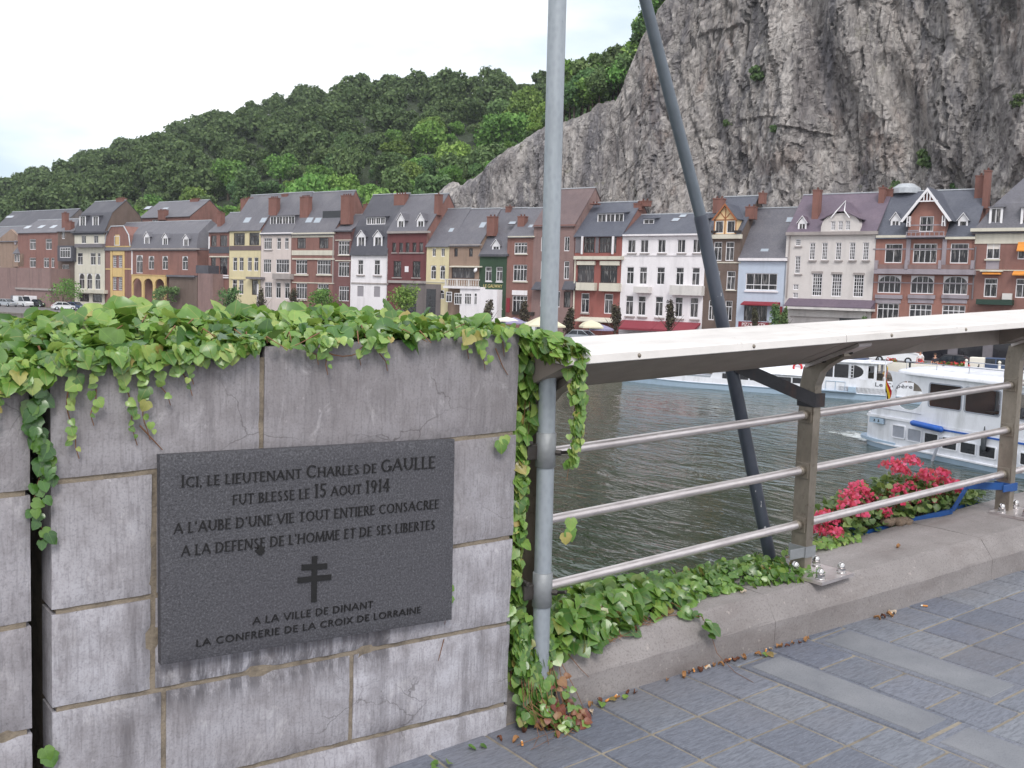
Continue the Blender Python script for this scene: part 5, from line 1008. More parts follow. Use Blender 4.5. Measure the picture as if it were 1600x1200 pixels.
def near_boat():
    rot = rad(255.4); t = Thing('tour_boat', 'white tour boat with a blue stripe leaving with foam at its stern', 'boat', (46.02, 28.23, WZ), rot, None, True); W, L = 4.7, 23.
    h = hull(t, W, L, -4.5, 6., 1.72, .24, ('boatwhite', 'boatband', 'boatbottom'), .5)
    # stern swim platform
    b = MB(); pl = [(x, y) for x, y in plan(-4.95, L, W, 6., .05) if x < 1.0]; pl.sort(key=lambda p: p[1]); b.prism(pl, lambda u, v, d: (u, v, d), .30, .44); t.part(b, 'stern_platform', 'boatband')
    e = t.e; gw = MB()
    wins = [(-1.28, -.46, .77, 1.35, 1), (-.2, .66, .74, 1.31, 1), (.92, 1.74, .71, 1.25, 0), (2.05, 2.92, .68, 1.2, 0)]+[(3.17+1.12*k, 4.04+1.12*k, .64, 1.13, 0) for k in range(9)]
    for a, c, z0, z1, g in wins:
        f = MB(); side_panel(f, rrect(a-.05, c+.05, z0-.05, z1+.05, .05, 2), -.055, .02, [rrect(a, c, z0, z1, .04, 2)]); fo = f.build('hull_window', 'boatwhite', e); p = MB(); p.box(a-.01, c+.01, -.025, -.012, z0-.01, z1+.01); p.build('pane', 'boatgrey' if g else 'darkglass', fo)
    b = MB(); b.box(.2, 17, -.035, .02, 1.50, 1.58); t.part(b, 'blue_stripe', 'boatblue'); b = MB(); b.box(-3.2, .2, -.045, .02, 1.62, 1.74); t.part(b, 'rubbing_strake', 'boatwhite')
    b = MB(); b.lathe([(.0, 0), (.09, .05), (.15, .18), (.15, 2.0), (.08, 2.1)], (.05, -.17, 1.66), 12, ax=(1, 0, -.045)); t.part(b, 'fender', 'boatblue')
    b = MB(); b.tube([(2.15, -.25, 1.2), (1.72, -.32, -.2)], .07, 8); t.part(b, 'rudder_pole', 'boatgrey')
    # cabin sides with windows
    cw = [rrect(.95+2.22*k, 3.0+2.22*k, 2.56, 3.72, .14) for k in range(7)]
    for y0, y1 in ((.02, .08), (W-.08, W-.02)):
        b = MB(); side_panel(b, [(.70, 1.6), (16.9, 1.6), (16.6, 4.0), (.70, 4.0)], y0, y1, cw); s = t.part(b, 'cabin_side', 'boatwhite')
        for k, q in enumerate(cw):
            f = MB(); x0, x1 = .95+2.22*k, 3.0+2.22*k; side_panel(f, rrect(x0-.03, x1+.03, 2.53, 3.75, .16), y0-.02 if y0 < 1 else y1, y0 if y0 < 1 else y1+.02, [rrect(x0+.03, x1-.03, 2.59, 3.69, .12)]); f.build('window_frame', 'boatgrey', s)
            p = MB(); p.box(x0+.0, x1+.0, y0+.02, y0+.03, 2.56, 3.72); p.build('pane', 'boatglass', s)
    # aft panels with the arched opening
    outer = [(.70, 1.66), (.70, 4.02), (-1.95, 4.08)]+[(-1.95+.42*math.sin(a)*1.0, 3.25+.8*math.cos(a)) for a in np.linspace(.5, 2.9, 8)]+[(-2.3, 2.12), (-2.9, 1.94), (-3.0, 1.70)]
    hole = [(-.42+.98*math.cos(a), 2.95+.72*math.sin(a)) for a in np.linspace(0, 2*math.pi, 22)[:-1]]
    for y0, y1 in ((.03, .09), (W-.09, W-.03)): b = MB(); side_panel(b, outer, y0, y1, [hole]); t.part(b, 'aft_panel', 'boatwhite')
    b = MB(); b.box(.70, .76, .09, W-.09, 1.6, 4.0); t.part(b, 'cabin_bulkhead', 'boatwood')
    b = MB(); b.loft([[(x, y, z) for x, y in [(u, v) for u, v in plan(-2.1, 17.5, W, 1.2, -.02)]] for z in (1.0,)]+[[(x, y, 1.0) for x, y in plan(-2.1, 17.5, W, 1.2, -.02)]], caps=False)
    r = MB(); rings = [[(x, y, z) for x, y in plan(-2.1+i*.9, 17.2-i*.6, W, 1.5, .10-i)] for i, z in ((0., 4.0), (0., 4.12), (.08, 4.2), (.5, 4.36), (1.1, 4.46))]; r.loft(rings); t.part(r, 'roof', 'boatwhite')
    b = MB(); b.box(-1.0, 15.5, 1.2, W-1.2, 1.62, 1.66); t.part(b, 'cabin_floor', 'boatwood')
    for k in range(6):
        b = MB(); x = 1.6+2.22*k; b.bbox(x, x+.9, .5, 1.7, 2.30, 2.36, .01); b.box(x+.4, x+.5, 1.0, 1.1, 1.66, 2.3); b.bbox(x, x+.9, 3.0, 4.2, 2.30, 2.36, .01); b.box(x+.4, x+.5, 3.6, 3.7, 1.66, 2.3); t.part(b, 'table', 'boatwood')
    b = MB(); b.box(-3.0, -2.0, -.03, .07, 1.30, 1.58); s = t.part(b, 'name_board', 'boatband'); b = MB()
    for x in (-2.7, -2.4): b.prism([(x, 1.38), (x+.14, 1.38), (x+.14, 1.41), (x+.09, 1.41), (x+.12, 1.50), (x+.02, 1.50), (x+.02, 1.47), (x+.06, 1.47), (x+.05, 1.41), (x, 1.41)], lambda u, v, d: (u, d, v), -.04, -.028)
    t.part(b, 'name_board_mark', 'flagblack', s)
    b = MB()
    for y in (.35, W-.35):
        b.tube([(x, y, 4.62-.02*abs(x-6)*0) for x in np.linspace(-1., 15, 6)], .022, 6)
        for x in np.linspace(-1., 15, 9): b.tube([(x, y, 4.15), (x, y, 4.62)], .016, 5)
    t.part(b, 'roof_rail', 'boatgrey')
    b = MB(); b.tube([(5.5, 2.3, 4.4), (5.5, 2.3, 6.2)], [.05, .025], 8); b.box(5.35, 5.65, 2.25, 2.35, 5.4, 5.46); t.part(b, 'mast', 'boatwhite')
    b = MB(); b.tube([(x, -.06, 2.12-.1*math.sin((x+3)/1.6*3.14)*0) for x in np.linspace(-2.4, .6, 5)], .02, 6); t.part(b, 'hand_rail', 'boatgrey')
    for x in (4.6, 9.2): b = MB(); b.lathe([(0, 0), (.09, .05), (.12, .15), (.12, .75), (.06, .85), (.02, 1.2)], (x, -.16, .85), 10); t.part(b, 'hanging_fender', 'boatbottom')
    b = MB()
    for k in range(5): b.tube([(-2.9+.12*math.cos(a)*(1-.05*k), 1.6+.12*math.sin(a), 1.64+.03*k) for a in np.linspace(0, 6.283, 12)], .02, 5, caps=False)
    t.part(b, 'rope_coil', 'boatdeck')
    # seat and pennant under the aft roof
    b = MB(); b.prism([(-1.0, 3.35), (-.1, 3.42), (-.2, 3.62), (-.8, 3.66)], lambda u, v, d: (u, d, v), 2.2, 2.3); t.part(b, 'life_jacket_rack', 'ringred')
    M = Matrix.Translation((46.02, 28.23, WZ))@Matrix.Rotation(rot, 4, 'Z')
    person('person in a red top on the after deck of the tour boat', M@Vector((.35, .75, 1.62)), rot+math.pi/2, 'stand', 'shirtred')
    f = Thing('flag', 'black yellow and red flag on a leaning staff at the boat stern', 'flag', M@Vector((-2.55, .7, 1.75)), rot, None, True)
    b = MB(); b.tube([(0, 0, 0), (-.35, 0, 2.75)], .025, 8); b.lathe([(0, 0), (.04, .02), (0, .06)], (-.355, 0, 2.75), 8); f.part(b, 'staff', 'boatwhite')
    b = MB(); n, m = 18, 6
    P = [[None]*(m+1) for _ in range(n+1)]
    for i in range(n+1):
        for j in range(m+1):
            u, v = i/n, j/m; x = -.33+.27*u*.35+v*.42*(.35+.5*u)+.1*u; z = 2.62-1.95*u-.55*v*(1-u)*.6; P[i][j] = (x, .10*math.sin(u*7+v*3)*(.3+v), z)
    for k, mt in enumerate(('flagblack', 'flagyellow', 'flagred')):
        q = MB(); q.grid([[P[i][2*k+j] for j in range(3)] for i in range(n+1)]); f.part(q, 'stripe', mt)
    # foam
    fo = np.array([[-4.2+.0, 2.3, .012]]); n, m = 30, 10; V = []; uv = []
    for i in range(n+1):
        for j in range(m+1):
            u, v = i/n, j/m*2-1; V.append(M@Vector((-4.5-9.5*u, 2.0+v*(1.9+1.6*u)+.6*math.sin(u*5), .012))); uv.append((u, v))
    F = [(i*(m+1)+j, (i+1)*(m+1)+j, (i+1)*(m+1)+j+1, i*(m+1)+j+1) for i in range(n) for j in range(m)]
    o = np_mesh('wake_foam', [tuple(v) for v in V], F, 'foam', uv=uv); o['kind'] = 'stuff'; o['label'] = 'white foam churned up behind the stern of the tour boat'; o['category'] = 'foam'
MAKERS['boatglass'] = lambda k: _bg(k)
def _bg(k):
    t = NT(k); t.col(S(70, 78, 88)); t.set(Roughness=.05); g = t.n('ShaderNodeBsdfTransparent'); m = t.n('ShaderNodeMixShader'); m.inputs[0].default_value = .9
    t.l(t.b.outputs[0], m.inputs[1]); t.l(g.outputs[0], m.inputs[2]); t.l(m.outputs[0], t.out.inputs[0]); return t.m
def far_boat():
    rot = rad(-63.9); D = Vector((math.cos(rot), math.sin(rot), 0)); o = Vector((71.10, 45.11, WZ))
    # runs from the bow on the left (-x) to the stern; own frame: x towards the stern
    t = Thing('tour_boat', 'long low white tour boat moored along the far quay with an open after deck', 'boat', o, rot, None, True); e = t.e; W = 4.4
    mir = lambda pts: [(-x-19.8+ -3.6, y) for x, y in pts]
    def ring(z, off, bow=8.5, sheer=0.):
        r = []
        for x, y in plan(-1.9, 25.4, W, bow, off): X = 1.9-x+ -.0; X = -(x)+1.7; r.append((X, y, z+sheer*max(0, (x-16.9)/8.5)**1.5))
        return r
    b = MB(); b.loft([ring(-.4, -.3), ring(-.02, -.04)], caps=False); t.part(b, 'hull_bottom', 'boatbottom')
    b = MB(); b.loft([ring(-.03, -.04), ring(.42, .0, sheer=.1), ring(.44, .06, sheer=.1), ring(.5, .06, sheer=.1)], smooth=False, caps=False); t.part(b, 'hull_band', 'boatband')
    b = MB(); b.loft([ring(.5, .061, sheer=.1), ring(.52, .0, sheer=.1), ring(.98, .0, sheer=.15), ring(.98, -.1, sheer=.15)], smooth=False, caps=False); t.part(b, 'hull', 'boatwhite')
    d = ring(.8, -.05, sheer=.15); b = MB(); b.add(d, [tuple(range(len(d)))]); t.part(b, 'deck', 'boatdeck')
    ws = [rrect(-13.9+1.17*k, -12.85+1.17*k, .55, 1.42, .06, 2) for k in range(6)]
    for y0, y1 in ((.03, .09), (W-.09, W-.03)):
        b = MB(); side_panel(b, [(-15.2, .45), (-6.1, .45), (-6.1, 1.62), (-14.6, 1.62)], y0, y1, ws); s = t.part(b, 'cabin_side', 'boatwhite')
        for k in range(6): p = MB(); p.box(-13.92+1.17*k, -12.83+1.17*k, y0+.02, y0+.03, .53, 1.44); p.build('pane', 'darkglass', s)
    r = MB(); r.loft([[(-15.2, -.1, 1.6), (-15.2, W+.1, 1.6), (-15.2, W-.4, 1.72), (-15.2, .4, 1.72)], [(-13.5, -.12, 1.62), (-13.5, W+.12, 1.62), (-13.5, W-.6, 1.92), (-13.5, .6, 1.92)], [(-6.0, -.12, 1.62), (-6.0, W+.12, 1.62), (-6.0, W-.8, 2.5), (-6.0, .8, 2.5)]], smooth=False); t.part(r, 'cabin_roof', 'boatwhite')
    b = MB(); b.box(-6.1, 1.2, .0, .07, .5, 1.62); b.box(-6.1, 1.2, W-.07, W, .5, 1.62); b.box(-6.1, -6.0, .07, W-.07, .5, 1.62); t.part(b, 'bulwark', 'boatwhite')
    b = MB()
    for y in (.5, W-.5):
        b.tube([(x, y+(.9 if x < -20 else 0)*(1 if y < 2 else -1)*(-(x+20)/3.), 1.75+.05*(-x-16)) for x in np.linspace(-21.5, -15.6, 5)], .02, 6)
        for x in (-20.5, -18.5, -16.5): b.tube([(x, y+(.15 if x < -20 else 0), 1.0), (x, y+(.15 if x < -20 else 0), 1.78+.05*(-x-16))], .016, 5)
    t.part(b, 'bow_rail', 'boatgrey'); b = MB()
    for x in (-14, 0.2): b.tube([(x, W, .95), (x-1.2, W+1.6, 1.1), (x-2.2, W+3.2, 1.75)], .025, 5)
    t.part(b, 'mooring_rope', 'boatdeck')
    # wheelhouse
    hs = [rrect(-5.55, -4.95, 1.66, 2.70, .06, 2), rrect(-4.85, -3.75, 1.66, 2.74, .06, 2), [(-3.55, 1.66)]+[(-3.55+.95*math.sin(a)*1.0, 2.2-.54*math.cos(a)) for a in np.linspace(.05, math.pi-.05, 10)]+[(-3.55, 2.74)], rrect(-2.25, -1.8, 1.72, 2.72, .05, 2)]
    for y0, y1 in ((.3, .36), (W-.36, W-.3)):
        b = MB(); side_panel(b, [(-5.75, 1.55), (-1.6, 1.55), (-1.6, 2.86), (-5.75, 2.86)], y0, y1, hs); s = t.part(b, 'wheelhouse_side', 'boatwhite')
        for k, q in enumerate(hs[:3]): p = MB(); x0, x1 = min(u for u, v in q), max(u for u, v in q); p.box(x0-.01, x1+.01, y0+.02, y0+.03, 1.64, 2.76); p.build('pane', 'darkglass', s)
    b = MB(); b.bbox(-5.95, -.9, .15, W-.15, 2.86, 3.02, .06); b.bbox(-5.0, -2.2, 1., W-1., 3.02, 3.12, .04); t.part(b, 'wheelhouse_roof', 'boatwhite')
    b = MB(); b.bbox(-4.4, -2.6, 1.2, W-1.2, 3.13, 3.2, .02); t.part(b, 'solar_panel', 'carblue')
    for x in (-1.0, .7): b = MB(); b.tube([(x, .3, 1.6), (x, .3, 2.9)], .03, 6); t.part(b, 'roof_post', 'boatwhite')
    b = MB()
    for k in range(5): b.box(-3.62, -3.38, .22, .28, 1.7+.24*k, 1.74+.24*k)
    b.box(-3.66, -3.62, .2, .28, 1.6, 2.85); b.box(-3.38, -3.34, .2, .28, 1.6, 2.85); t.part(b, 'ladder', 'boatwhite')
    b = MB(); R, rr = .33, .085; b.loft([[(-7.8+(R+rr*math.cos(p))*math.cos(a), .55+rr*math.sin(p), 2.25+(R+rr*math.cos(p))*math.sin(a)) for p in np.linspace(0, 2*math.pi, 9)[:-1]] for a in np.linspace(0, 2*math.pi, 21)], caps=False); t.part(b, 'life_ring', 'ringred')
    b = MB(); b.tube([(-5.4, -.02, .62), (-5.4, -.02, 1.35), (-3.9, -.02, 1.35), (-3.9, -.02, .62)], .025, 6); b.tube([(-4.65, -.02, .62), (-4.65, -.02, 1.35)], .025, 6); b.bbox(-5.9, -3.0, -.3, .0, .55, .63, .01); b.bbox(-3.6, -3.05, -.3, .0, .63, 1.0, .02); t.part(b, 'boarding_step', 'boatband')
    text_mesh('boat_name', 'Le Copère', 2.75, .42, 'shirtdark', e, (-1.62, -.012, 1.06))
    b = MB(); b.add([(1.0, -.006, 1.55), (1.9, -.006, 1.72), (2.4, -.006, 1.62), (2.2, -.006, 1.52)], [(0, 1, 2, 3)]); 
    for x in (-1.5, 0.): b = MB(); b.bbox(x, x+.5, .7, W-.7, 1.0, 1.12, .02); b.bbox(x+.42, x+.5, .7, W-.7, 1.12, 1.6, .02); t.part(b, 'bench', 'boatwood')
    M = Matrix.Translation(o)@Matrix.Rotation(rot, 4, 'Z')
    for x, y, sh, hr, lb in ((-1.95, .75, 'shirtdark', 'hairbrown', 'seated person in dark clothes in the doorway of the moored tour boat'), (-1.3, .95, 'shirtwhite', 'hairblond', 'fair haired person in white seated on the after deck of the moored boat'), (-.45, 1.2, 'shirtwhite', 'hairbrown', 'dark haired person in white seated behind the flag on the moored boat'), (.15, 1.0, 'shirtdark', 'hairbrown', 'person in dark clothes seated at the stern rail of the moored boat')):
        person(lb, M@Vector((x+.2, y, .82)), rot+math.pi/2, 'sit', sh, hr, scale=1.12)
near_boat(); far_boat()
# ------------------------------------------------------------------ tree builders
def crown_mesh(name, rx, rz, n, leaf, seed, lobes=9, mat='woods', shape='round', hollow=.35, gaps=.0):
    """a crown of many small bent leaf clumps spread over overlapping lobes"""
    rng = np.random.default_rng(seed); C = []; 
    for k in range(lobes):
        a = rng.uniform(0, 6.283); r = rx*.62*math.sqrt(rng.random()); u = rng.uniform(-.55, .8)
        if shape == 'tall': r *= .6
        sc = rng.uniform(.36, .58)*(1-.35*max(0, u)); C.append((r*math.cos(a)*(1-.35*u*u), r*math.sin(a)*(1-.35*u*u), u*rz*.72, rx*sc, rz*sc*(.9 if shape != 'tall' else 1.1)))
    C = np.array(C); idx = rng.integers(0, lobes, n); d = rand_unit(rng, n); d[:, 2] += .18; d /= np.linalg.norm(d, axis=1)[:, None]
    rr = (hollow+(1-hollow)*rng.random((n, 1))**.6)*(1+.22*rng.normal(size=(n, 1))*.6); P = C[idx, :3]+d*rr*np.stack([C[idx, 3], C[idx, 3], C[idx, 4]], 1)
    keep = pnoise(P/(rx*.34)+seed) > (-.9+gaps); P = P[keep]; d = d[keep]; n = len(P)
    Nn = d+.75*rng.normal(size=(n, 3)); Nn /= np.linalg.norm(Nn, axis=1)[:, None]; T = np.cross(Nn, rng.normal(size=(n, 3))); T /= np.linalg.norm(T, axis=1)[:, None]; Bt = np.cross(Nn, T); s = (leaf*rng.uniform(.6, 1.35, n))[:, None]
    q = [P-T*s, P-Bt*s*.7+Nn*s*.15, P+T*s, P+Bt*s*.7+Nn*s*.2]; V = np.stack(q, 1).reshape(-1, 3); F = np.arange(n*4).reshape(n, 4); return V, F
def trunk_mb(h, r, top, seed, limbs=5, lean=.0):
    rng = random.Random(seed); b = MB(); b.tube([(0, 0, -.3), (lean*.3, 0, h*.4), (lean, .05, h), (lean*1.3, 0, h+top*.5)], [r*1.25, r, r*.72, r*.25], 8)
    for k in range(limbs): a = 6.28*k/limbs+rng.uniform(-.4, .4); z = h*rng.uniform(.7, 1.05); L = top*rng.uniform(.5, .8); b.tube([(lean*.8, 0, z), (lean+math.cos(a)*L*.4, math.sin(a)*L*.4, z+L*.45), (lean+math.cos(a)*L*.75, math.sin(a)*L*.75, z+L*.9)], [r*.45, r*.3, r*.1], 6)
    return b
def tree(name, label, cat, loc, H, rx, rz, n, leaf, seed, mat, group=None, shape='round', gaps=0., trunk=.35):
    t = Thing(name, label, cat, loc, random.Random(seed).uniform(0, 6), group, True); zc = H-rz*.95; t.part(trunk_mb(max(.3, zc-rz*.5), H*.018+.02, rz*1.2, seed), 'trunk', 'bark')
    V, F = crown_mesh('c', rx, rz, n, leaf, seed, 10, mat, shape, .3, gaps); np_mesh('crown', V+np.array([0, 0, zc]), F, mat, t.e); return t
# ------------------------------------------------------------------ cliff, hill and its woods
CL_S = [p[0] for p in CLIFF]; CL_Z = [p[1] for p in CLIFF]; CN = 40.
def cliff_top(s): return np.interp(s, CL_S, CL_Z)
def facets(a, b, wa, wb, seed):
    """broken rock: every cell of a jittered net is its own tilted plane"""
    u, v = a/wa, b/wb; iu, iv = np.floor(u).astype(int), np.floor(v).astype(int); best = np.full(u.shape, 9.); val = np.zeros(u.shape)
    H = lambda i, j, k: _perm[(_perm[(_perm[(i+seed*13) & 255]+j) & 255]+k) & 255]/255.
    for du in (-1, 0, 1):
        for dv in (-1, 0, 1):
            i, j = iu+du, iv+dv; pu, pv = i+H(i, j, 1), j+H(i, j, 2); d = (u-pu)**2+(v-pv)**2; h = (H(i, j, 3)-.5)*1.3+(u-pu)*(H(i, j, 4)-.5)*1.9+(v-pv)*(H(i, j, 5)-.45)*1.5
            m = d < best; best = np.where(m, d, best); val = np.where(m, h, val)
    return val
def make_cliff():
    s0, s1 = CL_S[0], 62.; ns, nz = 460, 440; s = np.linspace(s0, s1, ns); v = np.linspace(0, 1, nz); Sg, Vg = np.meshgrid(s, v, indexing='ij')
    top = cliff_top(Sg); top = top+1.1*fbm(np.stack([Sg*.22, Sg*0+3, Sg*0], -1), 4)+.3*pnoise(np.stack([Sg*1.3, Sg*0, Sg*0+2], -1)); z0 = -3.; Zg = z0+(top-z0)*Vg
    P = np.stack([Sg, Sg*0, Zg], -1)
    sk = Sg+Zg*.16                                                    # beds dip to the right
    wx = fbm(np.stack([Sg*.07, Zg*.05, Sg*0+31], -1), 3)*1.6; wz = fbm(np.stack([Sg*.06, Zg*.06, Sg*0+47], -1), 3)*2.2
    big = fbm(np.stack([sk*.030, Zg*.010, Sg*0+1.3], -1), 3)*8.5
    but = ridged(np.stack([sk*.075+.5*fbm(P*.03, 2), Zg*.016, Sg*0+4], -1), 3)*2.0
    f1 = facets(sk+wx, Zg+wz, 6.5, 17., 1)*1.5; f2 = facets(sk+wx*.6, Zg-Sg*.25+wz*.5, 2.4, 6.5, 2)*.55; f3 = facets(sk+wx*.3, Zg+Sg*.2, 1.0, 2.6, 3)*.26
    dg = ridged(np.stack([(sk-Zg*.6)*.12, (Zg+Sg*.6)*.04, Sg*0+2], -1), 3)*.7
    fin = fbm(np.stack([Sg*1.1, Zg*.6, Sg*0+3], -1), 4, .55)*.26
    cave = -4.*np.clip(fbm(np.stack([sk*.05+2, Zg*.03+1, Sg*0+7], -1), 3)-.28, 0, 1)
    groove = 0.
    for sa_, za_, sb_, zb_, wd_, dp_ in GROOVES:
        u_ = np.clip((Zg-zb_)/(za_-zb_), -.6, 1.4); c_ = sb_+(sa_-sb_)*u_+1.2*wx; groove = groove-.7*dp_*np.exp(-((Sg-c_)/wd_)**2)*np.clip(1.5-np.abs(u_-.5)*1.25, 0, 1)
    ck = lambda a, b, w: -np.clip(1-np.abs(pnoise(np.stack([a, b, a*0+11], -1)))/w, 0, 1)
    crack = .75*ck(sk*.21+wx*.25, Zg*.045, .07)+.55*ck((sk-Zg*.5)*.25+wx*.2, (Zg+Sg*.5)*.05, .06)+.35*ck(sk*.6, Zg*.16, .09)
    sa = float(np.interp(.5, [0, 1], [CL_S[10], CL_S[12]]))
    edge = np.clip((Sg-sa)/24., .10, 1.)
    fall = np.clip((1-Vg)*(top-z0)/5., 0, 1)**.6
    out = (big+but+f1)*edge*fall*.8+(f2+f3+dg+fin+crack+(cave+groove)*edge)*np.minimum(1, fall+.35)*np.minimum(1, edge+.4)
    talus = 6.*np.clip(1-(Zg+3)/14., 0, 1)**2
    Nn = CN+(.10*(Zg-z0)+2.5*np.clip((8-(top-Zg))/8., 0, 1)**2*0)-out-talus+np.clip((12-(Sg-s0))/12., 0, 1)**2*10
    # rounded brow
    Nn += 2.2*np.clip(1-(top-Zg)/3., 0, 1)**2
    X = FO.x+FS.x*Sg+FN.x*Nn; Y = FO.y+FS.y*Sg+FN.y*Nn
    V = np.stack([X, Y, Zg], -1).reshape(-1, 3); I = np.arange(ns*nz).reshape(ns, nz); F = np.stack([I[:-1, :-1], I[1:, :-1], I[1:, 1:], I[:-1, 1:]], -1).reshape(-1, 4)
    struct(np_mesh('cliff', V, F, 'rock', smooth=False)); return s, top[:, -1], Nn[:, -1], Nn, Zg
CS, CT, CNt, CNN, CZZ = make_cliff()
HS = [p[0] for p in HILL]; HZ = [p[1] for p in HILL]; HN = 180.
def hill_z(s, n):
    zr = np.interp(s, HS, HZ); t = np.clip((n-26.)/(HN-26.), 0, 1.5); prof = np.where(t < 1, t**.92*(1.10-.10*t), 1+.0*(t-1))
    z = -3.4+(zr+3.4)*prof
    ct = np.interp(s, CS, CT, left=-3); cn = np.interp(s, CS, CNt, left=50.); zc = np.where((s > CS[0]) & (n > cn-.5), ct-.6+(n-cn)*.16, -9)
    k = np.where(s > CS[0]-14, np.clip((n-60)/40., 0, 1), 1.); z = -3.4+(z+3.4)*np.maximum(k, np.clip((CS[0]-s)/14., 0, 1))
    return np.maximum(z, zc)
def make_hill():
    s = np.concatenate([np.linspace(-620, -140, 70), np.linspace(-136, 75, 110)]); n = np.concatenate([np.linspace(20, 120, 70), np.linspace(123, 330, 44)]); Sg, Ng = np.meshgrid(s, n, indexing='ij'); Zg = hill_z(Sg, Ng)
    bel = (Ng < np.interp(Sg, CS, CNt, left=0)+.3) & (Sg > CS[0]); Zg = np.where(bel, -3.6, Zg)+np.where(bel, 0, 1.2*pnoise(np.stack([Sg*.05, Ng*.05, Sg*0], -1)))
    X = FO.x+FS.x*Sg+FN.x*Ng; Y = FO.y+FS.y*Sg+FN.y*Ng; V = np.stack([X, Y, Zg], -1).reshape(-1, 3); I = np.arange(Sg.size).reshape(Sg.shape)
    F = np.stack([I[:-1, :-1], I[1:, :-1], I[1:, 1:], I[:-1, 1:]], -1).reshape(-1, 4); ok = ~(bel[:-1, :-1] & ~bel[1:, 1:]).reshape(-1) | True; struct(np_mesh('hill', V, F[ok], 'hillgreen', smooth=True))
make_hill()
def make_woods():
    rng = np.random.default_rng(77); protos = []
    for k in range(7):
        rx = [4.6, 4.0, 5.2, 3.6, 4.4, 3.2, 4.9][k]; rz = [4.0, 4.4, 4.0, 3.9, 3.5, 4.6, 4.4][k]; V, F = crown_mesh('c', rx, rz, 3400, .34, 500+k, 11, hollow=.7, gaps=.06); t = trunk_mb(3., .28, 4., k)
        b = np.array(t.v); nV = len(V); me = MB(); me.v = [tuple(p+np.array([0, 0, rz*.75+1.2])) for p in V]+[tuple(p) for p in b]; me.f = [list(f) for f in F]+[[i+nV for i in f] for f in t.f]; me.m = [0]*len(F)+[1]*len(t.f); me.sm = [False]*len(me.f)
        me.fixn = False; o = me.build('hillside_tree', ['woods' if k % 3 else 'brightwoods', 'bark']); protos.append(o)
    used = set(); cnt = 0; grp = 'trees of the dense wood on the hillside'
    def place(s, n, sc, label, g, k):
        nonlocal cnt
        if k not in used: o = protos[k]; used.add(k)
        else: o = protos[k].copy(); COL.objects.link(o)
        p = FP(s, n, float(hill_z(np.array(s), np.array(n)))-.7); o.location = p; o.rotation_euler = (0, 0, rng.uniform(0, 6.28)); o.scale = (sc*rng.uniform(.9, 1.15), sc*rng.uniform(.9, 1.15), sc*rng.uniform(.8, 1.3)); tag(o, label, 'tree', g); cnt += 1
    lab = 'broad green tree in the dense wood covering the hillside above the roofs'
    # jittered rows over the slope seen from the bridge
    cand = []
    for n in (29, 38, 47, 56, 66, 76, 86, 96, 106, 116, 126, 136, 147, 158, 169, 180):
        step = 6.6 if n < 100 else 7.2
        for s in np.arange(-420, -26+ (n-30)*.12, step):
            ss = s+rng.uniform(-3, 3); nn = n+rng.uniform(-5, 5)
            if ss > CS[0]-12 and nn < 64: continue
            if ss < -330 and n < 100: continue
            cand.append((ss, nn))
    eye = Vector((0, 0, 1.6)); cand.sort(key=lambda c: (FP(c[0], c[1])-eye).length)
    rest = cand[290:]
    for s, n in cand[:290]: place(s, n, min(1.35, max(.45, rng.lognormal(-.12, .36))), lab, grp, int(rng.integers(0, 7)))
    # the wood's far part as one mass
    Vs = []; Fs = []; base = 0; pv = [np.array([v.co[:] for v in p.data.vertices]) for p in protos]; pf = [[list(q.vertices) for q in p.data.polygons if len(q.vertices) == 4 and q.material_index == 0] for p in protos]
    for s, n in rest:
        k = int(rng.integers(0, 7)); f = np.array(pf[k]); nv = f.max()+1; v = pv[k][:nv].reshape(-1, 4, 3)[::3].reshape(-1, 3); c = v.reshape(-1, 4, 3).mean(1, keepdims=True); v = ((v.reshape(-1, 4, 3)-c)*1.6+c).reshape(-1, 3); a = rng.uniform(0, 6.28); sc = min(1.35, max(.45, rng.lognormal(-.08, .30))); ca, sa = math.cos(a)*sc, math.sin(a)*sc
        p = FP(s, n, float(hill_z(np.array(s), np.array(n)))-.7); w = np.stack([v[:, 0]*ca-v[:, 1]*sa+p.x, v[:, 0]*sa+v[:, 1]*ca+p.y, v[:, 2]*sc+p.z], 1); Vs.append(w); Fs.append(np.arange(len(w)).reshape(-1, 4)+base); base += len(w)
    if Vs: o = np_mesh('far_wood', np.concatenate(Vs), np.concatenate(Fs), 'woods'); tag(o, 'far wood closing the valley at the left end of the hillside', 'woods', None, 'stuff')
    # brow of the cliff
    g2 = 'trees along the brow of the cliff'; pr = []
    for i, (s, dn, sc) in enumerate(BROW):
        n = float(np.interp(s, CS, CNt))+dn; zz = float(np.interp(s, CS, CT)); H = 7.5*sc
        if i < 4:
            t = tree('cliff_top_tree', '', 'tree', FP(s, n, zz-.6+dn*.16), 7.5, 3.0, 3.0, 2400, .30, 900+i, 'brightwoods' if i % 2 else 'woods', g2, 'round', .25); r = t.e; pr.append(r); r.scale = (sc, sc, sc)
        else: r = copy_tree(pr[i % 4], FP(s, n, zz-.6+dn*.16), rng.uniform(0, 6.28), None, (sc, sc, sc*rng.uniform(.9, 1.15)))
        r['label'] = 'leafy tree on the grassy brow at the top left of the cliff'
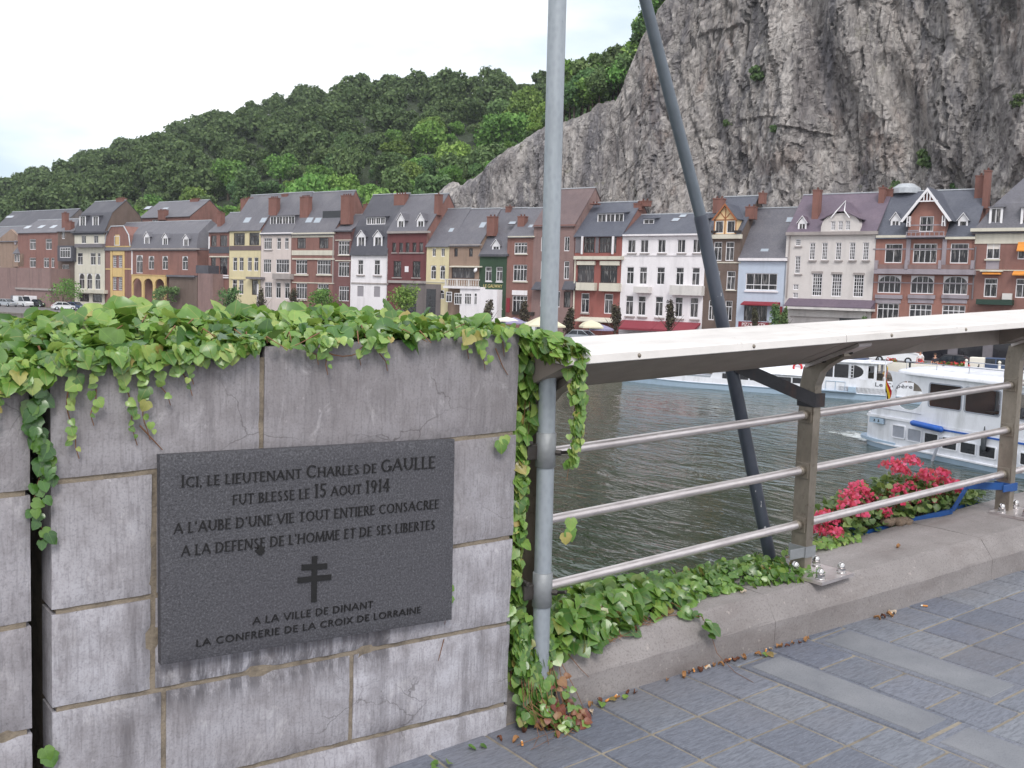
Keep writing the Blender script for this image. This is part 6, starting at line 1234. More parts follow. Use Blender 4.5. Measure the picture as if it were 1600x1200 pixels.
    # ivy-like scrub and shrubs clinging to the rock
    for i, (s, z, r) in enumerate(ROCK_SHRUBS):
        si = int(np.argmin(np.abs(CS-s))); zi = int(np.argmin(np.abs(CZZ[si]-z))); n = CNN[si, zi]
        if i < 3: V, F = crown_mesh('c', 1., .8, 420, .16, 700+i, 6); o = np_mesh('cliff_shrub', V, F, 'woods'); pr.append(o); sp = o if i == 0 else sp; q = o
        else: q = sp.copy(); COL.objects.link(q)
        q.location = FP(s, n-.2, z); q.scale = (r, r, r*1.1); q.rotation_euler = (0, 0, i*1.7); tag(q, 'small shrub rooted on a ledge of the grey cliff', 'shrub', 'shrubs growing on the cliff face')
make_woods()
# ------------------------------------------------------------------ the bridge: deck, paving, kerb
def kerb_y(x):
    return float(np.interp(x, [-4, 1.9, 2.28, 2.665, 3.1, 4.27, 5.29, 9, 16], [2.76, 2.735, 2.716, 2.695, 2.672, 2.592, 2.55, 2.5, 2.45]))
def make_deck():
    b = MB(); xs = np.linspace(-9, 26, 12)
    P = [[(x, y, bz(x, -.02)) for y in (-9, 3.0)] for x in xs]; b.grid(P, smooth=False)
    P = [[(x, 3.0, bz(x, z)) for z in (-.02, -.9)] for x in xs]; b.grid(P, smooth=False)
    P = [[(x, y, bz(x, -.9)) for y in (3.0, -9)] for x in xs]; b.grid(P, smooth=False)
    struct(b.build('bridge_deck', 'joint'))
def make_paving():
    rng = random.Random(4); b = MB(); bs = MB(); bj = MB()
    p = .2285; g = .0058; xj0 = 2.655; rows = [2.385-p*k for k in range(-1, 20)]
    bj.grid([[(x, y, bz(x, -.0055)) for y in (-4.5, 2.95)] for x in np.linspace(-3, 9, 9)], smooth=False); struct(bj.build('paving_joints', 'joint'))
    def quad(mb, x0, x1, y0, y1, h=0., ch=.004):
        if x1-x0 < .03 or y1-y0 < .03: return
        dz = [rng.uniform(-.0016, .0016) for _ in range(4)]
        o = [(x0, y0), (x1, y0), (x1, y1), (x0, y1)]; i = [(x0+ch, y0+ch), (x1-ch, y0+ch), (x1-ch, y1-ch), (x0+ch, y1-ch)]
        vs = [(x, y, bz(x, h-.006)) for x, y in o]+[(x, y, bz(x, h+dz[k])) for k, (x, y) in enumerate(i)]
        mb.add(vs, [(4, 5, 6, 7), (0, 1, 5, 4), (1, 2, 6, 5), (2, 3, 7, 6), (3, 0, 4, 7)])
    strips = []                                   # (x0,x1,ytop,ybottom): smooth guide strips
    for k in range(0, 2):
        strips.append((3.1135+.4725*k-.002*k, 3.3585+.4725*k, 2.60, 1.797)); 
    strips += [(3.1135, 3.3585, 1.793, .95), (3.585, 3.82, .70, -.1), (2.655, 2.88, .70, -.1)]
    for i in range(-12, 30):
        x0 = xj0+p*i; x1 = x0+p
        if x0 > 3.1: x0 += (x0-3.113)*.035; x1 += (x1-3.113)*.035
        for r in range(len(rows)-1):
            y1 = rows[r]; y0 = rows[r+1]
            if r == 0: y1 = kerb_y((x0+x1)/2)+.02
            parts = [(y0, y1)]
            for s in strips:
                if min(x1, s[1])-max(x0, s[0]) > .12: parts = [q for a, c in parts for q in ((a, min(c, s[3])), (max(a, s[2]), c)) if q[1]-q[0] > .03]
            for a, c in parts: quad(b, x0+g, x1-g, a+g, c-g)
    for s in strips:
        quad(b, s[0]+g, s[1]-g, s[3]+g, s[2]-g, -.001); quad(bs, s[0]+.032, s[1]-.032, s[3]+.035, s[2]-.04, .0035, .003)
    struct(b.build('pavement', 'slab')); struct(bs.build('pavement_strip', 'strip'))
def make_kerb():
    b = MB(); xs = [2.07, 2.2, 2.28]+[2.28+.14*k for k in range(1, 60)]
    rng = random.Random(2)
    def prof(x, ins=0.):
        y = kerb_y(x)+ins; c = float(np.interp(x, [2.2, 4.3], [.045, .068])); w = .0022
        n = lambda: rng.uniform(-w, w)
        return [(x, y, bz(x, -.02)), (x, y+n(), bz(x, .104+n())), (x, y+.004, bz(x, .112+n())), (x, y+c+n(), bz(x, .197+n())), (x, y+c+.012, bz(x, .203)), (x, 2.86, bz(x, .206+n())), (x, 3.03, bz(x, .203+n())), (x, 3.04, bz(x, .19)), (x, 3.04, bz(x, -.9))]
    segs = [(2.07, 2.264, .03), (2.268, 3.3993, 0.), (3.401, 4.98, 0.), (4.982, 6.6, 0.), (6.602, 10.5, 0.)]
    for x0, x1, ins in segs:
        n = max(3, int((x1-x0)/.09)); b.grid([prof(x, ins) for x in np.linspace(x0, x1, n)], smooth=False)
        for x in (x0, x1): p = prof(x, ins); b.add(p+[(x, kerb_y(x)+ins, bz(x, -.9))], [tuple(range(len(p)+1))])
    struct(b.build('kerb', 'kerb'))
make_deck(); make_paving(); make_kerb()

# ------------------------------------------------------------------ stone walls
def block(mb, x0, x1, hb, ht, y, depth, rng, ch=.007, edge=None):
    """one rough sawn block; hb/ht = (h at x0, h at x1); y(x) front plane"""
    nx = max(6, int((x1-x0)/.03)); nz = max(5, int((ht[0]-hb[0])/.03)); P = []
    for i in range(nx+1):
        u = i/nx; x = x0+(x1-x0)*u; col = []
        for j in range(nz+1):
            v = j/nz; h = hb[0]*(1-u)+hb[1]*u; t = ht[0]*(1-u)+ht[1]*u; z = h+(t-h)*v
            d = 0.0022*mnoise.noise((x*9, z*9, y*3))+.0012*mnoise.noise((x*40, z*40, 1))
            e = min(i, nx-i, j, nz-j); xx = x; zz = z
            if e == 0:
                d += ch*(1+.9*mnoise.noise((x*22, z*22, 5)))
                if mnoise.noise((x*6, z*6, 9)) > .45: d += .006
            col.append((xx, y+d, bz(xx, zz)))
        P.append(col)
    mb.grid(P, smooth=True)
    yb = y+depth
    for A in (P[0], P[-1]): mb.grid([A, [(q[0], yb, q[2]) for q in A]], smooth=False)
    for k in (0, -1): mb.grid([[r[k] for r in P], [(r[k][0], yb, r[k][2]) for r in P]], smooth=False)
def make_wall(name, label, xl, xr, rows, y, thick, seed):
    """rows: list of (h_left_bottom,h_right_bottom,h_left_top,h_right_top,[joint xs])"""
    rng = random.Random(seed); t = Thing(name, label, 'wall', (xl, y, 0)); b = MB(); g = .0075
    for hb0, hb1, ht0, ht1, js in rows:
        e = [xl]+list(js)+[xr]
        H = lambda x, a, c: a+(c-a)*(x-xl)/(xr-xl)
        for i in range(len(e)-1):
            x0 = e[i]+(g if i else 0); x1 = e[i+1]-(g if i < len(e)-2 else 0)
            top = .0 if ht0 > 1.3 else g
            block(b, x0, x1, (H(x0, hb0, hb1)+g, H(x1, hb0, hb1)+g), (H(x0, ht0, ht1)-top, H(x1, ht0, ht1)-top), y, .12 if ht0 < 1.3 else thick, rng)
    t.part(b, 'masonry', 'bluestone')
    c = MB(); m = .011; hl, hr = rows[0][2]-.03, rows[0][3]-.03
    c.add([(xl+m, y+m, bz(xl, -.1)), (xr-m, y+m, bz(xr, -.1)), (xr-m, y+thick, bz(xr, -.1)), (xl+m, y+thick, bz(xl, -.1)), (xl+m, y+m, bz(xl, hl)), (xr-m, y+m, bz(xr, hr)), (xr-m, y+thick, bz(xr, hr)), (xl+m, y+thick, bz(xl, hl))],
          [(0,3,2,1),(4,5,6,7),(0,1,5,4),(1,2,6,5),(2,3,7,6),(3,0,4,7)])
    t.part(c, 'mortar', 'mortar'); return t
make_wall('stone_wall', 'blue limestone wall carrying the engraved plaque', .585, 2.062,
    [(1.062, 1.036, 1.380, 1.372, [1.147]), (.722, .674, 1.062, 1.036, [.845, 1.79]), (.462, .371, .722, .674, [.842]), (.462, .371, .462, .371, []), (.178, .082, .462, .371, [.872, 1.4525]), (-.08, -.08, .178, .082, [])][:3]
    +[(.178, .082, .462, .371, [.872, 1.4525]), (-.08, -.08, .178, .082, [1.12])], 2.726, .66, 3)
make_wall('stone_wall', 'blue limestone wall running out of frame left of the dark gap', -1.7, .535,
    [(1.075, 1.044, 1.40, 1.352, [-.6]), (.735, .705, 1.075, 1.044, [-.2]), (.45, .424, .735, .705, [-.75]), (.16, .13, .45, .424, [-.1]), (-.08, -.08, .16, .13, [-.5])], 2.722, .66, 5)

# ------------------------------------------------------------------ plaque with its inscription
ST = {  # pen strokes of roman capitals: (x0,y0,x1,y1,weight) and arcs ('a',cx,cy,rx,ry,a0,a1,weight); unit cap height
'A': (.86, [(.05,0,.42,1,.07),(.42,1,.80,0,.13),(.19,.36,.66,.36,.06)]), 'B': (.62, [(.12,0,.12,1,.12),(.1,1,.3,1,.06),(.1,.53,.32,.53,.06),(.1,0,.32,0,.06),('a',.30,.765,.20,.235,90,-90,.11),('a',.32,.265,.25,.265,90,-90,.12)]),
'C': (.82, [('a',.48,.5,.43,.5,50,310,.12)]), 'D': (.84, [(.12,0,.12,1,.12),(.1,1,.35,1,.06),(.1,0,.35,0,.06),('a',.35,.5,.42,.5,90,-90,.12)]),
'E': (.58, [(.12,0,.12,1,.12),(.1,1,.5,1,.07),(.1,.52,.44,.52,.06),(.1,0,.52,0,.07)]), 'F': (.54, [(.12,0,.12,1,.12),(.1,1,.5,1,.07),(.1,.52,.44,.52,.06)]),
'G': (.86, [('a',.48,.5,.43,.5,48,350,.12),(.80,.42,.80,.08,.11),(.6,.43,.86,.43,.06)]), 'H': (.84, [(.12,0,.12,1,.12),(.72,0,.72,1,.12),(.12,.52,.72,.52,.06)]),
'I': (.26, [(.13,0,.13,1,.12)]), 'L': (.54, [(.12,0,.12,1,.12),(.1,0,.5,0,.07)]), 'M': (1.0, [(.08,0,.16,1,.07),(.16,1,.5,.05,.12),(.5,.05,.84,1,.07),(.84,1,.92,0,.12)]),
'N': (.86, [(.12,0,.12,1,.07),(.12,1,.74,0,.13),(.74,0,.74,1,.07)]), 'O': (.94, [('a',.47,.5,.42,.5,0,360,.11)]), 'P': (.58, [(.12,0,.12,1,.12),(.1,1,.3,1,.06),(.1,.48,.3,.48,.06),('a',.30,.74,.22,.26,90,-90,.11)]),
'R': (.64, [(.12,0,.12,1,.12),(.1,1,.3,1,.06),(.1,.5,.3,.5,.06),('a',.30,.75,.21,.25,90,-90,.11),(.3,.5,.62,0,.12)]), 'S': (.56, [('a',.28,.745,.20,.25,40,270,.11),('a',.27,.255,.22,.25,90,-140,.12)]),
'T': (.66, [(.33,0,.33,1,.12),(.04,1,.62,1,.07)]), 'U': (.82, [(.12,.35,.12,1,.12),(.70,.35,.70,1,.08),('a',.41,.35,.29,.35,180,360,.1)]), 'V': (.80, [(.04,1,.40,0,.13),(.40,0,.76,1,.07)]),
'X': (.76, [(.06,1,.68,0,.13),(.08,0,.66,1,.07)]), 'Z': (.7, [(.08,1,.62,1,.08),(.62,1,.08,0,.12),(.08,0,.64,0,.08)]), 'Y': (.74, [(.04,1,.37,.48,.12),(.70,1,.37,.48,.07),(.37,.48,.37,0,.12)]), 'W': (1.1, [(.04,1,.3,0,.12),(.3,0,.55,1,.07),(.55,1,.8,0,.12),(.8,0,1.06,1,.07)]),
'K': (.7, [(.12,0,.12,1,.12),(.62,1,.14,.45,.07),(.3,.6,.66,0,.12)]),
'1': (.36, [(.2,0,.2,1,.12),(.2,1,.06,.86,.07)]), '9': (.6, [('a',.29,.68,.22,.32,0,360,.11),(.51,.66,.34,0,.1)]), '4': (.62, [(.42,0,.42,1,.12),(.42,1,.05,.32,.07),(.05,.32,.6,.32,.08)]),
'5': (.56, [(.14,1,.5,1,.08),(.14,1,.12,.58,.08),('a',.24,.31,.25,.31,110,-140,.12)]), ',': (.24, [(.13,.08,.08,-.14,.11)]), '.': (.24, [(.12,0,.12,.1,.13)]), "'": (.24, [(.12,1.02,.1,.78,.09)]), ' ': (.36, [])}
def glyph(ch, serif, wt=1.):
    w, st = ST[ch]; polys = []
    def bar(x0, y0, x1, y1, t):
        d = Vector((x1-x0, y1-y0)); l = d.length or 1; d /= l; n = Vector((-d.y, d.x)); fl = 1.22 if serif else 1.; k = [(0, fl), (.12, 1.), (.88, 1.), (1, fl)]
        polys.append([(x0+d.x*l*a+n.x*t/2*f, y0+d.y*l*a+n.y*t/2*f) for a, f in k]+[(x0+d.x*l*a-n.x*t/2*f, y0+d.y*l*a-n.y*t/2*f) for a, f in k[::-1]])
    for s in st:
        if s[0] == 'a':
            _, cx, cy, rx, ry, a0, a1, t = s; n = max(6, int(abs(a1-a0)/18)); t *= wt
            for k in range(n):
                q = []
                for a, sg in ((k, 1), (k+1, 1), (k+1, -1), (k, -1)):
                    an = rad(a0+(a1-a0)*a/n); tt = t*(.62+.38*abs(math.cos(an))) if serif else t
                    q.append((cx+(rx-tt/2+sg*tt/2)*math.cos(an), cy+(ry-tt/2+sg*tt/2)*math.sin(an)))
                polys.append(q)
        else:
            x0, y0, x1, y1, t = s; t = (t if serif else .11)*wt
            if y0 == y1: y0 = y1 = y0+(-t/2 if y0 > .9 else (t/2 if y0 < .1 else 0))
            bar(x0, y0, x1, y1, t)
            if serif and abs(x1-x0) < .2 and abs(y1-y0) > .5:
                for xx, yy in ((x0, y0), (x1, y1)): sg = 1 if yy < .5 else -1; polys.append([(xx-.13, yy), (xx+.13, yy), (xx+.07, yy+.045*sg), (xx-.07, yy+.045*sg)])
    return w, polys
def write(mb, chunks, p0, p1, y, h, serif=True, wt=1., depth=.003, gap=.07):
    """chunks [(text, rel.height)] set from p0 to p1 (x,z) on the plane y"""
    run = []; u = 0
    for tx, rh in chunks:
        for ch in tx:
            w, polys = glyph(ch, serif, wt); run.append((u, rh, polys)); u += (w+(gap if ch != ' ' else 0))*rh
    L = math.hypot(p1[0]-p0[0], p1[1]-p0[1]); sx = L/u; c, s = (p1[0]-p0[0])/L, (p1[1]-p0[1])/L
    for n, (u0, rh, polys) in enumerate(run):
        for pi, pg in enumerate(polys):
            pts = [((u0+a*rh)*sx, b*rh*h) for a, b in pg]
            mb.prism([(p0[0]+a*c-b*s, p0[1]+a*s+b*c) for a, b in pts], lambda a, b, d: (a, d, b), y-depth-.00004*((pi+n*3) % 17), y+.002)
def make_plaque():
    t = Thing('memorial_plaque', 'dark grey granite memorial plaque with engraved French inscription and double barred cross', 'plaque', (1.31, 2.71, .85)); b = MB()
    TL, TR, BL, BR = (.848, 1.149), (1.789, 1.138), (.853, .572), (1.797, .541); Y0 = 2.693; n, m = 40, 26
    P = []
    for i in range(n+1):
        r = []
        for j in range(m+1):
            u, v = i/n, j/m; x = (BL[0]*(1-u)+BR[0]*u)*(1-v)+(TL[0]*(1-u)+TR[0]*u)*v; z = (BL[1]*(1-u)+BR[1]*u)*(1-v)+(TL[1]*(1-u)+TR[1]*u)*v
            e = min(i, n-i, j, m-j); r.append((x, Y0+(.005+.002*mnoise.noise((x*30, z*30, 0)) if e == 0 else .0004*mnoise.noise((x*25, z*25, 3))), z))
        P.append(r)
    b.grid(P)
    per = [P[i][0] for i in range(n+1)]+[P[n][j] for j in range(1, m+1)]+[P[i][m] for i in range(n-1, -1, -1)]+[P[0][j] for j in range(m-1, 0, -1)]
    b.grid([per+[per[0]], [(q[0], 2.7235, q[2]) for q in per+[per[0]]]], smooth=False)
    slabo = t.part(b, 'slab', 'granite')
    def line(ch, p0, p1, h, serif=True, wt=1.):
        q = MB(); write(q, ch, p0, p1, Y0, h, serif, wt); t.part(q, 'inscription', 'letterblack', slabo)
    line([('I', 1.2), ('CI, LE LIEUTENANT ', 1), ('C', 1.32), ('HARLES DE ', 1), ('GAULLE', 1.38)], (.9031, 1.0585), (1.7167, 1.0515), .0275)
    line([('FUT BLESSE LE ', 1), ('15', 1.4), (' AOUT ', 1), ('1914', 1.35)], (1.0472, .9965), (1.5528, .9916), .0285)
    line([("A L'AUBE D'UNE VIE TOUT ENTIERE CONSACREE", 1)], (.8834, .9324), (1.7346, .9195), .029)
    line([("A LA DEFENSE DE L'HOMME ET DE SES LIBERTES", 1)], (.9041, .8683), (1.7213, .8536), .029)
    line([('A LA VILLE DE DINANT', 1)], (1.11, .6425), (1.5026, .6304), .0215, False, .95)
    line([('LA CONFRERIE DE LA CROIX DE LORRAINE', 1)], (.9459, .6072), (1.6776, .5858), .0205, False, .95)
    q = MB(); cx = 1.3005; f = lambda a, c, d: (a, d, c)
    q.prism([(cx-.0085, .679), (cx+.0085, .679), (cx+.0085, .8182), (cx-.0085, .8182)], f, Y0-.003, Y0+.002)
    q.prism([(1.2597, .7805), (1.3415, .7745), (1.3415, .7912), (1.2597, .7978)], f, Y0-.0032, Y0+.002)
    q.prism([(1.2475, .7445), (1.3555, .7392), (1.3555, .7556), (1.2475, .761)], f, Y0-.0034, Y0+.002)
    t.part(q, 'cross', 'letterblack', slabo)
    q = MB(); r = random.Random(1)
    q.prism([(1.131+.013*(1+.35*r.uniform(-1, 1))*math.cos(k*.6283), .858+.0125*(1+.35*r.uniform(-1, 1))*math.sin(k*.6283)) for k in range(10)], f, Y0-.0038, Y0+.001); t.part(q, 'stain', 'letterblack', slabo)
make_plaque()

# ------------------------------------------------------------------ railing
PY = 2.84; POSTS = [2.245, 3.80, 5.60, 7.42]; RAILH = [.925, .673, .424]
def make_railing():
    t = Thing('bridge_railing', 'stainless steel railing with three tubes and a broad white topped handrail', 'railing', (3.8, PY, .4))
    def flat(poly, x0, x1, mat, name, mi=None):
        b = MB(); b.prism(poly, lambda u, v, d: (d, u, bz(d, v)), x0, x1); return t.part(b, name, mat)
    segs = [(2.13, 3.6305, 0), (3.6345, 5.43, 1), (5.434, 7.3, 0), (7.304, 10.4, 0)]
    for x0, x1, hollow in segs:
        b = MB(); mp = lambda u, v, d: (d, u, bz(d, v))
        b.prism([(2.55, 1.276), (2.553, 1.303), (2.558, 1.308), (2.875, 1.338), (2.88, 1.31), (2.56, 1.272)], mp, x0, x1)   # white top and fascia
        h = t.part(b, 'handrail', 'capwhite')
        u = MB(); low = [(2.566, 1.270), (2.84, 1.158), (2.872, 1.16), (2.876, 1.308)]
        if not hollow: u.prism(low, mp, x0+.002, x1-.002)
        else:
            xm = 4.40; u.prism(low, mp, x0+.002, xm)
            u.prism([(2.846, 1.158), (2.872, 1.16), (2.876, 1.308), (2.85, 1.306)], mp, xm+.0005, x1-.002)
            v = MB(); v.prism([(2.57, 1.2706), (2.846, 1.2965), (2.846, 1.302), (2.57, 1.276)], mp, xm+.001, x1-.002); t.part(v, 'inner_lining', 'troughinner', h)
        t.part(u, 'underside', 'underbrown', h)
        for sx in np.arange(x0+.32, x1, .60):
            s = MB(); s.lathe([(.0, .006), (.004, .0055), (.0075, .002), (.0085, -.001)], (sx, 2.5515, bz(sx, 1.289)), 10, ax=(0, -1, 0)); t.part(s, 'screw', 'poststeel', h)
    def post(x, n):
        b = MB(); w = .024
        prof = [(2.80, .21), (2.88, .21), (2.882, 1.06), (2.868, 1.14), (2.842, 1.148), (2.66, 1.224), (2.66, 1.205), (2.66, 1.200), (2.735, 1.158), (2.778, 1.12), (2.80, 1.06)]
        b.prism(prof, lambda u, v, d: (d, u, bz(x, v)+.25*SLOPE*(d-x)), x-w, x+w)
        po = t.part(b, 'post', 'poststeel')
        a = MB(); wa = .046; sk = lambda u, v, d: (d, u, bz(d, v)); a.prism([(2.846, 1.1535), (2.578, 1.263), (2.572, 1.254), (2.578, 1.247), (2.842, 1.139)], sk, x-wa, x+wa); an = t.part(a, 'bracket_plate', 'steel', po) if n else None
        for dx, yy in ((-.022, 2.68), (.022, 2.66), (-.022, 2.76), (.022, 2.76)) if n else ():
            q = MB(); q.lathe([(.011, 0), (.011, .005), (.006, .007)], (x+dx, yy, bz(x+dx, 1.1395+(2.842-yy)*.409)), 8, ax=(0, -.38, -.92)); t.part(q, 'bolt', 'darkclamp', po)
        c = MB(); c.bbox(x-w-.0022, x-w-.0002, 2.812, 2.868, bz(x, .25), bz(x, .4), .0006)          # inlaid groove strip
        c2 = MB(); c2.bbox(x+w+.0002, x+w+.014, 2.846, 2.872, bz(x, .21), bz(x, 1.1), .003); t.part(c2, 'edge_bar', 'poststeel', po)
        p = MB(); s = .115; ys = 2.752
        p.add([(x-s, ys-s, bz(x-s, .206)), (x+s, ys-s, bz(x+s, .206)), (x+s, ys+s, bz(x+s, .206)), (x-s, ys+s, bz(x-s, .206)), (x-s, ys-s, bz(x-s, .220)), (x+s, ys-s, bz(x+s, .220)), (x+s, ys+s, bz(x+s, .220)), (x-s, ys+s, bz(x-s, .220))], [(0,3,2,1),(4,5,6,7),(0,1,5,4),(1,2,6,5),(2,3,7,6),(3,0,4,7)])
        if n: t.part(p, 'base_plate', 'steel', po)
        for dx, dy in (((-.075, -.075), (.075, -.075), (-.075, .06), (.075, .06)) if n else ()):
            q = MB(); cx, cy = x+dx, ys+dy; z = bz(cx, .220)
            q.lathe([(.022, 0), (.022, .004)], (cx, cy, z), 16); q.lathe([(.019, .004), (.019, .020)], (cx, cy, z), 6, smooth=False)
            q.lathe([(.017, .020), (.0168, .028), (.0150, .038), (.0100, .0455), (.003, .049)], (cx, cy, z), 14); t.part(q, 'dome_nut', 'chrome', po)
        for h in RAILH:
            for sg in ((-1, 1) if n else (1,)):
                q = MB(); z = bz(x+sg*.03, h); q.bbox(x+sg*(w+.0003), x+sg*(w+.0055), 2.807, 2.873, z-.036, z+.036, .003)
                q.lathe([(.0225, .004), (.0225, .028), (.0200, .030)], (x+sg*w, PY, z), 16, ax=(sg, 0, SLOPE*sg)); t.part(q, 'collar', 'poststeel', po)
        return po
    ps = [post(x, i) for i, x in enumerate(POSTS)]
    for i in range(len(POSTS)):
        x0 = POSTS[i]+.026; x1 = (POSTS[i+1] if i+1 < len(POSTS) else 10.3)-.026
        for h in RAILH:
            b = MB(); b.tube([(x, PY, bz(x, h)) for x in np.linspace(x0, x1, 5)], .0188, 20); t.part(b, 'rail_tube', 'steel')
    return t
RAILING = make_railing()

# ------------------------------------------------------------------ poles beside the railing
def band(mb, x0, x1, y0, y1, z0, z1, th):
    """rectangular strap round a bar"""
    mb.prism([(x0-th, y0-th), (x1+th, y0-th), (x1+th, y1+th), (x0-th, y1+th)], lambda u, v, d: (u, v, d), z0, z1, [[(x0, y0), (x0, y1), (x1, y1), (x1, y0)]])
def make_poles():
    px, py = 2.178, 2.722
    t = Thing('flag_pole', 'galvanised light grey upright pole clamped in front of the railing end', 'pole', (px, py, .2))
    b = MB(); b.tube([(px+.02, py, bz(px, .10)), (px+.011, py, .9), (px, py, 1.6), (px-.022, py, 3.4)], .0305, 28); t.part(b, 'shaft', 'galv')
    for h, r in ((.965, .0352), (.468, .0352)):
        z = bz(px, h); xx = px+.02-(z-.2)*.0135
        c = MB(); c.lathe([(.0308, -.062), (r, -.060), (r, .060), (.0308, .062)], (xx, py, z), 26); co = t.part(c, 'clamp', 'clampgrey')
        q = MB(); q.bbox(xx-.075, xx-.025, py+.005, py+.13, z-.034, z+.02, .004); q.bbox(xx-.075, xx-.06, py-.005, py+.14, z+.021, z+.034, .003); t.part(q, 'clamp_arm', 'darkclamp', co)
        q = MB(); q.lathe([(.0105, 0), (.0105, .018), (.0085, .02)], (xx+.024, py-.026, z-.008), 6, ax=(.62, -.78, 0), smooth=False); q.lathe([(.006, .018), (.006, .045), (.0075, .045), (.0075, .052)], (xx+.024, py-.026, z-.008), 8, ax=(.62, -.78, .1)); t.part(q, 'bolt', 'darkclamp', co)
    t = Thing('slanted_pole', 'dark blue grey pole leaning left beyond the railing', 'pole', (3.79, 3.02, .3))
    A = Vector((3.792+.17, 3.0+.02, -.15)); Bp = Vector((3.203, 3.0, 1.962)); Cp = Vector((2.70, 3.0, 3.15))
    d = (Bp-Vector((3.792, 3.0, .394))).normalized(); A = Vector((3.792, 3.0, .394))-d*.7
    b = MB(); b.tube([A, Bp, Bp+d*.012], [.0290, .0290, .0255], 24); lo = t.part(b, 'lower_tube', 'darkpole')
    d2 = (Vector((2.828, 3.0, 2.782))-Bp).normalized()
    b = MB(); b.tube([Bp, Bp+d2*.12, Bp+d2*1.9], [.0250, .0250, .0215], 24); t.part(b, 'upper_tube', 'uppolegrey')
    b = MB(); z0 = 1.338; P0 = Vector((3.43, 2.965, 1.335)); P1 = Vector((3.80-.024, 2.80-.006, bz(3.8, .993)))
    dd = (P1-P0); up = Vector((0, 0, 1)); sd = dd.cross(up).normalized()*.004; hh = .031
    for s0, s1, a, c in ((-.01, 1.0, 0, 0),):
        a0 = P0+dd*s0; a1 = P0+dd*s1
        b.add([a0-sd-up*hh, a1-sd-up*hh, a1+sd-up*hh, a0+sd-up*hh, a0-sd+up*hh, a1-sd+up*hh, a1+sd+up*hh, a0+sd+up*hh], [(0,3,2,1),(4,5,6,7),(0,1,5,4),(1,2,6,5),(2,3,7,6),(3,0,4,7)])
    zc = P1.z; br = t.part(b, 'bracket', 'blacksteel')
    b = MB(); band(b, 3.80-.0245, 3.80+.0385, 2.7995, 2.8825, zc-.031, zc+.031, .006); t.part(b, 'strap', 'blacksteel', br)
    for s in (.07, .19, .62):
        q = MB(); c = P0+dd*s; q.lathe([(.009, 0), (.009, .007), (.004, .009)], c-sd*1.0, 6, ax=sd*-1, smooth=False); t.part(q, 'bolt', 'blacksteel', br)
    b = MB(); zc = bz(3.8, .300); band(b, 3.80-.0245, 3.80+.0385, 2.7995, 2.885, zc-.024, zc+.026, .005); b.bbox(3.67, 3.772, 2.80, 2.806, zc-.022, zc+.024, .002); t.part(b, 'lower_strap', 'clampgrey')
make_poles()
# ------------------------------------------------------------------ ivy, leaf by leaf
_h = [(0, .0), (-.13, .13), (-.10, .35), (.08, .50), (.31, .58), (.45, .45), (.63, .41), (.84, .21), (1.0, 0)]
LEAF_O = np.array([[x, y] for x, y in _h]+[[x, -y] for x, y in _h[1:-1]])
_mid = np.array([[.0, 0], [.22, 0], [.48, 0], [.75, 0], [1., 0]])
def _leaf():
    R = [(_h[i]) for i in range(len(_h))]; V = []; F = []
    mid = [0., .1, .2, .3, .42, .52, .66, .83, 1.]
    for i in range(9): V.append((mid[i], 0)); 
    for i in range(1, 8): V.append(R[i])
    for i in range(1, 8): V.append((R[i][0], -R[i][1]))
    r = lambda i: 0 if i == 0 else (8 if i == 8 else 8+i); l = lambda i: 0 if i == 0 else (8 if i == 8 else 15+i)
    for i in range(8):
        q = [i, i+1, r(i+1), r(i)]; F.append(q); F.append([i, l(i), l(i+1), i+1])
    return np.array(V, float), F
LV, LF = _leaf()
LT = []
for q in LF:
    q2 = [q[k] for k in range(4) if q[k] != q[k-1]]
    if len(set(q)) == 4: LT += [[q[0], q[1], q[2]], [q[0], q[2], q[3]]]
    else:
        u = list(dict.fromkeys(q)); LT.append(u)
LT = np.array(LT)
def leaf_sheet(name, P, Nr, T, S, mat, parent, origin, seed=0, curl=.35):
    """P positions, Nr normals, T tip directions, S sizes"""
    rng = np.random.default_rng(seed); P = np.asarray(P); n = len(P)
    Nr = Nr/np.linalg.norm(Nr, axis=1)[:, None]; T = T-Nr*np.sum(T*Nr, 1)[:, None]; T = T/np.maximum(np.linalg.norm(T, axis=1)[:, None], 1e-6); Bt = np.cross(Nr, T)
    k = len(LV); x = LV[:, 0][None, :]; y = LV[:, 1][None, :]
    fold = rng.uniform(-.05, .45, (n, 1)); cv = rng.uniform(.0, curl, (n, 1)); tw = rng.uniform(-.2, .2, (n, 1)); wv = rng.uniform(-.1, .1, (n, k))*.35
    wd = rng.uniform(.85, 1.15, (n, 1))
    z = fold*np.abs(y)-cv*(x-.2)**2+tw*x*y+wv*np.abs(y)
    V = P[:, None, :]+S[:, None, None]*(T[:, None, :]*x[..., None]+Bt[:, None, :]*(y*wd)[..., None]+Nr[:, None, :]*z[..., None])
    F = (LT[None, :, :]+(np.arange(n)*k)[:, None, None]).reshape(-1, 3)
    uv = np.tile(LV, (n, 1))
    return np_mesh(name, V.reshape(-1, 3), F, mat, parent, origin, True, uv)
def wall_top(x): return bz(x, np.interp(x, [-1.7, .535, .585, 2.062], [1.40, 1.352, 1.380, 1.372]))
def stems_of(t, paths, *a): o = t.part(stems_mesh(paths, *a), 'stems', 'stem'); o['kind'] = 'stuff'
def stems_mesh(paths, r=.0024):
    b = MB()
    for p in paths: b.tube(p, np.linspace(r, r*.5, len(p)), 5)
    return b
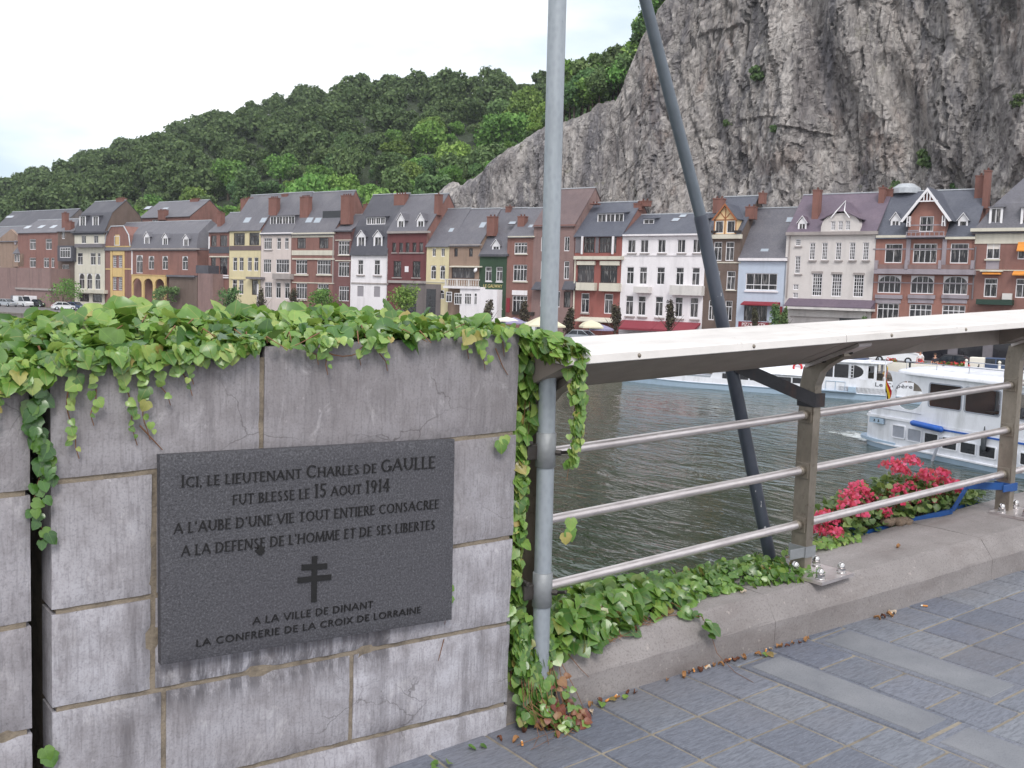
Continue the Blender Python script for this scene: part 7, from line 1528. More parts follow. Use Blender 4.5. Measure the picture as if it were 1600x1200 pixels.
def ivy_on_wall():
    rng = np.random.default_rng(11)
    t = Thing('ivy', 'dense light green ivy mounded along the top of the stone walls', 'ivy', (.6, 2.9, 1.42))
    P = []; Nn = []; T = []; S = []
    def add(p, nrm, tip, s): P.append(p); Nn.append(nrm); T.append(tip); S.append(s)
    def mound(x, y):
        e = max(0, min(1, (y-2.67)/.3)); k = np.interp(x, [-1.7, -.2, .45, .7, .85, 1.2, 1.7, 1.95, 2.1], [.09, .078, .066, .08, .094, .066, .058, .038, .012])
        return k*(e**.8)*(1+.45*mnoise.noise((x*4, y*4, 2)))
    for i in range(4600):                                                # top mound, thick layer
        x = rng.uniform(-1.5, 2.12); y = (2.70 if x < 1.12 else 2.742)+.64*rng.beta(1.0, 1.3); m = mound(x, y); h = m*(.25+.75*rng.random()**.55)
        z = wall_top(min(x, 2.06))+.004+h; s = rng.uniform(.024, .047)*(1+.5*max(0, (y-2.85)))
        if y > 2.9 and rng.random() < .13: s *= 1.5
        if rng.random() < .25: s *= .65
        nr = np.array([0, -.22, 1.])+.58*rng.normal(size=3); nr[2] = abs(nr[2])*.8+.12
        add((x, y, z), nr, np.array([rng.normal()*.7, (-.6 if y > 2.78 else -.1)+rng.normal()*.5, -.2]), s)
    for i in range(150):                                                  # larger blades standing up at the back
        x = rng.uniform(-1.4, 2.0); y = rng.uniform(2.84, 3.15); m = mound(x, y); z = wall_top(min(x, 2.06))+m*rng.uniform(.8, 1.25)
        nr = np.array([rng.normal()*.6, -.75, .5+.4*rng.random()]); add((x, y, z), nr, np.array([rng.normal(), rng.normal()*.3, rng.uniform(-.4, .35)]), rng.uniform(.045, .08))
    def drop(x):
        d = np.interp(x, [-1.5, .40, .6, .8, .95, 1.12, 1.16, 1.3, 1.62, 1.75, 1.9, 2.06], [.06, .05, .04, .036, .05, .012, .004, .022, .002, .010, .002, .006])
        return max(.004, d*(1+1.1*mnoise.noise((x*7, 3, 1))))
    for i in range(1500):                                                 # fringe hanging over the front arris
        x = rng.uniform(-1.5, 2.07)
        if rng.random() < (.35 if x < 1.12 else .45 if 1.27 < x < 1.4 else .86): continue
        d = drop(x)*rng.random()**.8; y = 2.712-rng.random()*.03; z = wall_top(x)-d+.022
        nr = np.array([rng.normal()*.35, -.95, .45+rng.normal()*.3]); add((x, y, z), nr, np.array([rng.normal()*.5, -.15, -1.]), rng.uniform(.020, .044)*(1 if x < 1.1 else .72))
    paths = []
    strands = [(.615, .24, .02), (.70, .16, -.02), (.745, .22, .045), (.82, .12, .05), (.79, .21, .03), (.905, .10, .02), (.93, .07, 0), (1.33, .07, .01), (1.47, .05, -.03), (1.515, .07, .015), (1.88, .09, .02), (1.83, .05, 0), (1.965, .05, .02), (.47, .17, -.03), (.36, .10, 0), (-.1, .2, 0), (.20, .12, .03), (1.24, .035, .06)]
    for x0, L, dx in strands:
        n = max(3, int(L/.018)); pth = []
        for k in range(n+1):
            u = k/n; x = x0+dx*u+.006*math.sin(u*9+x0*20); z = wall_top(x0)+.01-L*u; pth.append((x, 2.714-.006*math.sin(u*7), z))
            s = rng.uniform(.030, .050)*(1-.62*u)
            if rng.random() < .97: add((x+rng.normal()*.007, 2.706-rng.random()*.012, z), np.array([rng.normal()*.35, -1, .3+rng.normal()*.2]), np.array([rng.normal()*.8, 0, -.8]), s)
        pth.append((pth[-1][0]+.01, 2.716, pth[-1][2]-.03)); paths.append(pth)
    q = [(1.30+.03*k, 2.712, wall_top(1.3)-.004-.03*math.sin(k*.5)) for k in range(8)]; paths.append(q)
    paths += [[(.46-.03*k, 2.708, wall_top(.4)-.02-.034*k) for k in range(6)], [(.80, 2.712, wall_top(.8)-.19), (.84, 2.718, wall_top(.8)-.235), (.862, 2.72, wall_top(.8)-.26)], [(1.95, 2.712, 1.43), (1.985, 2.718, 1.37), (2.01, 2.72, 1.34)]]
    for k in range(26):
        x = rng.uniform(-.6, 2.0); y = rng.uniform(2.72, 2.95); z = wall_top(x)+mound(x, y)*.8; paths.append([(x, y, z), (x+.02*rng.normal(), y-.04, z+.02), (x+.05*rng.normal(), y-.09, z-.015)])
    leaf_sheet('leaves', P, np.array(Nn), np.array(T), np.array(S), 'ivy', t.e, t.o, 1)
    # deep layer of leaves below, their shade painted in as a darker green
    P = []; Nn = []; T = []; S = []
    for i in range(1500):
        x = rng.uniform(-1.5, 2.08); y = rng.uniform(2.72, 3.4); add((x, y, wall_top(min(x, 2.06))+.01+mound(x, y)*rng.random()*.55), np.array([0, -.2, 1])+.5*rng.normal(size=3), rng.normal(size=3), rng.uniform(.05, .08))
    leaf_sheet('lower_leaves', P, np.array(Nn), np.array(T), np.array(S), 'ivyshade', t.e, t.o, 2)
    stems_of(t, paths)
def ivy_in_gap():
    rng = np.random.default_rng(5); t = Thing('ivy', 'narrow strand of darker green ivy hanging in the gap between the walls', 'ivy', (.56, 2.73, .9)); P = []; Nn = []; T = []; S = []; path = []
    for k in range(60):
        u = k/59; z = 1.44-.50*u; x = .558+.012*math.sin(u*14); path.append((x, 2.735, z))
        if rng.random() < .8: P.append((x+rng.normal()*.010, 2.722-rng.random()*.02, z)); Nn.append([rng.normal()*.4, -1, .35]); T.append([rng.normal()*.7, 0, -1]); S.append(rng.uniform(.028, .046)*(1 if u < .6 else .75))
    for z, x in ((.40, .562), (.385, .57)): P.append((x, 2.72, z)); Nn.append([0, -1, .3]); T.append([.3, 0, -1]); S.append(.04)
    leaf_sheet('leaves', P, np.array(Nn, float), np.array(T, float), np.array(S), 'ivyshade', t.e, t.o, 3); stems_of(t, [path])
def ivy_on_end():
    rng = np.random.default_rng(21); t = Thing('ivy', 'ivy climbing the railing end between the wall corner and the grey pole', 'ivy', (2.14, 2.78, .15)); P = []; Nn = []; T = []; S = []; paths = []
    def add(p, nrm, tip, s): P.append(p); Nn.append(nrm); T.append(tip); S.append(s)
    for k in range(760):                                       # beside the wall end
        h = rng.random(); z = bz(2.1, .10+1.28*h); w = .10 if h > .72 or h < .22 else .055
        x = 2.072+rng.random()*w; y = 2.74+rng.random()*.09
        add((x, y, z), np.array([.25+rng.normal()*.4, -.9, .35+rng.normal()*.3]), np.array([rng.normal()*.6, -.1, -1]), rng.uniform(.026, .052))
    for k in range(330):                                       # spilling over the start of the handrail
        x = 2.06+.13*rng.random()**.9; y = rng.uniform(2.545, 2.86); top = np.interp(x, [2.05, 2.15, 2.3], [1.475, 1.44, 1.405])+.01
        z = top+rng.uniform(-.05, .015)+(y-2.7)*.05
        add((x, y, z), np.array([.15+rng.normal()*.5, -.5, .8+rng.normal()*.4]), np.array([.6+rng.normal()*.6, -.5, -.5]), rng.uniform(.030, .055))
    for k in range(170):                                       # strand falling from the handrail right of the pole
        u = rng.random()**.85; x = 2.175+.022*math.sin(u*3.2)+rng.normal()*.013*(1-.5*u); z = 1.445-.40*u
        add((x, 2.585-rng.random()*.03, z), np.array([rng.normal()*.4, -1, .4]), np.array([rng.normal()*.6, -.1, -1]), rng.uniform(.024, .046)*(1-.45*u))
    paths.append([(2.175+.022*math.sin(u*3.2), 2.588, 1.44-.45*u) for u in np.linspace(0, 1, 12)])
    for x0 in (2.085, 2.11, 2.13): paths.append([(x0+.012*math.sin(z*9+x0*40), 2.765, z) for z in np.linspace(.2, 1.42, 18)])
    for x, y, z, s in ((2.255, 2.66, .80, .05), (2.235, 2.66, .785, .04), (2.26, 2.66, .835, .045), (1.975, 2.705, 1.12, .045), (1.99, 2.705, 1.135, .035), (1.792, 2.712, .655, .04), (1.796, 2.712, .615, .03), (1.79, 2.712, .59, .025)):
        add((x, y, z), np.array([rng.normal()*.3, -1, .2]), np.array([rng.normal()*.5, 0, -1]), s)
    paths += [[(1.79, 2.717, .66), (1.793, 2.717, .6), (1.785, 2.72, .52)], [(1.785, 2.722, .47), (1.765, 2.722, .40)]]
    leaf_sheet('leaves', P, np.array(Nn), np.array(T), np.array(S), 'ivy', t.e, t.o, 4); stems_of(t, paths, .002)
def ivy_on_kerb():
    rng = np.random.default_rng(31); t = Thing('ivy', 'glossy green ivy creeping along the kerb behind the lowest rail', 'ivy', (2.9, 2.85, .35)); P = []; Nn = []; T = []; S = []; paths = []
    def add(p, nrm, tip, s): P.append(p); Nn.append(nrm); T.append(tip); S.append(s)
    def front(x): return np.interp(x, [2.2, 2.45, 2.6, 2.75, 2.95, 3.2, 3.5, 3.75, 3.83], [2.72, 2.715, 2.74, 2.78, 2.80, 2.835, 2.80, 2.69, 2.70])
    def hgt(x): return np.interp(x, [2.2, 2.4, 2.7, 3.0, 3.3, 3.6, 3.8], [.13, .14, .125, .085, .06, .05, .03])
    for k in range(1150):
        x = 2.22+1.58*rng.random()**1.12; f = front(x); y = f+(3.06-f)*rng.random(); e = min(1, (y-f)/.1+.25); h = .205+hgt(x)*e*(.2+.8*rng.random()**.6)
        s = rng.uniform(.042, .075) if x < 3.0 else rng.uniform(.028, .046)
        nr = np.array([rng.normal()*.5, -.6+rng.normal()*.35, .75+rng.normal()*.25]); add((x, y, bz(x, h)), nr, np.array([rng.normal()*.7, -.8, -.35]), s)
    for k in range(150):                                        # hangs over the outer face
        x = 2.2+1.6*rng.random(); add((x, 3.06+rng.random()*.03, bz(x, .2-.25*rng.random())), np.array([rng.normal()*.4, .3, .8]), np.array([rng.normal()*.5, .5, -1]), rng.uniform(.03, .05))
    for x, y, h, s in ((2.93, 2.75, .225, .055), (2.95, 2.735, .222, .04), (2.97, 2.72, .215, .032), (2.985, 2.70, .212, .03), (2.99, 2.672, .19, .05), (3.012, 2.66, .17, .055), (2.975, 2.665, .18, .045), (3.0, 2.655, .14, .03)):
        add((x, y, bz(x, h)), np.array([rng.normal()*.3, -.6, .8]), np.array([.3, -.6, -.4]), s)
    paths += [[(2.84, 2.79, bz(2.84, .212)), (2.92, 2.75, bz(2.92, .21)), (2.99, 2.69, bz(2.99, .205)), (3.02, 2.665, bz(3.02, .13)), (3.05, 2.655, bz(3.05, .05)), (3.05, 2.56, bz(3.05, .004)), (3.03, 2.45, bz(3.03, .004))],
              [(2.33, 2.745, bz(2.33, .205)), (2.37, 2.705, bz(2.37, .14)), (2.41, 2.70, bz(2.4, .10))]]
    for k in range(24):
        x = rng.uniform(2.5, 3.0); y = front(x); paths.append([(x, y+.03, bz(x, .23)), (x+.03*rng.normal(), y-.015, bz(x, .213)), (x+.06*rng.normal(), y-.03, bz(x, .209))])
    leaf_sheet('leaves', P, np.array(Nn), np.array(T), np.array(S), 'ivylow', t.e, t.o, 6, .5); stems_of(t, paths, .0018)
    # past the post, behind the kerb
    t2 = Thing('ivy', 'small yellow green ivy tuft on the kerb edge right of the middle post', 'ivy', (4.15, 3.0, .4)); P.clear(); Nn.clear(); T.clear(); S.clear()
    for k in range(130):
        x = 3.92+.52*rng.random(); add((x, 2.97+rng.random()*.08+(x-3.92)*.0, bz(x, .205+.04*rng.random())), np.array([rng.normal()*.5, -.5, .8]), np.array([rng.normal(), -.6, -.2]), rng.uniform(.018, .034))
    leaf_sheet('leaves', P, np.array(Nn), np.array(T), np.array(S), 'ivy', t2.e, t2.o, 8); stems_of(t2, [[(3.9, 3.0, bz(3.9, .21)), (4.2, 2.985, bz(4.2, .212)), (4.5, 3.0, bz(4.5, .21))]], .002)
def ivy_at_foot():
    rng = np.random.default_rng(41); t = Thing('ivy', 'straggling ivy with reddish leaves at the foot of the grey pole', 'ivy', (2.16, 2.68, .1)); P = []; Nn = []; T = []; S = []; R = ([], [], [], []); paths = []
    def add(p, nrm, tip, s): P.append(p); Nn.append(nrm); T.append(tip); S.append(s)
    for k in range(230):
        u = rng.random(); x = 2.075+.16*rng.random(); z = bz(x, .03+.32*u); y = 2.70-.05*rng.random()*(1-u)+.04*u
        add((x, y, z), np.array([.1+rng.normal()*.4, -.9, .4]), np.array([rng.normal()*.6, -.2, -1]), rng.uniform(.022, .046))
    for k in range(90):
        x = 2.14+.17*rng.random(); y = 2.69-.13*rng.random(); z = bz(x, .01+.14*rng.random()*max(.1, (y-2.56)/.13))
        q = (x, y, z), np.array([rng.normal()*.5, -.6, .7]), np.array([rng.normal(), -.7, -.4]), rng.uniform(.018, .036)
        if rng.random() < .45:
            for l, v in zip(R, q): l.append(v)
        else: add(*q)
    for k in range(14):
        x0 = 2.09+.2*rng.random(); paths.append([(x0, 2.71, bz(x0, .2)), (x0+.02*rng.normal(), 2.665, bz(x0, .09)), (x0+.05*rng.normal(), 2.62-.05*rng.random(), bz(x0, .008)), (x0+.10*rng.normal(), 2.58-.06*rng.random(), bz(x0, .006))])
    for px, py in ((1.90, 2.655), (1.86, 2.665), (1.72, 2.64), (1.75, 2.62), (1.70, 2.615), (2.50, 2.652), (2.53, 2.64), (2.44, 2.66), (3.28, 2.61), (3.30, 2.60)): add((px, py, bz(px, .012)), np.array([rng.normal()*.3, -.2, 1]), rng.normal(size=3), rng.uniform(.02, .034))
    leaf_sheet('leaves', P, np.array(Nn), np.array(T), np.array(S), 'ivylow', t.e, t.o, 9)
    leaf_sheet('red_leaves', R[0], np.array(R[1]), np.array(R[2]), np.array(R[3]), 'ivyred', t.e, t.o, 10, .9); stems_of(t, paths, .0016)
ivy_on_wall(); ivy_in_gap(); ivy_on_end(); ivy_on_kerb(); ivy_at_foot()

# ------------------------------------------------------------------ flower box with geraniums, litter
def make_flower_box():
    t = Thing('flower_box', 'weathered wooden trough in a blue steel holder outside the kerb', 'planter', (5.0, 3.2, .3)); b = MB()
    x0, x1, y0, y1 = 4.62, 5.72, 3.055, 3.27
    zt = lambda x: bz(x, .205); 
    b.add([(x, y, zt(x)-(.24 if z else .012)) for z in (1, 0) for x, y in ((x0, y0), (x1, y0), (x1, y1), (x0, y1))], [(0,3,2,1),(0,1,5,4),(1,2,6,5),(2,3,7,6),(3,0,4,7)])
    b.add([(x, y, zt(x)-.04) for x, y in ((x0+.01, y0+.01), (x1-.01, y0+.01), (x1-.01, y1-.01), (x0+.01, y1-.01))], [(0,1,2,3)]); t.part(b, 'trough', 'planterwood')
    b = MB(); h = .018
    for a, c in (((x0, y0), (x1, y0)), ((x1, y0), (x1, y1)), ((x1, y1), (x0, y1)), ((x0, y1), (x0, y0))):
        d = Vector((c[0]-a[0], c[1]-a[1], 0)).normalized(); s = Vector((d.y, -d.x, 0))*.005; p, q = Vector((a[0], a[1], zt(a[0])-.002)), Vector((c[0], c[1], zt(c[0])-.002)); k = Vector((0, 0, .03))
        b.add([p-s-k, q-s-k, q+s-k, p+s-k, p-s+k*.3, q-s+k*.3, q+s+k*.3, p+s+k*.3], [(0,3,2,1),(4,5,6,7),(0,1,5,4),(1,2,6,5),(2,3,7,6),(3,0,4,7)])
    t.part(b, 'holder_rim', 'bluepaint')
    b = MB(); P = [Vector((4.95, 3.05, bz(4.95, .205))), Vector((5.32, 2.985, bz(5.32, .222))), Vector((5.42, 2.96, bz(5.4, .36))), Vector((5.50, 2.80, bz(5.5, .37)))]
    for i in range(3):
        p, q = P[i], P[i+1]; d = (q-p).normalized(); u = Vector((0, 0, 1)) if i != 1 else Vector((1, 0, 0)); s = d.cross(u).normalized()*.004; k = u*(.02 if i else .014)
        b.add([p-s-k, q-s-k, q+s-k, p+s-k, p-s+k, q-s+k, q+s+k, p+s+k], [(0,3,2,1),(4,5,6,7),(0,1,5,4),(1,2,6,5),(2,3,7,6),(3,0,4,7)])
    zc = bz(5.6, .352); band(b, 5.60-.0245, 5.60+.0385, 2.7995, 2.8825, zc-.022, zc+.022, .006); b.bbox(5.49, 5.572, 2.791, 2.799, zc-.02, zc+.021, .003); t.part(b, 'bracket', 'bluepaint')
    rng = np.random.default_rng(8)
    g = Thing('geranium', 'bushy geraniums with pink red blooms filling the wooden trough', 'flowers', (5.0, 3.16, .5))
    P = []; Nn = []; T = []; S = []; stems = []
    def top(x): return np.interp(x, [4.3, 4.5, 4.8, 5.0, 5.25, 5.5, 5.75], [.09, .15, .21, .24, .21, .15, .08])
    for k in range(1500):
        x = 4.42+1.3*rng.random(); y = 3.02+.30*rng.random(); h = top(x)*rng.random()**.7*(1-.5*abs((y-3.17)/.2)**2); P.append((x, y, bz(x, .20+h))); Nn.append(np.array([0, -.4, .8])+.5*rng.normal(size=3)); T.append(rng.normal(size=3)); S.append(rng.uniform(.022, .042))
    for k in range(120):
        x = 4.36+.3*rng.random(); P.append((x, 3.03+.2*rng.random(), bz(x, .02+.2*rng.random()))); Nn.append(np.array([-.3, -.6, .5])+.4*rng.normal(size=3)); T.append(rng.normal(size=3)); S.append(rng.uniform(.02, .034))
    leaf_sheet('foliage', P, np.array(Nn), np.array(T), np.array(S), 'geranleaf', g.e, g.o, 12)
    heads = [(x_, h_+.03, r_*1.35) for x_, h_, r_ in [(4.30, .30, .04), (4.32, .24, .045), (4.42, .265, .045), (4.36, .215, .05), (4.47, .345, .055), (4.56, .375, .05), (4.53, .31, .04), (4.68, .39, .055), (4.63, .30, .045), (4.73, .31, .05), (4.78, .27, .035), (4.95, .485, .055), (5.06, .505, .05), (5.0, .455, .045), (4.90, .37, .04), (5.15, .43, .05), (5.20, .39, .045), (5.02, .31, .045), (4.94, .30, .04), (5.10, .285, .05), (5.24, .27, .05), (5.33, .36, .05), (5.42, .33, .045), (5.36, .265, .05), (5.47, .27, .05), (5.53, .30, .04), (5.28, .42, .035), (4.33, .12, .035), (5.12, .235, .04), (4.86, .26, .04), (4.38, .30, .04), (4.60, .27, .045), (4.70, .36, .045), (5.22, .33, .05), (5.06, .36, .05), (5.45, .30, .045), (4.50, .26, .045), (4.84, .33, .04)]]
    for x, h, r in heads:
        n = 64; d = rand_unit(rng, n); d[:, 2] = np.abs(d[:, 2])*.8-.15; y = 3.03+.14*rng.random(); c = np.array([x, y, bz(x, h-.02)])
        leaf_sheet('flower_head', c+d*r*rng.uniform(.55, 1.0, (n, 1)), d+.5*rng.normal(size=(n, 3)), rng.normal(size=(n, 3)), rng.uniform(.014, .022, n), 'petal', g.e, g.o, int(x*1000), .8)
        stems.append([(x+.02*rng.normal(), y+.03, bz(x, h*.4)), (x, y, bz(x, h-.03))])
    g.part(stems_mesh(stems, .0025), 'stems', 'geranleaf')
    b = MB(); r = random.Random(5)
    for k in range(7):
        c = Vector((4.80+.025*k+r.uniform(-.01, .01), 3.045+r.uniform(-.015, .015), bz(4.85, .215)+r.uniform(0, .02))); bm = bmesh.new(); bmesh.ops.create_icosphere(bm, subdivisions=2, radius=r.uniform(.022, .036))
        for v in bm.verts: v.co = c+Vector((v.co.x*1.3, v.co.y, v.co.z*.7))*(1+.35*mnoise.noise(v.co*60+Vector((k, 0, 0))))
        bm.verts.index_update(); b.add([v.co for v in bm.verts], [[v.index for v in f.verts] for f in bm.faces], 0, True); bm.free()
    tag(b.build('dried_flower_clump', 'filter_pale', None, (4.86, 3.045, bz(4.86, .2))), 'clump of pale dried flower heads lying on the trough edge', 'dried flowers')
MAKERS['filter_pale'] = simple(S(122,106,92), .9, 0, .3, 40, .6, 120)
make_flower_box()

def make_litter():
    rng = random.Random(12); protos = []
    for k in range(5):
        b = MB(); n = 4; P = []
        for i in range(n+1):
            r = []
            for j in range(n+1):
                u, v = i/n-.5, j/n-.5; w = .5*(1-(2*u)**2*.85); r.append((u*.034, v*w*.040, .006*math.sin(u*6+k)*1.2+.012*v*v*4+.003*mnoise.noise((u*7, v*7, k))))
            P.append(r)
        b.grid(P); protos.append(b)
    spots = [(2.30, 2.655, 2), (2.34, 2.66, 0), (2.40, 2.672, 1), (2.36, 2.62, 3), (2.45, 2.676, 2), (2.52, 2.66, 0), (2.58, 2.672, 4), (2.60, 2.655, 1), (2.78, 2.665, 2), (2.86, 2.655, 0), (2.90, 2.660, 1), (2.95, 2.648, 4), (2.99, 2.648, 3), (3.03, 2.652, 0), (3.06, 2.640, 2), (3.10, 2.645, 1), (3.14, 2.636, 4), (3.19, 2.630, 0), (3.26, 2.620, 2), (3.35, 2.625, 3), (3.40, 2.62, 0), (3.43, 2.605, 1), (3.47, 2.612, 2), (3.50, 2.598, 4), (3.55, 2.60, 0), (4.02, 2.575, 2), (4.06, 2.57, 1), (4.1, 2.56, 0), (4.14, 2.578, 3), (2.02, 2.62, 2), (1.98, 2.66, 1), (2.08, 2.655, 4), (2.13, 2.635, 0), (2.2, 2.61, 2), (2.26, 2.60, 1), (3.34, 2.78, 3), (4.48, 2.78, 0), (2.66, 2.74, 1)]
    objs = []
    for i, (x, y, k) in enumerate(spots):
        h = .006 if y < 2.70 else .21
        if i < 5: o = protos[i].build('dry_leaf', ['dryleaf', 'drybrown', 'dryleaf', 'paperleaf', 'drybrown'][i]); objs.append(o)
        else: o = objs[k].copy(); COL.objects.link(o)
        o.location = (x, y, bz(x, h)); o.rotation_euler = (rng.uniform(-.5, .5), rng.uniform(-.4, .4), rng.uniform(0, 6.3)); s = rng.uniform(.55, 1.05); o.scale = (s, s, s)
        tag(o, 'small curled dead leaf lying at the foot of the kerb' if y < 2.70 else 'small curled dead leaf lying on top of the kerb', 'dead leaf', 'dead leaves along the kerb')
    butts = [(2.475, 2.665, .3), (2.52, 2.672, .5), (2.02, 2.585, 1.0), (3.12, 2.652, .2), (3.32, 2.628, .6), (4.12, 2.574, .1), (4.16, 2.572, .5), (4.34, 2.535, 2.2), (3.0, 2.66, .2), (2.93, 2.665, .9)]
    t0 = None; rl = random.Random(3)
    for i, (x, y, a) in enumerate(butts):
        if t0 is None:
            t0 = Thing('cigarette_butt', 'stub', 'cigarette butt', (x, y, bz(x, .008)), a, 'cigarette butts on the pavement', True)
            b = MB(); b.tube([(-.012, 0, 0), (.010, 0, 0)], .004, 10); t0.part(b, 'filter', 'filter'); b = MB(); b.tube([(.0102, 0, 0), (.018, .0004, -.0005)], [.004, .0036], 10); t0.part(b, 'paper', 'paperwhite'); o = t0.e
        else: o = copy_tree(t0.e, (x, y, bz(x, .008)), a)
        o['label'] = 'orange cigarette butt lying on the slabs near the kerb'
    o = None
make_litter()
# ------------------------------------------------------------------ cars, parasols, street trees, terrace
def make_car(label, paint, s, n, yaw, kind='car', base=None):
    z = float(np.interp(n, [-24.2, -14, -5, 0], [-3.7, -3.55, -3.42, -3.42]))+.005
    t = Thing('parked_'+kind, label, kind, FP(s, n, z), FAC_ROT+yaw, 'vehicles parked along the far quay', True); W = .86
    if kind == 'car': low = [(-2.1, .35), (-2.12, .75), (-1.95, .93), (-1.0, 1.0), (.95, .98), (1.95, .86), (2.1, .68), (2.1, .32)]; cab = [(-1.75, .95), (-1.15, 1.42), (.25, 1.45), (1.05, .97)]
    else: low = [(-2.3, .35), (-2.35, 1.05), (-2.3, 1.12), (1.3, 1.12), (2.15, .98), (2.35, .75), (2.35, .32)]; cab = [(-2.3, 1.1), (-2.2, 2.0), (.85, 2.02), (1.55, 1.1)]
    b = MB(); b.loft([[(x, sg*W*f, z_) for x, z_ in low] for sg, f in ((-1, .93), (-1, 1.), (1, 1.), (1, .93))], smooth=False); t.part(b, 'body', paint)
    b = MB(); b.loft([[(x*(1 if y < 0 else 1), y, z_) for x, z_ in cab] for y in (-W*.86, W*.86)], smooth=False); c = t.part(b, 'cabin', 'carglass')
    top = [p for p in cab if p[1] > 1.3]; b = MB(); b.bbox(top[0][0]-.06, top[1][0]+.06, -W*.87, W*.87, top[0][1]-.01, top[1][1]+.05, .03)
    for p, q in ((cab[0], cab[1]), (cab[3], cab[2])):
        for sg in (-1, 1): b.tube([(p[0], sg*W*.87, p[1]), (q[0], sg*W*.87, q[1])], .04, 6)
    for sg in (-1, 1):
        b.box(-.42, -.34, sg*W*.87-.02, sg*W*.87+.02, .95, top[0][1])
        if kind == 'van': b.box(-2.25, -.5, sg*W*.87-.02, sg*W*.87+.02, 1.1, 1.98)
    t.part(b, 'roof', paint)
    for x in (-1.3, 1.35):
        for sg in (-1, 1):
            w = MB(); w.lathe([(.31, -.09), (.33, -.06), (.33, .06), (.31, .09)], (x, sg*(W-.07), .33), 16, ax=(0, sg, 0)); wo = t.part(w, 'wheel', 'tyre'); w = MB(); w.lathe([(.0, .095), (.18, .1), (.2, .085)], (x, sg*(W-.07), .33), 12, ax=(0, sg, 0)); t.part(w, 'rim', 'carsilver', wo)
    xf = low[-2][0]; xb = low[1][0]
    for sg in (-1, 1):
        b = MB(); b.bbox(xf-.12, xf+.02, sg*.62-.16, sg*.62+.16, .62, .78, .02); t.part(b, 'headlight', 'lampglass'); b = MB(); b.bbox(xb-.02, xb+.1, sg*.68-.1, sg*.68+.1, .68, .9, .02); t.part(b, 'tail_light', 'lampred')
    return t
for a in CARS: make_car(*a)

def parasol(label, s, n, R, zc, H, mat, cone=.55, seg=8):
    z = float(np.interp(n, [-24.2, -14, -5, 0], [-3.7, -3.55, -3.42, -3.42])); t = Thing('parasol', label, 'parasol', FP(s, n, z), FAC_ROT, 'parasols on the cafe terraces', True); zc -= z
    b = MB(); b.tube([(0, 0, 0), (0, 0, zc+H)], .03, 8); b.lathe([(.28, 0), (.28, .06), (.05, .1)], (0, 0, 0), 12); t.part(b, 'pole', 'greywood')
    b = MB(); b.lathe([(R, zc-.18), (R, zc), (R*cone, zc+H*.55), (.05, zc+H), (.02, zc+H-.03), (R*cone, zc+H*.55-.04), (R-.01, zc-.03)], (0, 0, 0), seg, smooth=False); t.part(b, 'canopy', mat); return t
for a in PARASOLS: parasol(*a)

for i, a in enumerate(STREET_TREES):
    s, n, H, rx, rz, mat, gaps, label = a; z = float(np.interp(n, [-24.2, -14, -5, 0], [-3.7, -3.55, -3.42, -3.42]))
    tree('street_tree', label, 'tree', FP(s, n, z), H, rx, rz, 1100, .17 if rx > 1.5 else .12, 100+i, mat, 'young trees along the far quay', 'tall' if rx < 1.3 else 'round', gaps)

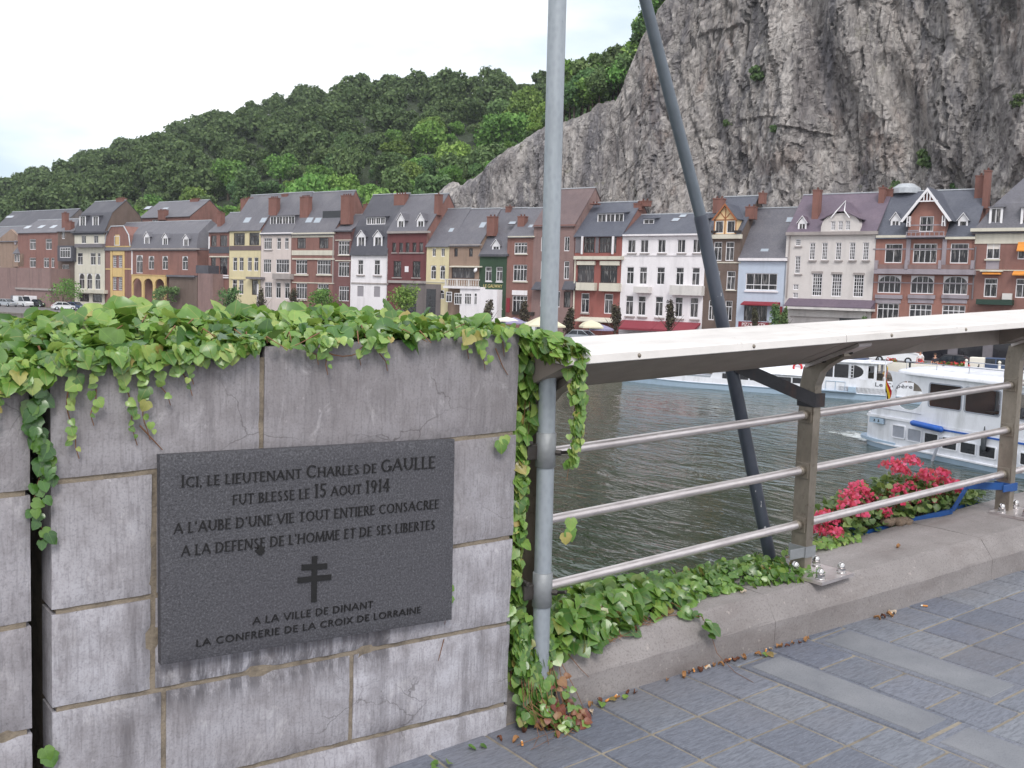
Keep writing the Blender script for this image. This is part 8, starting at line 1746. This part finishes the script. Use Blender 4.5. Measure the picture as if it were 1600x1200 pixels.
def terrace():
    """what shows of the quay below the handrail on the right"""
    z = -3.68; k = 0
    for i in range(5):
        s = TERR[0]+2.6*i; t = Thing('barrier_panel', 'white canvas windbreak panel between dark posts along the quay edge', 'barrier', FP(s, -22.6, z), FAC_ROT, 'windbreak panels on the quay edge', True)
        b = MB(); b.bbox(.05, 2.5, -.03, .03, .15, .98, .02); t.part(b, 'panel', 'clothwhite'); b = MB(); b.box(-.03, .04, -.05, .05, 0, 1.25); b.box(2.51, 2.57, -.05, .05, 0, 1.1); t.part(b, 'post', 'cardark')
    for i, (s, n) in enumerate(TERR_PLANTERS):
        t = Thing('planter', 'dark planter tub with red flowers on the quay terrace', 'planter', FP(s, n, z), 0, 'planters on the quay terrace', True); b = MB(); b.lathe([(.35, 0), (.48, .5), (.42, .5), (.4, .42)], (0, 0, 0), 12); t.part(b, 'tub', 'brownslate')
        V, F = crown_mesh('c', .62, .42, 260, .07, 300+i); np_mesh('foliage', V+np.array([0, 0, .75]), F, 'brightwoods', t.e); V, F = crown_mesh('c', .62, .40, 90, .08, 340+i, hollow=.85); np_mesh('blooms', V+np.array([0, 0, .86]), F, 'planterred', t.e)['kind'] = 'stuff'
    for i, (s, n) in enumerate(TERR_POSTS):
        t = Thing('mooring_post', 'pale upright mooring post on the quay edge', 'post', FP(s, n, z), 0, 'mooring posts on the quay', True); b = MB(); b.lathe([(.12, 0), (.11, 1.3), (.06, 1.38), (.13, 1.42), (.1, 1.55), (0, 1.6)], (0, 0, 0), 10); t.part(b, 'shaft', 'clothwhite')
    t = Thing('kiosk_box', 'small white utility box standing on the quay', 'box', FP(TERR_BOX[0], TERR_BOX[1], z), FAC_ROT, None, True); b = MB(); b.bbox(-.55, .55, -.4, .4, .5, 1.6, .05); t.part(b, 'cabinet', 'clothwhite'); b = MB(); b.box(-.45, .45, -.3, .3, 0, .5); t.part(b, 'plinth', 'greystone')
    for s, n, sh, lb in TERR_PEOPLE: person(lb, FP(s, n, z), FAC_ROT, 'stand', sh)
terrace()
# ------------------------------------------------------------------ a little summer haze over the valley
def make_haze():
    b = MB(); c = [FP(s, n) for s, n in ((-700, -420), (330, -420), (330, 420), (-700, 420))]; z0, z1 = WZ-1.4, 125.
    b.add([(p.x, p.y, z) for z in (z0, z1) for p in c], [(0,3,2,1),(4,5,6,7),(0,1,5,4),(1,2,6,5),(2,3,7,6),(3,0,4,7)])
    m = bpy.data.materials.new('haze'); m.use_nodes = True; nt = m.node_tree; nt.nodes.clear()
    v = nt.nodes.new('ShaderNodeVolumePrincipled'); v.inputs['Color'].default_value = (.86, .92, 1., 1); v.inputs['Density'].default_value = HAZE; v.inputs['Anisotropy'].default_value = .2
    o = nt.nodes.new('ShaderNodeOutputMaterial'); nt.links.new(v.outputs[0], o.inputs['Volume'])
    ob = b.build('haze', m); ob['kind'] = 'stuff'; ob['label'] = 'thin pale summer haze hanging over the river valley'; ob['category'] = 'haze'
HAZE = .00014
make_haze()
